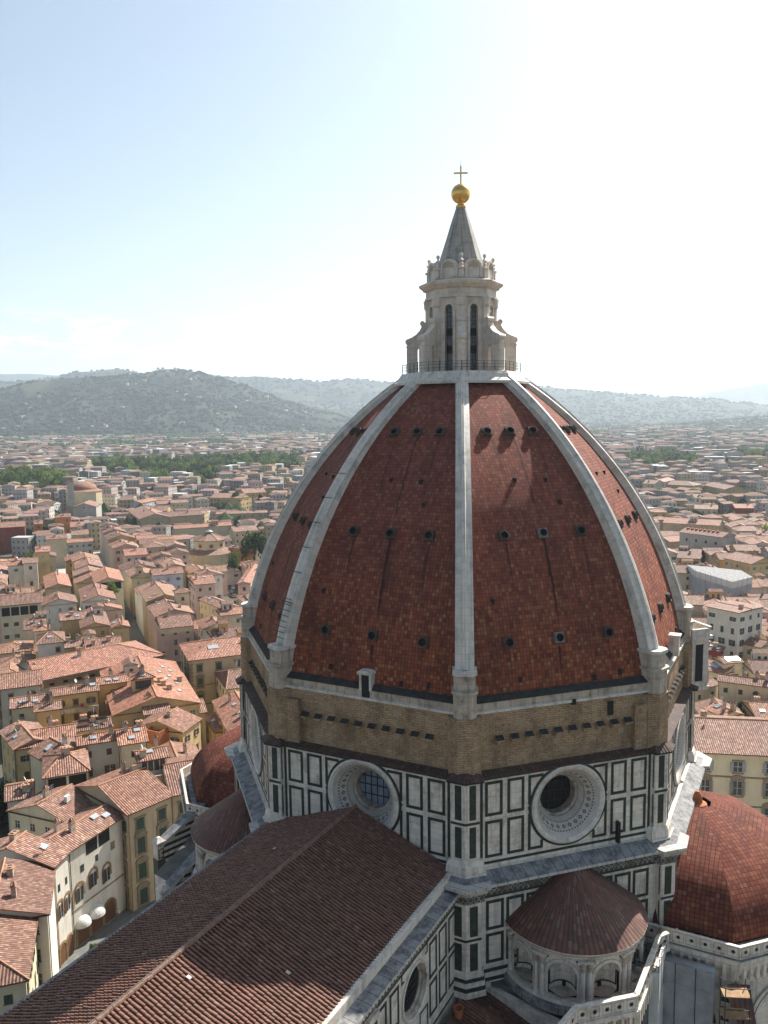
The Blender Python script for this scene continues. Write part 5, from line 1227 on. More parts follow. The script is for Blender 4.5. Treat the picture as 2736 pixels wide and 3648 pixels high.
KEEP = {}
FLIP = ('house with dark brown', 'bottom left', 'bright yellow house beside the cath', 'narrow low', 'house with wide orange roof full')
def solve_depth(fr, Ax, Bx, c, d, ze, pitch=.33):
    t = (Bx-Ax).normalized(); n = Vector((t.y, -t.x)); m = 0
    lo = None
    zr = ze+2
    for i in range(40):
        r = (Vector(zat(fr, *c, zr)[:2])+Vector(zat(fr, *d, zr)[:2]))/2; m = (r-Ax).dot(n); zr = zr*.6+.4*(ze+pitch*abs(m))
    return n if m > 0 else -n, abs(m), zr
for h in HS:
    fr, a, b, c, d, ze, zr, hips, col, lab = h
    A_ = Vector(zat(fr, *a, ze)[:2]); B_ = Vector(zat(fr, *b, ze)[:2])
    px = FR_[fr][0]+a[0]*FR_[fr][2]
    if px < 1300 and (B_-A_).length < 16 and not any(lab.startswith(q) for q in FLIP):
        an = math.degrees(math.atan2((B_-A_).y, (B_-A_).x)) if (A_-Vector((CAMP.x, CAMP.y))).length > 158 else None
        if an is not None:
            tg = min((x for x in (50, -40, 140, -130)), key=lambda q: abs((an-q+180) % 360-180))
            dr = Vector((math.cos(R(tg)), math.sin(R(tg)))); rb = B_-Vector((CAMP.x, CAMP.y)); CA = Vector((CAMP.x, CAMP.y))-A_
            det = dr.x*(-rb.y)-dr.y*(-rb.x)
            if abs(det) > 1e-6:
                s_ = (CA.x*(-rb.y)-CA.y*(-rb.x))/det
                if 3 < s_ < 30: B_ = A_+dr*s_
    if 'right of the arched facade' in lab: B_ = A_+Vector((math.cos(R(-13)), math.sin(R(-13))))*8.9; OLB = B_.copy()
    if 'beside the north apse' in lab: d_ = (B_-A_).normalized(); A_ = OLB; B_ = A_+d_*24
    n, m, zr = solve_depth(fr, A_, B_, c, d, ze)
    m = max(2.6, min(m, 11)); m = 6.5 if 'roof terrace and rows' in lab else m; L_ = (B_-A_).length
    if L_ > 60: B_ = A_+(B_-A_)*60/L_
    dist = (A_-Vector((CAMP.x, CAMP.y))).length
    det_ = 3 if 'pedimented' in lab or 'olive' in lab else (2 if dist < 230 else 1)
    win = False if ('arches' in lab or 'bends' in lab or 'blank' in lab or 'room with glass' in lab or 'loggia' in lab or 'wide dark openings' in lab or 'long palace' in lab or lab.startswith('very long') or 'aisle roof' in lab or 'church with' in lab) else None
    sp_ = dict(wsp=5.6, fh=5.3, wsc=1.35) if 'behind the south apse' in lab else dict(wsp=4.3, fh=4.6, wsc=1.2) if 'stone trimmed' in lab else dict(wsp=3.6, fh=4.7, wsc=1.3) if 'olive' in lab else {}
    if 'behind the south apse' in lab: win = ('shutw', 'stone')
    if 'olive' in lab: win = ('shutg', 'stone')
    rc = random.choice(((1, 1, 1), (1.15, .98, .9), (.8, .76, .74), (1.25, 1.05, .98), (.95, .85, .8), (1.1, 1.1, 1.1)))
    if 'dark' in lab and 'roof' in lab: rc = (.7, .66, .66)  # roofs described as dark get a darker tint
    if 'orange' in lab and 'roof' in lab: rc = (1.3, 1.05, .9)
    nm = 'palace' if 'palace' in lab else ('church' if 'church with' in lab else 'house')
    zb = 17.5 if 'rooftop terrace room' in lab else (16 if 'tower room' in lab or 'turret' in lab or 'roof tower' in lab else 0)
    KEEP[lab] = house(A_, B_, n*2*m, ze, (m*(.33 if m < 8 else .3) if 'roof terrace and rows' not in lab else .2), hips, col, lab, zb, win, rc, None, det_, nm, nm, **sp_)+(A_, B_, n*2*m, ze)
def kp(s_): return next(v for k, v in KEEP.items() if s_ in k)
def wallfr(kk, face='front'):
    root, roof, wall, A_, B_, dv, ze = kk
    t = (B_-A_).normalized(); n = -dv.normalized(); f0 = math.atan2(n.y, n.x)
    if Vector((-math.sin(f0), math.cos(f0))).dot(t) > 0: return frame(A_, f0), (B_-A_).length
    return frame(B_, f0), (B_-A_).length
def wallside(kk, right=True):
    root, roof, wall, A_, B_, dv, ze = kk; c = B_ if right else A_; t = (B_-A_).normalized()*(1 if right else -1); f0 = math.atan2(t.y, t.x)
    f = frame(c, f0); 
    if Vector((-math.sin(f0), math.cos(f0))).dot(dv) > 0: return f, dv.length
    return frame(c+dv, f0), dv.length
# openings drawn on particular houses
PROT = []
for kk in KEEP.values():
    root, roof, wall, A_, B_, dv, ze = kk
    P_ = [proj((*q, z)) for q in (A_, B_, A_+dv, B_+dv) for z in (ze, ze+dv.length*.15)]+[proj((*q, ze-6)) for q in (A_, B_)]
    PROT.append((min(p[0] for p in P_), min(p[1] for p in P_), max(p[0] for p in P_), max(p[1] for p in P_), (A_-Vector((CAMP.x, CAMP.y))).length))
PROT += [(330, 1655, 800, 1748, 900), (0, 1715, 240, 1782, 850), (800, 1640, 1040, 1700, 1100), (2215, 1640, 2480, 1692, 1000), (682, 1870, 848, 2030, 505), (775, 1765, 885, 1823, 760), (650, 1776, 724, 1820, 740), (310, 1840, 364, 1990, 575), (228, 1701, 370, 1850, 760), (2574, 1650, 2640, 1724, 900), (821, 2070, 850, 2160, 400), (807, 2015, 867, 2090, 420), (110, 2045, 140, 2110, 420), (820, 1900, 990, 2010, 540)]
def lowered(p, rad, ze):
    # lower a filler so it does not hide what stands behind it; None when it would still hide it
    d = (p-Vector((CAMP.x, CAMP.y))).length; x, yb, zz_ = proj((p.x, p.y, 2)); wpx = rad*FPX/d
    for x0, y0, x1, y1, dd in PROT:
        if dd <= d+2 or x+wpx < x0+3 or x-wpx > x1-3 or yb < y0+2: continue
        for i in range(20):
            if proj((p.x, p.y, ze))[1] > y1-4: break
            ze -= .75
            if ze < 7: return None
    return ze
def addbox(kk, name, boxes, fr=None):
    f = fr or wallfr(kk)[0]
    for (t0, t1, z0, z1, d0, d1, m) in boxes:
        mb = MB(); mb.box(f, t0, t1, z0, z1, d0, d1, m); mb.build(name, kk[0])
def archwin(kk, f, t, z, w_, h, kind='arched_window', door=False):
    mb = MB(); zs = z+h
    mb.box(f, t-w_, t+w_, z, zs, -.05, .05, 'brownw' if door else 'winglass')
    for i in range(10):
        a, b = PI*i/10, PI*(i+1)/10; g = lambda r, an, d: f(t+r*math.cos(an), zs+r*math.sin(an), d)
        if door: mb.face([f(t, zs, .05), g(w_, a, .05), g(w_, b, .05)], 'brownw')
        mb.face([g(w_, a, .12), g(w_+.38, a, .12), g(w_+.38, b, .12), g(w_, b, .12)], 'arch'); mb.face([g(w_+.38, a, 0), g(w_+.38, b, 0), g(w_+.38, b, .12), g(w_+.38, a, .12)], 'arch')
    for s_ in (-1, 1): mb.box(f, *sorted((t+s_*w_, t+s_*(w_+.38))), z+(0 if door else h*.35), zs, -.05, .12, 'arch')
    if not door: mb.box(f, t-.03, t+.03, z, zs, .05, .09, 'white'); mb.box(f, t-w_-.45, t-w_-.02, z, zs, .12, .2, 'shutb')
    mb.build(kind, kk[0])
K1 = kp('blind arches'); f, L_ = wallfr(K1)
addbox(K1, 'loggia_opening', [(3.6+i*2.9, 6.2+i*2.9, 14.2, 16.5, -.05, .03, 'dark') for i in range(int((L_-3.5)/2.9))])
for i, t in enumerate([1.8+3.1*j for j in range(int(L_/3.1))]): archwin(K1, f, t, 8.2 if i % 2 else 7.4, .7, 2.3); archwin(K1, f, t+.2, .1, 1.25, 2.4, 'arched_doorway', True)
addbox(K1, 'window', [(2.2, 3.0, 12.0, 13.2, 0, .04, 'winglass'), (5.6, 6.2, 12.1, 13.2, 0, .04, 'winglass'), (9.2, 10.2, 12.2, 13.6, 0, .04, 'stone')]); addbox(K1, 'string_course', [(0, L_, 6.4, 6.6, 0, .12, 'stone')])
K2 = kp('facade bends'); f, L_ = wallfr(K2)
for t in (1.1, 3.2): archwin(K2, f, t, 7.6, .6, 2.2); archwin(K2, f, t, .1, .9, 2.3, 'arched_doorway', True)
addbox(K2, 'window', [(.8, 1.4, 12, 13.2, 0, .04, 'winglass'), (2.9, 3.5, 12, 13.2, 0, .04, 'winglass')])
def awning(kk, f, t, z, r):
    mb = MB()
    for i in range(12):
        for j in range(5):
            a, b = PI*i/12, PI*(i+1)/12; e, g = PI/2*j/5, PI/2*(j+1)/5
            P = lambda an, el: f(t+r*math.cos(an), z+r*math.sin(an)*math.sin(el), r*.95*math.sin(an)*math.cos(el)*1.0)
            mb.face([P(a, e), P(b, e), P(b, g), P(a, g)], 'white')
    mb.build('round_awning', kk[0])
f, L_ = wallfr(K1); awning(K1, f, 4.9, 3.3, 1.7); awning(K1, f, 1.9, 3.3, 1.5)
KO = kp('right of the arched facade'); 
K = kp('two big square openings'); f, L_ = wallfr(K); h = ze = 19
addbox(K, 'loggia_opening', [(.5, L_*.48, 15.6, 18.4, -.05, .04, 'dark'), (L_*.54, L_-.4, 15.6, 18.4, -.05, .04, 'dark')])
K = kp('row of wide dark openings'); f, L_ = wallfr(K); addbox(K, 'loggia_opening', [(.4+i*3.1, 3.1+i*3.1, 14.9, 18.0, -.05, .05, 'dark') for i in range(int(L_/3.1))]); addbox(K, 'window', [(.8+i*3.4, 2.4+i*3.4, z, z+1.4, -.05, .05, 'shutb') for i in range(int(L_/3.4)) for z in (11, 6.5)])
K = kp('open roof loggia'); f, L_ = wallside(K, True); f3, L3 = wallside(K, False)
for ff, LL in ((f, L_), (f3, L3)): addbox(K, 'loggia_opening', [(.8, LL-.8, 15.8, 18.8, -.05, .05, 'dark')], ff)
K = kp('very long low palace'); f, L_ = wallfr(K); addbox(K, 'wall_band', [(0, L_, 15.6, 17.3, 0, .15, 'arch')]); addbox(K, 'window', [(2+i*3.6, 3.2+i*3.6, 16.0, 16.7, .1, .2, 'dark') for i in range(int(L_/3.6))])
K = kp('wide glazed opening'); f, L_ = wallfr(K); addbox(K, 'loggia_opening', [(.6, L_-.6, 19.8, 21.8, -.05, .05, 'winglass')])
K = kp('two dark solar panels'); root, roof, wall, A_, B_, dv, ze = K
for u in (.25, .75):
    c = A_.lerp(B_, u)+dv*.2; t = (B_-A_).normalized(); n = dv.normalized(); mb = MB(); P = lambda a, b, z: (c.x+t.x*a+n.x*b, c.y+t.y*a+n.y*b, z)
    mb.face([P(-1.2, -.5, ze+.7), P(1.2, -.5, ze+.7), P(1.2, .5, ze+1.5), P(-1.2, .5, ze+1.5)], 'shutb'); mb.tube(P(-1.2, .5, ze+1.6), P(1.2, .5, ze+1.6), .16, 'iron'); mb.build('solar_panel', root)
K = kp('white air conditioner'); root, roof, wall, A_, B_, dv, ze = K; c = A_.lerp(B_, .5)+dv*.3; mb = MB(); mb.wbox(c.x, c.y, ze+2, 1.2, .6, 1.1, 'white', R(20)); mb.build('air_conditioner', root)
K = kp('full of skylights'); root, roof, wall, A_, B_, dv, ze = K; rs_ = dv.length/2; rise = rs_*.33 if rs_ < 8 else rs_*.3
def onroof(K, u, v, up=.1):      # u along the eave, v from the front eave (0) to the ridge (1)
    root, roof, wall, A_, B_, dv, ze = K; p = A_.lerp(B_, u)+dv*.5*v; rr = (dv.length/2)*(.33 if dv.length/2 < 8 else .3); return Vector((p.x, p.y, ze+rr*v+up))
def skylight(K, u, v, w_=1.4, l=.9):
    t = (K[4]-K[3]).normalized(); c = onroof(K, u, v, .14); n = K[5].normalized(); s_ = .33 if K[5].length < 16 else .3
    mb = MB(); P = lambda a, b, d=0: c+Vector((t.x*a+n.x*b, t.y*a+n.y*b, b*s_+d))
    mb.face([P(-w_/2, -l/2, .06), P(w_/2, -l/2, .06), P(w_/2, l/2, .06), P(-w_/2, l/2, .06)], 'skylt')
    for a, b, e, g in ((-w_/2, -l/2, w_/2, -l/2), (w_/2, -l/2, w_/2, l/2), (w_/2, l/2, -w_/2, l/2), (-w_/2, l/2, -w_/2, -l/2)): mb.face([P(a, b, -.1), P(e, g, -.1), P(e, g, .08), P(a, b, .08)], 'metal')
    mb.build('skylight', K[0])
def dormer(K, u, v):
    t = (K[4]-K[3]).normalized(); c = onroof(K, u, v); mb = MB(); mb.wbox(c.x, c.y, c.z+.5, 1.1, 1.1, 1.2, 'plinth', math.atan2(t.y, t.x)); mb.wbox(c.x, c.y, c.z+1.2, 1.5, 1.5, .2, 'ridge', math.atan2(t.y, t.x)); g = frame((c.x, c.y), math.atan2(-K[5].y, -K[5].x)); mb.box(g, -.3, .3, c.z+.2, c.z+.9, .5, .58, 'dark'); mb.build('dormer', K[0])
for u, v in ((.78, .45), (.7, .3), (.62, .62), (.55, .4), (.45, .55), (.38, .3), (.3, .5), (.2, .35)): skylight(K, u, v)
for u, v in ((.35, .75), (.45, .2), (.28, .7), (.2, .6)): dormer(K, u, v)
for nm_, uv_ in (('light orange back slope', ((.3, .7), (.8, .6))), ('stone trimmed palace', ((.35, .55),)), ('glass rooflight', ((.5, .5), (.7, .5))), ('flat white rooflight', ((.45, .5),)), ('reddish roof and white rooflight', ((.4, .4),)), ('striped roof next', ())):
    try: K = kp(nm_)
    except StopIteration: continue
    for u, v in uv_: skylight(K, u, v, 3.0, 1.8)
# dishes
def dish(p, parent, rz=2.6):
    mb = MB(); f = frame((p[0], p[1]), rz); c = Vector(p)+Vector((0, 0, 1.1)); n = Vector((math.cos(rz), math.sin(rz), .5)).normalized(); u = n.orthogonal().normalized(); v = n.cross(u)
    mb.lathe([(.5, .12), (.3, .04), (0, 0)], 'white', n=12, axis=lambda x, y, z: c+u*x+v*y+n*z); mb.tube(p, c, .04, 'iron', 5); mb.build('satellite_dish', parent)
for nm_, u, v in (('white satellite dish', .3, .1), ('small cream house with dark tiled', .9, .9), ('purple brown roof below', .6, .9), ('stone trimmed palace', .3, .95), ('plain roof house near', .5, .5), ('lilac', .2, .6), ('row of wide', .6, .9)):
    K = kp(nm_); p = onroof(K, u, v, 0); dish((p.x, p.y, p.z), K[0])
K = kp('below the glass pyramid'); p = zat('Z3', 615, 590, 18.5); b_ = kp('wide glazed opening')
mb = MB(); s_ = 2.1; mb.prism([(p.x+s_*math.cos(R(5+90*i)), p.y+s_*math.sin(R(5+90*i))) for i in range(4)], 14, 18.6, 'plinth'); mb.prism([(p.x+s_*math.cos(R(5+90*i)), p.y+s_*math.sin(R(5+90*i))) for i in range(4)], 18.65, 20.8, 'skylt', poly1=[(p.x+.03*math.cos(R(5+90*i)), p.y+.03*math.sin(R(5+90*i))) for i in range(4)]); mb.build('glass_pyramid', K[0])
K = kp('red towel'); f, L_ = wallfr(K); addbox(K, 'towel', [(L_*.6, L_*.6+.7, 16.9, 17.7, .25, .3, 'red')]); addbox(K, 'balcony_wall', [(-1, L_, 16, 17.1, 1.2, 1.4, 'plinth')])
K = kp('rooftop terrace room'); f, L_ = wallfr(K); addbox(K, 'glass_door', [(.5+i*1.1, 1.4+i*1.1, 19.6, 21.7, 0, .06, 'winglass') for i in range(4)]); addbox(K, 'terrace_parapet', [(-.3, L_+2.6, 17.0, 19.5, 2.2, 2.5, 'plinth'), (L_+2.4, L_+2.6, 17, 19.5, -2.5, 2.5, 'plinth'), (-.3, L_+2.6, 17, 17.2, 0, 2.4, 'terrace')])
K = kp('beside the terrace'); p = zat('Z3', 750, 960, 17.5); mb = MB()
for a, b, c_, d_ in ((-2.6, -2.4, -2, 2), (2.4, 2.6, -2, 2), (-2.4, 2.4, -2, -1.8), (-2.4, 2.4, 1.8, 2)):
    mb.wbox(p.x+(a+b)/2, p.y+(c_+d_)/2, 16.5, b-a, d_-c_, 3.0, 'terra')
mb.build('orange_terrace_wall', K[0])
# tall block, palace and church details on the right
K = kp('grey beige church'); f, L_ = wallside(K, True); f, L_ = wallfr(K)
addbox(K, 'window', [(4+i*6, 5.2+i*6, 14.5, 16.0, 0, .06, 'dark') for i in range(4)])
for i in range(8): p = onroof(K, .08+.1*i, .8); mb = MB(); mb.wbox(p.x, p.y, p.z+.15, 1.8, 1.2, .7, 'terra', R(20)); mb.build('roof_vent', K[0])
K = kp('behind the south apse'); f, L_ = wallfr(K); addbox(K, 'string_course', [(0, L_, 12.9, 13.2, 0, .15, 'stone'), (0, L_, 6.9, 7.2, 0, .15, 'stone')])
K = kp('stone trimmed palace'); f, L_ = wallfr(K); addbox(K, 'string_course', [(0, L_, 12.4, 12.7, 0, .15, 'stone'), (0, L_, 7.0, 7.3, 0, .15, 'stone')])
addbox(K, 'corner_quoins', [(-.02 if i % 2 else -.02, .9 if i % 2 else .6, .2+i*.55, .7+i*.55, -.3, .12, 'stone') for i in range(34)])
K = kp('arch and round plaque'); f, L_ = wallfr(K); archwin(K, f, 3.2, 4, 1.7, 2.4); 
mb = MB(); g = f; mb.lathe([(.8, .02), (.8, .15), (.6, .15), (.6, .03)], 'stone', n=20, axis=lambda x, y, d: g(9+x, 12.6+y, d)); mb.build('round_plaque', K[0])
K = kp('wide brown door'); f, L_ = wallside(K, False); addbox(K, 'wide_door', [(1, 4.5, 8.5, 11.5, 0, .06, 'brownw')])
# ------------------------------------------------------------------ churches and odd buildings
def octhouse(name, label, cat, c, r, ze, rise, ring=None, col=CR, rot=22.5, glass=True):
    root = empty(name, (c[0], c[1], 0), label, cat); OCC.append((Vector(c), Vector((1, 0)), r, r))
    P = [(c[0]+r*math.cos(R(rot+45*k)), c[1]+r*math.sin(R(rot+45*k))) for k in range(8)]
    mb = MB(); mb.prism(P, 0, ze, 'plaster', top=False); mb.build('wall', root, col=col)
    mb = MB(); r2 = r+.8; Q = [(c[0]+r2*math.cos(R(rot+45*k)), c[1]+r2*math.sin(R(rot+45*k))) for k in range(8)]; T = [(c[0]+1.4*math.cos(R(rot+45*k)), c[1]+1.4*math.sin(R(rot+45*k))) for k in range(8)]
    mb.prism(Q, ze-.2, ze+.1, 'brownw', top=False, bot=True); mb.prism(Q, ze+.1, ze+rise, 'roof', poly1=T)
    for k in range(8): mb.tube((*Q[k], ze+.15), (*T[k], ze+rise+.05), .16, 'ridge', 5)
    roof = mb.build('roof', root)
    mb = MB(); mb.prism([(c[0]+2*math.cos(R(rot+45*k)), c[1]+2*math.sin(R(rot+45*k))) for k in range(8)], ze+rise, ze+rise+.7, 'lead', top=False); mb.prism([(c[0]+2.3*math.cos(R(rot+45*k)), c[1]+2.3*math.sin(R(rot+45*k))) for k in range(8)], ze+rise+.7, ze+rise+1.8, 'metal', poly1=[c]*8, top=False); mb.build('glass_lantern', root)
    return root, P
c = zat('Z6', 1045, 215, 15); c = (c.x+5.5, c.y+4.5)
rt, P = octhouse('octagonal_church', 'octagonal church with round windows and a pale green glass lantern on top', 'church', c, 9.2, 14, 4.0, col=(.66, .56, .38))
for k in range(8):
    az = R(22.5+45*k+22.5); f = frame((c[0]+9.2*C8*math.cos(az), c[1]+9.2*C8*math.sin(az)), az)
    if Vector((math.cos(az), math.sin(az))).dot(Vector((CAMP.x-c[0], CAMP.y-c[1])).normalized()) < .1: continue
    mb = MB(); mb.lathe([(1.25, 0), (1.25, .15), (.8, .15), (.8, .04), (0, .04)], 'terra', n=20, axis=lambda x, y, d: f(x, 11+y, d), mats=['terra', 'terra', 'terra', 'winglass']); mb.build('round_window', rt)
mb = MB(); q = [(c[0]+14*math.cos(R(11.25+22.5*k)), c[1]+14*math.sin(R(11.25+22.5*k))) for k in range(16)]; q2 = [(c[0]+14.6*math.cos(R(11.25+22.5*k)), c[1]+14.6*math.sin(R(11.25+22.5*k))) for k in range(16)]
mb.prism(q, 0, 6.6, 'plaster', top=False); mb.build('lower_wall', rt, col=(.6, .5, .33)); mb = MB(); mb.prism(q2, 6.6, 9, 'roof', poly1=[(c[0]+8.4*math.cos(R(11.25+22.5*k)), c[1]+8.4*math.sin(R(11.25+22.5*k))) for k in range(16)]); mb.build('lower_roof', rt); OCC.append((Vector(c), Vector((1, 0)), 12, 12))
# round church at the end of the long street
b0, b1 = zat('Z7', 775, 335, 24), zat('Z7', 1210, 325, 24); cc = (b0+b1)/2; rad = (b1-b0).length/2; dd = Vector((FW.x, FW.y)).normalized()
cc = Vector((cc.x, cc.y))+Vector((.64, .77))*rad*.2
rt = empty('domed_church', (cc.x, cc.y, 0), 'pale domed round church with front gable and small round window at the street end', 'church'); OCC.append((cc, Vector((1, 0)), rad+3, rad+3))
P10 = [(cc.x+rad*math.cos(R(36*k+14)), cc.y+rad*math.sin(R(36*k+14))) for k in range(10)]
mb = MB(); mb.prism(P10, 0, 24, 'plaster', top=False); mb.build('wall', rt, col=(.66, .56, .38))
mb = MB(); mb.prism([(cc.x+(p[0]-cc.x)*1.04, cc.y+(p[1]-cc.y)*1.04) for p in P10], 24, 26, 'roof', poly1=[(cc.x+(p[0]-cc.x)*.7, cc.y+(p[1]-cc.y)*.7) for p in P10], bot=True)
mb.lathe([(rad*.72*math.cos(PI/2*i/8)+.001, 25.6+rad*.42*math.sin(PI/2*i/8)) for i in range(9)], 'roof', c=(cc.x, cc.y), n=40, us=rad*.72); mb.build('domed_roof', rt, col=(1.1, .95, .85))
g0, g1, gr = zat('Z7', 862, 520, 17), zat('Z7', 1135, 512, 17), zat('Z7', 990, 412, 21)
A_, B_ = Vector(g0[:2]), Vector(g1[:2]); t = (B_-A_).normalized(); n = side(A_, B_)
mb = MB(); L_ = (B_-A_).length; dp = 24
for p, q_ in ((A_, B_), (A_+n*dp, B_+n*dp)): mb.face([(*p, 0), (*q_, 0), (*q_, 17), (*((p+q_)/2), 17+L_*.17), (*p, 17)], 'plaster')
for p in (A_, B_): mb.face([(*p, 0), (*(p+n*dp), 0), (*(p+n*dp), 17), (*p, 17)], 'plaster')
mb.build('front_wall', rt, col=GR); mb = MB(); roofgeo(mb, A_, A_+n*dp, t*L_, 17, L_*.17, '00'); mb.build('front_roof', rt)
fa = math.atan2(-n.y, -n.x); f = frame(A_ if Vector((-math.sin(fa), math.cos(fa))).dot(t) > 0 else B_, fa)
mb = MB(); mb.lathe([(1.1, .05), (1.1, .2), (.8, .2), (.8, .06), (0, .06)], 'ribm', n=18, axis=lambda x, y, d: f(L_*.47+x, 16.2+y, d), mats=['ribm', 'ribm', 'ribm', 'winglass']); mb.build('round_window', rt)
mb = MB(); mb.box(f, L_*.42, L_*.6, 6, 9.3, 0, .1, 'shutb'); mb.build('window', rt); OCC.append(((A_+B_)/2+n*12, t, L_/2, 13))
p = zat('Z7', 835, 330, 26); mb = MB(); mb.wbox(p.x, p.y, 24, 5, 5, 20, 'plaster', R(50)); mb.wbox(p.x, p.y, 34.2, 6.4, 6.4, .5, 'roof', R(50)); mb.build('bell_tower', rt, col=GR)
# white portico closing the piazza
a, b = zat('Z7', 1030, 715, 13), zat('Z7', 1215, 700, 13); A_, B_ = Vector(a[:2]), Vector(b[:2]); n = side(A_, B_); t = (B_-A_).normalized(); L_ = (B_-A_).length
rt = empty('portico', (*((A_+B_)/2), 0), 'grey white arcaded portico facing the small piazza', 'portico'); OCC.append(((A_+B_)/2+n*4, t, L_/2, 5))
fa = math.atan2(-n.y, -n.x); f = frame(A_ if Vector((-math.sin(fa), math.cos(fa))).dot(t) > 0 else B_, fa)
mb = MB(); na = 3; h = L_/na/2
for j in range(na):
    tc_ = h+2*h*j; w_ = h*.82; zs = 7.2
    inn = [(-w_, 0), (-w_, zs)]+[(w_*math.cos(PI-PI*i/12), zs+w_*math.sin(PI-PI*i/12)) for i in range(1, 12)]+[(w_, zs), (w_, 0)]
    outp = [(-h, 0), (-h, zs)]+[(-h+2*h*i/12, 13) for i in range(1, 12)]+[(h, zs), (h, 0)]
    for i in range(len(inn)-1): mb.face([f(tc_+inn[i][0], inn[i][1]), f(tc_+inn[i+1][0], inn[i+1][1]), f(tc_+outp[i+1][0], outp[i+1][1]), f(tc_+outp[i][0], outp[i][1])], 'plaster')
    mb.face([f(tc_-h, zs), f(tc_-h, 13), f(tc_-h+h/6, 13)], 'plaster'); mb.face([f(tc_+h, zs), f(tc_+h, 13), f(tc_+h-h/6, 13)], 'plaster')
mb.face([f(0, 0, -4), f(L_, 0, -4), f(L_, 13, -4), f(0, 13, -4)], 'plaster'); mb.build('arcade', rt, col=(.5, .52, .56)); mb = MB(); mb.box(f, -1, L_+1, 13, 13.5, -6, .8, 'ribm'); mb.face([f(-1, 13.6, .8), f(L_+1, 13.6, .8), f(L_+1, 15, -6), f(-1, 15, -6)], 'lead'); mb.build('roof', rt)
# scaffold wrapped block on the right
Q = [Vector(zat('R1', *p, 20)[:2]) for p in ((440, 1612), (650, 1592), (955, 1682), (1116, 1642))]; cen = sum(Q, Vector((0, 0)))/4
n = Vector((.93, .36)); poly = [Q[2], Q[3], Q[3]+n*14, Q[1]+n*14, Q[1]]
rt = empty('scaffolding', (Q[2].x, Q[2].y, 0), 'large building block wrapped in grey scaffold netting with a white top band', 'scaffolding'); OCC.append(((Q[1]+Q[2])/2+n*6, (Q[2]-Q[1]).normalized(), 15, 10))
mb = MB(); mb.prism(poly, 0, 17.4, 'net', top=False); mb.prism(poly, 17.4, 20, 'white', 'slab'); mb.build('netting', rt)
mb = MB()
for i in range(len(poly)):
    a, b = poly[i], poly[(i+1) % len(poly)]; k = max(1, int((b-a).length/3)); o_ = Vector(((b-a).normalized().y, -(b-a).normalized().x))*.15
    for j in range(k): p = a.lerp(b, j/k)+o_; mb.tube((*p, 0), (*p, 20.8), .07, 'metal', 4)
    for z in range(2, 21, 2): mb.tube((*(a+o_), z), (*(b+o_), z), .05, 'metal', 4)
mb.build('poles', rt)
# scaffold against the south tribune
rt = empty('scaffold_tower', (-16.5, -30, 0), 'grey sheeted scaffold tower hanging below the pierced balustrade of the apse', 'scaffolding')
f = frame((-15.35, -28.0), R(180)); mb = MB(); random.seed(5)
NX_, NZ_ = 8, 16
def sheetpt(i, j): t = -.8+4.6*i/NX_; z = 32.2-16*j/NZ_; return f(t, z, .25+.22*math.sin(i*1.7+j*.4)*math.sin(j*.9)+.12*math.sin(i*3.1-j*1.3)+.1*random.random()*0+.5*(j/NZ_))
for i in range(NX_):
    for j in range(NZ_): mb.face([sheetpt(i, j), sheetpt(i+1, j), sheetpt(i+1, j+1), sheetpt(i, j+1)], 'sheet')
mb.box(f, -.8, 3.8, 10, 32.2, -.9, .1, 'sheet'); mb.build('sheeting', rt, True)
mb = MB()
for t in (.35, 2.2): mb.tube(f(t, 32.4, .45), f(t+.1, 12, 1.0), .045, 'iron', 5)
for z, q in ((30.2, 0), (26.4, .3), (22, -.2)): mb.tube(f(-.8, z+q, .42+.03*(32-z)), f(3.8, z, .42+.03*(32-z)), .03, 'metal', 5)
mb.build('poles', rt)
mb = MB(); g = frame((-15.6, -33.4), R(202)); 
for t in (-1.1, 1.1):
    for d in (.2, 1.6): mb.tube(g(t, 0, d), g(t, 32.5, d), .05, 'iron', 5)
for z in (31.5, 29.4, 27.2, 25, 23): 
    mb.tube(g(-1.1, z+.9, 1.6), g(1.1, z+.9, 1.6), .04, 'iron', 4); mb.box(g, -1.2, 1.2, z, z+.08, .2, 1.6, 'plank')
mb.build('platform', rt)
rt2 = empty('scaffold_chute', (-17, -26.6, 0), 'narrow white open topped scaffold enclosure on the terrace edge beside the grey sheets', 'scaffolding')
f = frame((-14.6, -27.3), R(180)); mb = MB(); mb.box(f, -.3, .0, 10, 33.6, 0, 4.2, 'white'); mb.box(f, -2.2, -1.9, 10, 33.6, 0, 4.2, 'sheet'); mb.box(f, -2.2, 0, 10, 33.0, 4.2, 4.4, 'white'); mb.build('sheeting', rt2)
mb = MB()
for d in (.2, 1.5, 2.8, 4.3):
    mb.tube(f(-2.2, 33.6, d), f(0, 33.6, d), .04, 'iron', 4); mb.tube(f(-2.2, 30, d), f(-2.2, 34.4, d), .04, 'iron', 4); mb.tube(f(0, 30, d), f(0, 34.4, d), .04, 'iron', 4)
mb.build('poles', rt2)

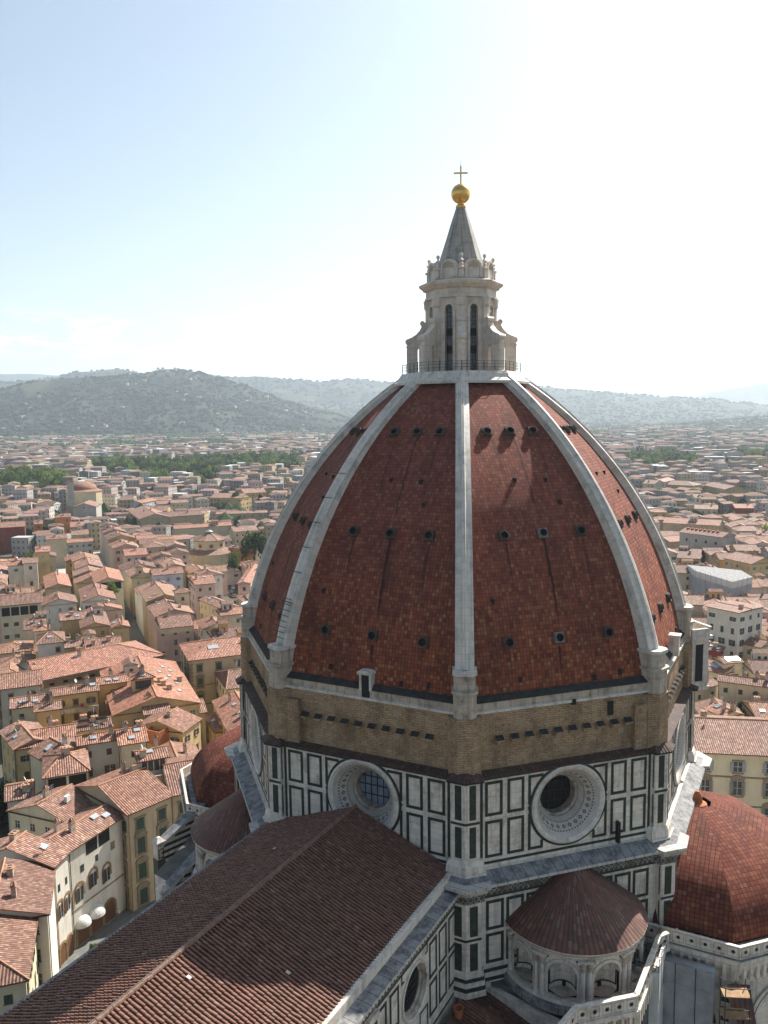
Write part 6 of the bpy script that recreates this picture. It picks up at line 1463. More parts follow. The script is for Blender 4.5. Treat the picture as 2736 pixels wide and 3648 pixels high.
# ------------------------------------------------------------------ procedural rest of the town
MASK = [(1300, 1440, 1860), (1500, 1280, 2010), (1600, 1190, 2100), (1800, 1060, 2230), (2000, 955, 2330), (2200, 890, 2430), (2400, 862, 2475), (2600, 860, 2450), (2750, 700, 2400), (2850, 640, 2736), (3648, 0, 2736)]
def hidden(px, py, mg=12):
    for (y0, a0, b0), (y1, a1, b1) in zip(MASK, MASK[1:]):
        if y0 <= py <= y1:
            k = (py-y0)/(y1-y0); return a0+(a1-a0)*k+mg < px < b0+(b1-b0)*k-mg
    return False
PARK = [[(-40, 1722), (235, 1712), (250, 1775), (-40, 1800)], [(335, 1655), (700, 1652), (800, 1648), (1080, 1640), (1060, 1702), (800, 1700), (745, 1762), (640, 1740), (510, 1742), (470, 1712), (340, 1690)], [(2215, 1640), (2400, 1630), (2490, 1655), (2480, 1692), (2290, 1690), (2225, 1670)], [(2600, 1630), (2760, 1625), (2760, 1660), (2600, 1655)]]
def inpoly(x, y, P):
    c = False
    for i in range(len(P)):
        (x1, y1), (x2, y2) = P[i], P[i-1]
        if (y1 > y) != (y2 > y) and x < (x2-x1)*(y-y1)/(y2-y1)+x1: c = not c
    return c
def inpark(x, y): return any(inpoly(x, y, p) for p in PARK)
random.seed(11)
AUTO = []
def col_of():
    nm, c = random.choice((('cream', CR), ('cream', CR), ('ochre', OC), ('yellow', YE), ('white', WH), ('white', WH), ('grey', (.5, .49, .47)), ('grey', (.42, .41, .39)), ('beige', (.52, .45, .36)), ('pink', PK)))
    k = random.uniform(.85, 1.1); return nm, tuple(min(1, v*k) for v in c)
def rcol():
    k = random.uniform(.6, 1.2); return (k*random.uniform(.95, 1.1), k, k*random.uniform(.85, 1.05))
def auto(A, B, dv, ze, zone, hips=None, detail=1):
    ctr = (Vector(A)+Vector(B))/2+Vector(dv)/2
    nm, c = col_of(); L_ = (Vector(B)-Vector(A)).length; rise = dv.length/2*.32
    h = house(A, B, dv, ze, rise, hips or random.choice(('00', '00', '00', '00', '00', '11', '10', '01')), c, 'x', 0, None, rcol(), None, detail, wsp=3.4)
    x, y, z = proj((ctr.x, ctr.y, ze)); AUTO.append((h[0], zone, nm, x, y)); return h
# rows along the long street
for sgn, zone in ((1, 'right side of long street'), (-1, 'left side of long street')):
    s_ = 56 if sgn > 0 else 62
    while s_ < (330 if sgn > 0 else 236):
        wd = random.uniform(9, 15); dp = random.uniform(11, 15); c = sp(s_+wd/2, sgn*dp/2 if sgn > 0 else -9-dp/2)
        if not occupied(c, 2.5):
            a, b = sp(s_, 0 if sgn > 0 else -9), sp(s_+wd-.15, 0 if sgn > 0 else -9)
            ze = lowered(c, wd/2, random.uniform(15.5, 18.5)+(0 if sgn > 0 else -1)) or 7; auto(a, b, SN*sgn*dp, ze, zone, '00')
        s_ += wd
# blocks
def fill(ang, spx, spy, dmin, dmax, pxlo, pxhi, cap, zones):
    u = Vector((math.cos(R(ang)), math.sin(R(ang)))); v = Vector((-u.y, u.x)); cells = []
    n = int(dmax/min(spx, spy))+2; c0 = Vector((CAMP.x, CAMP.y))
    for i in range(-n, n):
        for j in range(-n, n):
            p = c0+u*(i*spx)+v*(j*spy); p = p+Vector((random.uniform(-.7, .7), random.uniform(-.7, .7))); blk = ((i//4)*7+(j//3)*13) % 5; d = (p-c0).length
            if not dmin < d < dmax: continue
            x, y, z = proj((p.x, p.y, 15))
            if z < 20 or not (pxlo-40 < x < pxhi+40) or hidden(x, y, 25) or y > 3300: continue
            if inpark(*proj((p.x, p.y, 2))[:2]): continue
            cells.append((d, p, blk))
    cells.sort(key=lambda q: q[0]); k = 0
    for d, p, blk in cells:
        s_ = (p-S0).dot(SD); e_ = (p-S0).dot(SN)
        if -30 < s_ < 345 and -15 < e_ < 6: continue
        if 236 < s_ < 345 and -66 < e_ < 14: continue
        if occupied(p, 5.2): continue
        L_ = spx*random.uniform(.9, .995); D_ = spy*random.uniform(.85, .98); uu, vv = (u, v) if (blk < 3) != (random.random() < .15) else (v, u)
        if uu is v: L_, D_ = D_, L_
        ze = lowered(p, L_*.5, random.uniform(13.5, 18.5)*(1 if d < 420 else .95))
        if ze is None: continue
        A = p-uu*L_/2-vv*D_/2; B = A+uu*L_
        zn = next(z for (dm, z) in zones if d < dm); auto(A, B, vv*D_, ze, zn, detail=1 if d < 420 else 0); k += 1
        if k >= cap: break
    print('fill', ang, k, d)
fill(50, 12.0, 10.8, 150, 520, 0, 1100, 125, [(240, 'near blocks left of the dome'), (340, 'middle blocks left of the dome'), (9999, 'far blocks left of the dome')])
fill(20, 13, 11.5, 165, 600, 2350, 2736, 88, [(300, 'near blocks right of the dome'), (420, 'middle blocks right of the dome'), (9999, 'far blocks right of the dome')])
ORD = ['first', 'second', 'third', 'fourth', 'fifth', 'sixth', 'seventh', 'eighth', 'ninth', 'tenth', 'eleventh', 'twelfth', 'thirteenth', 'fourteenth', 'fifteenth', 'sixteenth', 'seventeenth', 'eighteenth', 'nineteenth', 'twentieth']
def ordn(i): return ORD[i] if i < 20 else ('%dth' % (i+1) if (i+1) % 10 not in (1, 2, 3) or (i+1) in (111, 112, 113) else '%d%s' % (i+1, {1: 'st', 2: 'nd', 3: 'rd'}[(i+1) % 10]))
grp = {}
for o, zn, nm, x, y in AUTO: grp.setdefault((zn, nm), []).append((x, y, o))
for (zn, nm), L_ in grp.items():
    row = 'side of' in zn; L_.sort(key=lambda q: -q[1] if row else q[0])
    for i, (x, y, o) in enumerate(L_):
        o['label'] = ('%s house, %s %s one from near end, %s' if row else '%s house, %s %s one from the left in the %s') % (nm, ordn(i), nm, zn)
        o['group'] = 'tiled houses in the '+zn
# far houses: one mass
random.seed(23)
mb = MB(); cnt = 0; c0 = Vector((CAMP.x, CAMP.y))
def farhouse(p, ang, L_, D_, ze, wc, rc, flat=False):
    u = Vector((math.cos(ang), math.sin(ang)))*L_/2; v = Vector((-math.sin(ang), math.cos(ang)))*D_/2
    q = [p-u-v, p+u-v, p+u+v, p-u+v]; rise = 0 if flat else D_*.14
    for i in range(4):
        a, b = q[i], q[(i+1) % 4]; e = b-a; nn = Vector((e.y, -e.x))
        if nn.dot(c0-a) < 0: continue
        l = e.length; mb.face([(*a, 0), (*b, 0), (*b, ze), (*a, ze)], 'farwall', [(0, 0), (l, 0), (l, ze), (0, ze)], wc)
    if flat: mb.face([(*x, ze) for x in q], 'faroof', None, rc); return
    r0, r1 = (q[0]+q[3])/2, (q[1]+q[2])/2; hip = random.random() < .5
    if hip: r0 += u*.5; r1 -= u*.5
    e = 1.04; qq = [p+(x-p)*e for x in q]
    mb.face([(*qq[0], ze), (*qq[1], ze), (*r1, ze+rise), (*r0, ze+rise)], 'faroof', None, rc); mb.face([(*qq[2], ze), (*qq[3], ze), (*r0, ze+rise), (*r1, ze+rise)], 'faroof', None, rc)
    mb.face([(*qq[3], ze), (*qq[0], ze), (*r0, ze+rise)], 'faroof' if hip else 'farwall', [(0, 0), (.5, 0), (.2, .3)], rc if hip else wc); mb.face([(*qq[1], ze), (*qq[2], ze), (*r1, ze+rise)], 'faroof' if hip else 'farwall', [(0, 0), (.5, 0), (.2, .3)], rc if hip else wc)
FW2 = [(.6, .55, .47), (.5, .44, .34), (.68, .66, .62), (.58, .48, .3), (.5, .48, .45), (.66, .61, .54), (.58, .49, .45), (.4, .38, .36)]
fartree = []
def rnd(a, b): return random.uniform(a, b)
for (d0, d1, spc) in ((330, 700, 12.5), (700, 1200, 16), (1200, 2200, 23), (2200, 4500, 36)):
    a = R(0.5)
    rr = d0
    while rr < d1:
        da = spc/rr; a = R(-.5)+rnd(0, da)
        while a < R(55):
            p = c0+Vector((math.cos(a), math.sin(a)))*(rr+rnd(-spc*.25, spc*.25)); a += da*rnd(.8, 1.25)
            x, y, z = proj((p.x, p.y, 10))
            if not -60 < x < PW+60 or hidden(x, y, 30): continue
            d = (p-c0).length
            if inpark(*proj((p.x, p.y, 3))[:2]) or occupied(p, 6.5): continue
            s_ = (p-S0).dot(SD); e_ = (p-S0).dot(SN)
            if -30 < s_ < 345 and -15 < e_ < 6 or 236 < s_ < 345 and -66 < e_ < 14: continue
            nz_ = math.sin(p.x*.004+1)*math.sin(p.y*.005)+.5*math.sin(p.x*.011+p.y*.007)
            if d > 560 and random.random() < (.1 if d < 900 else .22 if nz_ < .4 else .6)+(.25 if d > 2200 else 0)+(.25 if d > 3300 else 0): fartree.append(p); continue
            zc = lowered(p, spc*.45, rnd(11, 19)) if d < 800 else rnd(10, 24)
            if zc is None: continue
            k = rnd(.6, 1.05); wc = tuple(min(1, q*k) for q in random.choice(FW2)); k = rnd(.5, 1.15)*(1 if d < 1000 else .85); rc = (.29*k, .185*k*rnd(.9, 1.1), .145*k*rnd(.9, 1.15)); fl = random.random() < (.05 if d < 900 else .32)
            if fl: rc = random.choice(((.45, .44, .42), (.7, .7, .7), (.3, .28, .25)))
            sz = spc*rnd(.62, .97); an = R(random.choice((50, 140, 20, 110)) if d < 1200 else random.choice((50, 140, 20, 110, 5, 95)))+rnd(-.08, .08)
            farhouse(p, an, sz*(rnd(1, 2.0) if d > 1200 else 1.05), sz*.8, zc, wc, rc, fl); cnt += 1
        rr += spc*.9
o = mb.build('distant_houses'); tag(o, 'tiled houses of the town spreading to the foot of the hills', 'houses', kind='stuff'); print('far houses', cnt, len(fartree))

# ------------------------------------------------------------------ trees
def crownmesh(kind, seed, n, ls):
    rn = random.Random(seed); mb = MB(); lumps = []
    nl = {'round': 13, 'pine': 12, 'column': 9, 'cedar': 14}[kind]
    for i in range(nl):
        if kind == 'round': th = rn.uniform(0, 6.28); r = rn.uniform(0, .62)**.8; lumps.append((r*math.cos(th), r*math.sin(th), rn.uniform(.34, .98)*(1.06-r*.45), rn.uniform(.26, .42)))
        elif kind == 'pine': th = rn.uniform(0, 6.28); r = rn.uniform(.1, .85); lumps.append((r*math.cos(th), r*math.sin(th), rn.uniform(.72, .95)-.12*r, rn.uniform(.24, .36)))
        elif kind == 'column': z = .1+.85*i/nl; lumps.append((rn.uniform(-.05, .05), rn.uniform(-.05, .05), z, .24*(1-z)**.5+.05))
        else: z = .15+.75*i/nl; th = rn.uniform(0, 6.28); r = .5*(1-z); lumps.append((r*math.cos(th), r*math.sin(th), z, rn.uniform(.2, .34)*(1.25-z)))
    for i in range(n):
        x, y, z, r = lumps[rn.randrange(nl)]; v = Vector((rn.gauss(0, 1), rn.gauss(0, 1), rn.gauss(0, 1)*.8)).normalized(); q = r*rn.uniform(.72, 1.06)
        if kind == 'pine': v.z *= .55
        c = Vector((x, y, z))+v*q; nn = (v+Vector((rn.gauss(0, .5), rn.gauss(0, .5), rn.gauss(0, .5)))).normalized(); u = nn.orthogonal().normalized(); w_ = nn.cross(u); s_ = ls*rn.uniform(.6, 1.3); an = rn.uniform(0, 6.28)
        u, w_ = u*math.cos(an)+w_*math.sin(an), w_*math.cos(an)-u*math.sin(an)
        mb.face([c-u*s_, c-w_*s_*.7, c+u*s_, c+w_*s_*.7], 'leaf', [(0, 0)]*4)
    return mb.mesh('crown')
CR_ = {'round': [crownmesh('round', i, 620, .1) for i in range(5)], 'pine': [crownmesh('pine', 9, 1100, .065)], 'column': [crownmesh('column', 12, 420, .06)], 'cedar': [crownmesh('cedar', 15, 620, .08), crownmesh('cedar', 16, 620, .08)]}
BIG = [crownmesh('round', 40, 2600, .05)]
mb = MB(); mb.tube((0, 0, 0), (0, 0, .55), .035, 'bark', 6, .018); mb.tube((0, 0, .35), (.16, .05, .62), .015, 'bark', 5, .007); mb.tube((0, 0, .38), (-.14, .08, .66), .014, 'bark', 5, .007); mb.tube((0, 0, .42), (.02, -.16, .7), .013, 'bark', 5, .006); TR = mb.mesh('trunk')
def tree(p, h, kind, colr, label, group=None, big=False, wf=.55):
    root = empty('tree' if kind == 'round' else {'pine': 'umbrella_pine', 'column': 'cypress', 'cedar': 'conifer'}[kind], (p.x, p.y, 0), label, 'tree', group)
    me = BIG[0] if big else random.choice(CR_[kind]); w_ = h*wf
    o = put('crown', me, root, (p.x, p.y, 0), random.uniform(0, 6.28), colr); o.scale = (w_, w_, h) if kind != 'column' else (h*.6, h*.6, h)
    t_ = put('trunk', TR, root, (p.x, p.y, 0), random.uniform(0, 6.28)); t_.scale = (h, h, h*1.25 if kind == 'pine' else h)
    return root
GD, GM, GL = (.045, .068, .03), (.09, .13, .045), (.14, .19, .055)
for fr, x, y, zb, h, kind, c, lab, wf in (
    ('Z5', 372, 500, 0, 15, 'round', GM, 'leafy green courtyard tree in front of the white house with blue shutters', .5),
    ('Z6', 1530, 470, 0, 17, 'round', GD, 'big dark green tree close to the dome beside the orange low house', .5),
    ('Z6', 1320, 680, 0, 13, 'round', GM, 'green tree standing over the parked cars alley', .5),
    ('Z8', 897, 560, 0, 19, 'pine', GD, 'larger umbrella pine, left one of the pair on the museum grounds', .42),
    ('Z8', 1012, 575, 0, 18, 'pine', GD, 'smaller umbrella pine, right one of the pair on the museum grounds', .42),
    ('Z8', 572, 560, 0, 13, 'round', GD, 'round dark tree before the cream shuttered houses', .6),
    ('Z8', 632, 540, 0, 15, 'round', GD, 'taller dark tree right behind the round dark one', .5),
    ('Z8', 1225, 555, 0, 16, 'cedar', GD, 'cedar with layered branches right of the two umbrella pines', .5),
    ('Z8', 1330, 600, 0, 14, 'round', GD, 'dark tree against the dome edge near the cedar', .5),
    ('Z8', 1092, 700, 0, 10, 'round', GL, 'bright green bushy tree among roofs near the dome edge', .6),
    ('Z7', 205, 548, 0, 16, 'round', GD, 'wide dark tree rising over roofs left of the domed church', .75),
    ('Z8', 857, 445, 0, 13, 'column', GD, 'small dark cypress left of the yellow museum wing', .5),
    ('R1', 897, 815, 0, 26, 'column', GD, 'taller left cypress of the pair right of the dome', .5),
    ('R1', 982, 845, 0, 24, 'column', GD, 'thinner right cypress of the pair right of the dome', .5),
    ('R1', 1010, 890, 0, 13, 'round', GM, 'green tree next to the two cypresses', .6),
    ('R1', 795, 650, 0, 22, 'round', GD, 'big dark isolated tree in the far right town', .6),
    ('R1', 1240, 1465, 0, 16, 'round', GL, 'light green palm like tree at the right edge', .5),
    ('Z2', 130, 1930, 0, 7, 'round', GD, 'dark bush below the plain cream wall at the left edge', .9),
    ('Z2', 330, 1850, 0, 6, 'round', GD, 'small dark bush at the end of the plain cream wall', .9),
    ('Z5', 30, 520, 0, 11, 'round', (.1, .12, .06), 'pale green tree at the left edge below the white houses', .7),
    ('Z5', 1320, 560, 15.5, 4, 'round', GL, 'roof garden shrubs behind the white terrace house', .9)):
    p = zat(fr, x, y, zb); r = tree(p, h, kind, c, lab, big=((p-CAMP).length < 480 and kind == 'round'), wf=wf)
    if zb: r.location.z = zb
random.seed(31); rows = {}
names = [('park wood at the left edge', 0), ('long park wood left of the dome', 1), ('park wood right of the dome', 2), ('wood at the far right edge', 3)]
for nm_, pi in names:
    P_ = PARK[pi]; y = max(p[1] for p in P_); ri = 0; 
    while y > min(p[1] for p in P_):
        x = min(p[0] for p in P_)+random.uniform(0, 14); L_ = []
        while x < max(p[0] for p in P_):
            if inpoly(x, y, P_) and not hidden(x, y, 10): L_.append(at(x+random.uniform(-4, 4), y+random.uniform(-3, 3), 1))
            x += random.uniform(17, 27)*(1 if y > 1700 else .85)
        if L_: rows.setdefault(nm_, []).append(L_)
        y -= 11
tot = 0
for nm_, RR_ in rows.items():
    for ri, L_ in enumerate(RR_):
        for i, p in enumerate(L_):
            k = random.random(); kd = 'round' if k < .78 else ('cedar' if k < .93 else 'column'); c = random.choice((GD, GM, GM, GL, GL)) if kd == 'round' else GD
            k = random.uniform(.85, 1.2); c = tuple(q*k for q in c); d = (p-CAMP).length
            tree(p, random.uniform(15, 23)*(1 if kd != 'column' else 1.1), kd, c, '%s, %s from left, %s row from front, %s' % ({'round': 'leafy tree', 'cedar': 'dark conifer', 'column': 'cypress'}[kd], ordn(i), ordn(ri), nm_), 'trees of the '+nm_, wf=.6); tot += 1
print('trees', tot)
# ------------------------------------------------------------------ hills
from mathutils import noise as MN
def hillz(az, d, lay):
    rid, D0, D1, D2 = lay
    for (a0, e0), (a1, e1) in zip(rid, rid[1:]):
        if a0 >= az >= a1: k = (a0-az)/(a0-a1); k = k*k*(3-2*k); e = e0+(e1-e0)*k; break
    else: e = rid[0][1] if az > rid[0][0] else rid[-1][1]
    hr = 85+D1*e
    if d < D1: k = (d-D0)/(D1-D0); k = max(0, k); z = hr*(k**1.7)
    else: k = (d-D1)/(D2-D1); z = hr*max(0, 1-k*k)
    x, y = d*math.cos(az), d*math.sin(az); s_ = D1/5000
    kk = max(0, min(1, (d-D0)/(D1-D0)*2.2))
    z += kk*(MN.noise(Vector((x/(900*s_), y/(900*s_), 1)))*60+MN.noise(Vector((x/(300*s_), y/(300*s_), 4)))*24)*s_*(.35 if abs(d-D1) < .08*D1 else 1)
    return z
def ridge(pts): 
    out = []
    for x, y in pts:
        r = ray(x*1.6492, y*1.6492); out.append((math.atan2(r.y, r.x), r.z/math.hypot(r.x, r.y)))
    return out
LAYERS = [
 (ridge([(-150, 850), (0, 842), (80, 826), (170, 815), (230, 814), (300, 808), (350, 801), (400, 797), (425, 801), (470, 815), (520, 830), (570, 848), (620, 866), (700, 886), (780, 905), (860, 925), (1000, 940), (1100, 940), (1300, 925), (1500, 912), (1659, 905), (1900, 905)]), 3600, 5000, 6800),
 (ridge([(-150, 835), (0, 828), (100, 820), (175, 803), (250, 797), (310, 806), (350, 795), (380, 795), (430, 808), (500, 815), (560, 812), (630, 817), (690, 820), (760, 815), (840, 822), (900, 832), (1000, 838), (1170, 833), (1240, 840), (1300, 845), (1380, 850), (1450, 855), (1530, 862), (1600, 872), (1659, 882), (1900, 900)]), 5400, 8000, 10500),
 (ridge([(-150, 812), (0, 810), (60, 808), (130, 812), (200, 822), (600, 850), (1000, 850), (1200, 850), (1480, 862), (1540, 848), (1600, 838), (1659, 831), (1900, 822)]), 10500, 13500, 15500),
 (ridge([(-150, 825), (0, 830), (900, 850), (1200, 838), (1360, 842), (1440, 846), (1560, 838), (1659, 840), (1900, 835)]), 15500, 19000, 21000)]
def hillpoint(az, d, li): return Vector((CAMP.x+d*math.cos(az), CAMP.y+d*math.sin(az), hillz(az, d, LAYERS[li])))
for li, lay in enumerate(LAYERS):
    mb = MB(); NA, ND = (220, 60) if li < 2 else (160, 24); a1, a0 = R(-6), R(60); vs = {}
    for i in range(NA+1):
        for j in range(ND+1):
            az = a0+(a1-a0)*i/NA; d = lay[1]+(lay[3]-lay[1])*j/ND; vs[i, j] = hillpoint(az, d, li)-Vector((0, 0, 1.5))
    for i in range(NA):
        for j in range(ND):
            c = vs[i, j]; k = MN.noise(Vector((c.x/260, c.y/260, 2)))+.5*MN.noise(Vector((c.x/110, c.y/110, 5))); k = max(0, min(1, -.12+k*1.9))
            g = (.018+.055*k, .028+.048*k, .02+.022*k)
            mb.face([vs[i, j], vs[i+1, j], vs[i+1, j+1], vs[i, j+1]], 'wood', [(0, 0)]*4, g)
    me = mb.mesh('hills', True); o = bpy.data.objects.new('hills' if li < 2 else 'mountains', me); COL.objects.link(o); o['kind'] = 'structure'
# woods and villas on the hillsides
random.seed(5)
mb = MB()
def lump(p, r, h, c):
    n = 6; a0 = random.uniform(0, 1); R_ = [(p.x+r*random.uniform(.75, 1.15)*math.cos(a0+i*2*PI/n), p.y+r*random.uniform(.75, 1.15)*math.sin(a0+i*2*PI/n)) for i in range(n)]
    top = Vector((p.x, p.y, p.z+h)); 
    for i in range(n):
        j = (i+1) % n; k = random.uniform(.8, 1.2); cc = tuple(q*k for q in c)
        mb.face([(*R_[i], p.z-3), (*R_[j], p.z-3), (*R_[j], p.z+h*.6), (*R_[i], p.z+h*.6)], 'wood', [(0, 0)]*4, cc); mb.face([(*R_[i], p.z+h*.6), (*R_[j], p.z+h*.6), top], 'wood', [(0, 0)]*3, cc)
nl = 0
while nl < 15000:
    az = random.uniform(R(-2), R(56)); li = 0 if random.random() < .62 else 1; lay = LAYERS[li]; d = random.uniform(lay[1], lay[2]*1.03)
    p = hillpoint(az, d, li); x, y, z = proj(p)
    if not -30 < x < PW+30 or hidden(x, y, 20): nl += 1; continue
    k = MN.noise(Vector((p.x/350, p.y/350, 7)))+.4*MN.noise(Vector((p.x/120, p.y/120, 8)))
    nl += 1
    if k > .42 or random.random() < .1: continue
    s_ = d/4200; lump(p, random.uniform(4, 11)*s_, random.uniform(4, 9)*s_, random.choice(((.02, .031, .022), (.026, .037, .024), (.018, .028, .022))))
for p in fartree:
    big_ = (Vector(p[:2])-c0).length > 2200
    for i in range(3 if big_ else 2): lump(p+Vector((rnd(-8, 8), rnd(-8, 8))) if False else Vector((p.x+rnd(-9, 9)*(2 if big_ else 1), p.y+rnd(-9, 9)*(2 if big_ else 1), 0)), rnd(6, 11)*(2 if big_ else 1), rnd(10, 17)*(1.5 if big_ else 1), random.choice(((.04, .06, .028), (.055, .075, .035), (.03, .045, .024))))
for i in range(3400):
    az = random.uniform(R(-2), R(56)); d = random.uniform(3100, 4700); z = max(0, hillz(az, d, LAYERS[0])) if d > 3600 else 0
    p = Vector((CAMP.x+d*math.cos(az), CAMP.y+d*math.sin(az), z)); k = MN.noise(Vector((p.x/420, p.y/420, 17)))
    x, y, zz_ = proj(p)
    if k < .02-(d-3300)/4500 or hidden(x, y, 20): continue
    lump(p, rnd(9, 20), rnd(12, 22), random.choice(((.026, .04, .022), (.036, .052, .027), (.022, .034, .022))))
o = mb.build('hill_woods'); tag(o, 'dark wooded patches covering the hills and the edges of the town', 'woods', kind='stuff')
mb = MB(); c0 = Vector((CAMP.x, CAMP.y)); random.seed(77)
for i in range(330):
    az = random.uniform(R(-2), R(56)); li = 0 if random.random() < .75 else 1; lay = LAYERS[li]; d = lay[1]+(lay[2]-lay[1])*random.random()**1.6
    p = hillpoint(az, d, li); mark = len(mb.v); wc = random.choice(FW2); farhouse(Vector((p.x, p.y)), random.uniform(0, 3), rnd(12, 30), rnd(10, 14), rnd(8, 14), wc, (.34, .17, .11))
    for q in range(mark, len(mb.v)): mb.v[q] = mb.v[q]+Vector((0, 0, p.z-1))
o = mb.build('hillside_villas'); tag(o, 'scattered pale villas on the wooded hillsides', 'villas', kind='stuff')

# ------------------------------------------------------------------ street life
import bmesh
def person(p, shirt, trousers, label, rz=0):
    x, y, z = p
    bm = bmesh.new(); js = {'pel': (0, 0, .95), 'che': (0, 0, 1.3), 'nk': (0, 0, 1.48), 'hd': (.02, 0, 1.62), 'top': (.02, 0, 1.74), 'shl': (0, .18, 1.42), 'ell': (.05, .25, 1.14), 'hal': (.16, .24, .9), 'shr': (0, -.18, 1.42), 'elr': (-.04, -.25, 1.14), 'har': (.08, -.26, .9), 'hpl': (0, .09, .92), 'knl': (.16, .1, .5), 'anl': (.2, .1, .08), 'tol': (.36, .11, .04), 'hpr': (0, -.09, .92), 'knr': (-.02, -.1, .5), 'anr': (-.22, -.1, .1), 'tor': (-.08, -.11, .04)}
    rad = {'pel': .15, 'che': .17, 'nk': .06, 'hd': .1, 'top': .06, 'shl': .07, 'ell': .045, 'hal': .04, 'shr': .07, 'elr': .045, 'har': .04, 'hpl': .1, 'knl': .065, 'anl': .045, 'tol': .035, 'hpr': .1, 'knr': .065, 'anr': .045, 'tor': .035}
    E = [('pel', 'che'), ('che', 'nk'), ('nk', 'hd'), ('hd', 'top'), ('che', 'shl'), ('shl', 'ell'), ('ell', 'hal'), ('che', 'shr'), ('shr', 'elr'), ('elr', 'har'), ('pel', 'hpl'), ('hpl', 'knl'), ('knl', 'anl'), ('anl', 'tol'), ('pel', 'hpr'), ('hpr', 'knr'), ('knr', 'anr'), ('anr', 'tor')]
    me = bpy.data.meshes.new('person'); nm = list(js); me.from_pydata([js[k] for k in nm], [(nm.index(a), nm.index(b)) for a, b in E], [])
    o = bpy.data.objects.new('person', me); COL.objects.link(o); md = o.modifiers.new('s', 'SKIN')
    sv = me.skin_vertices
    if not sv: bm.from_mesh(me); bm.verts.layers.skin.verify(); bm.to_mesh(me)
    bm.free()
    for i, k in enumerate(nm): me.skin_vertices[0].data[i].radius = (rad[k], rad[k])
    me.skin_vertices[0].data[0].use_root = True
    o.modifiers.new('d', 'SUBSURF').levels = 1; o.location = p; o.rotation_euler.z = rz
    t = NT('clothing', .9, .1); sp_ = t.n('ShaderNodeSeparateXYZ'); tc_ = t.n('ShaderNodeTexCoord'); t.l(tc_.outputs['Object'], sp_.inputs[0]); c = t.mix(t.math('GREATER_THAN', sp_.outputs[2], .93), trousers, shirt); c = t.mix(t.math('GREATER_THAN', sp_.outputs[2], 1.5), c, (.45, .28, .2)); c = t.mix(t.math('GREATER_THAN', sp_.outputs[2], 1.66), c, (.06, .04, .03)); me.materials.append(t.col(c))
    tag(o, label, 'person'); return o
p = zat('Z4', 1130, 990, 0); person((p.x, p.y, .008), (.7, .7, .7), (.25, .25, .3), 'person in a white shirt walking on the shaded street', R(200))
for x, y, c, lb in ((1160, 1010, (.3, .05, .05), 'person in red on the pale distant piazza'), (1145, 1030, (.08, .08, .1), 'person in dark clothes on the pale distant piazza')):
    p = zat('Z7', x, y, 0); person((p.x, p.y, .012), c, (.05, .05, .07), lb, R(90))
def car(p, rz, c, lab):
    root = empty('parked_car', (p.x, p.y, .01), lab, 'car', 'cars parked in the alley'); f = frame((p.x, p.y), rz+PI/2); L_ = 2.1; mb = MB()
    pr = [(-L_, .35), (-L_, .8), (-L_*.9, .9), (-L_*.45, .95), (-L_*.2, 1.4), (L_*.45, 1.42), (L_*.85, .98), (L_, .9), (L_, .35)]
    for s_ in (-.82, .82): mb.face([f(x, z, s_) for x, z in pr], 'plaster')
    for (x0, z0), (x1, z1) in zip(pr, pr[1:]+pr[:1]):
        m_ = 'winglass' if (z0 < 1.3 < z1 or z1 < 1.3 < z0) and max(z0, z1) > 1.3 else 'plaster'; mb.face([f(x0, z0, -.82), f(x1, z1, -.82), f(x1, z1, .82), f(x0, z0, .82)], m_)
    mb.build('body', root, col=c)
    for x in (-1.3, 1.35):
        for d in (-.8, .8): mb = MB(); mb.tube(f(x, .33, d-.1), f(x, .33, d+.1), .33, 'iron', 14); mb.build('wheel', root)
    mb = MB()
    for d in (-.83, .83): mb.box(f, -.75, .95, 1.0, 1.32, d-.01, d+.01, 'winglass')
    mb.build('side_window', root)
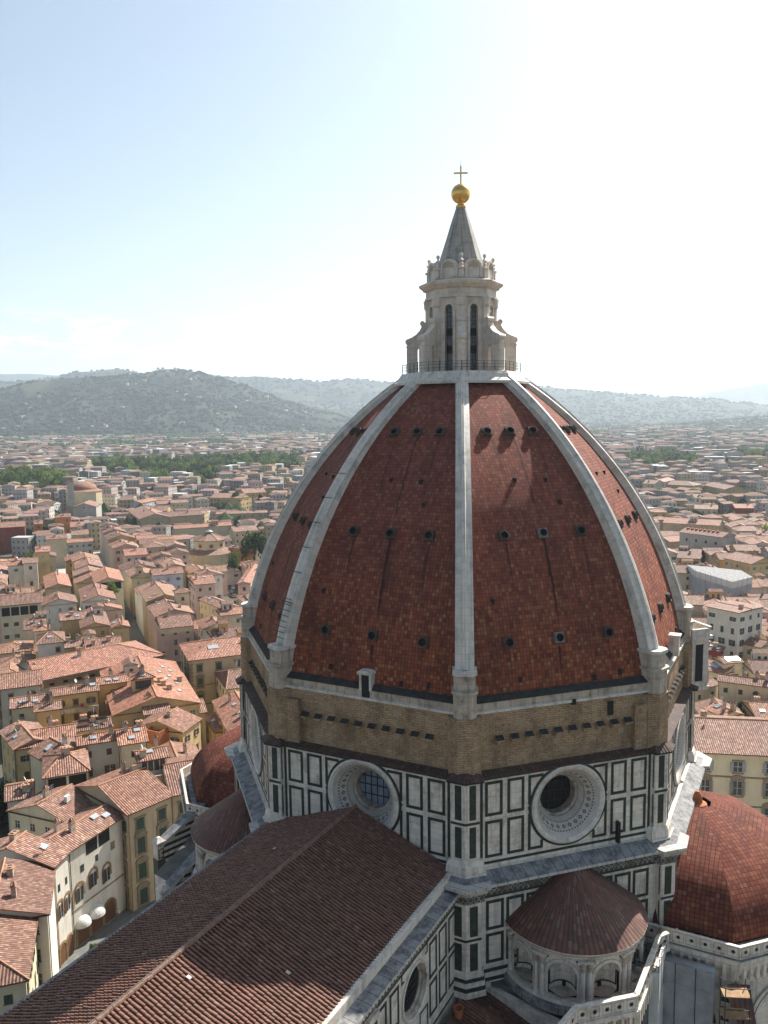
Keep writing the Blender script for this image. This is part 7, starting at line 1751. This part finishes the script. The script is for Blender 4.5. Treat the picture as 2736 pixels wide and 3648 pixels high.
for i, (x, y, c, lb) in enumerate(((1300, 745, (.7, .7, .7), 'white car parked nearest the tree in the sunny alley'), (1290, 790, (.35, .36, .38), 'silver grey car parked in the middle of the sunny alley'), (1310, 835, (.6, .61, .62), 'pale car parked at the near end of the sunny alley'))):
    p = zat('Z6', x, y, 0); car(p, R(40), c, lb)
# flower tub on the square
p = zat('Z4', 895, 1320, 0); rt = empty('flower_tub', (p.x, p.y, .004), 'low terracotta flower tub on the sunlit pavement', 'planter')
mb = MB(); mb.lathe([(.5, .005), (.75, .55), (.8, .6), (.7, .6)], 'terra', c=(p.x, p.y), n=14); mb.build('pot', rt); o = put('shrub', CR_['round'][0], rt, (p.x, p.y, .1), 0, GM); o.scale = (.8, .8, 1.3)
# flag on the right palace
K = kp('behind the south apse'); f, L_ = wallfr(K); mb = MB(); mb.tube(f(16.5, 5.5, 0), f(16.5, 7.6, 1.8), .05, 'iron', 5); mb.face([f(16.5, 7.5, 1.7), f(16.5, 6.2, .7), f(16.6, 4.2, .9), f(16.6, 5.2, 1.7)], 'paneb'); mb.build('flag', K[0])

# ------------------------------------------------------------------ haze
me = bpy.data.meshes.new('haze'); X0, X1, Y0, Y1, Z0, Z1 = -400, 23000, -3500, 21500, -1, 1300
v = [(x, y, z) for x in (X0, X1) for y in (Y0, Y1) for z in (Z0, Z1)]
me.from_pydata(v, [], [(0, 1, 3, 2), (4, 6, 7, 5), (0, 4, 5, 1), (2, 3, 7, 6), (0, 2, 6, 4), (1, 5, 7, 3)])
hz = bpy.data.objects.new('haze', me); COL.objects.link(hz); hz['kind'] = 'stuff'; hz['label'] = 'thin pale haze over the town and hills'
m = bpy.data.materials.new('haze_air'); m.use_nodes = True; m.node_tree.nodes.clear()
vo = m.node_tree.nodes.new('ShaderNodeVolumePrincipled'); vo.inputs['Density'].default_value = HAZE; vo.inputs['Color'].default_value = (.78, .89, 1, 1); vo.inputs['Anisotropy'].default_value = .35
oo = m.node_tree.nodes.new('ShaderNodeOutputMaterial'); m.node_tree.links.new(vo.outputs[0], oo.inputs['Volume']); me.materials.append(m)
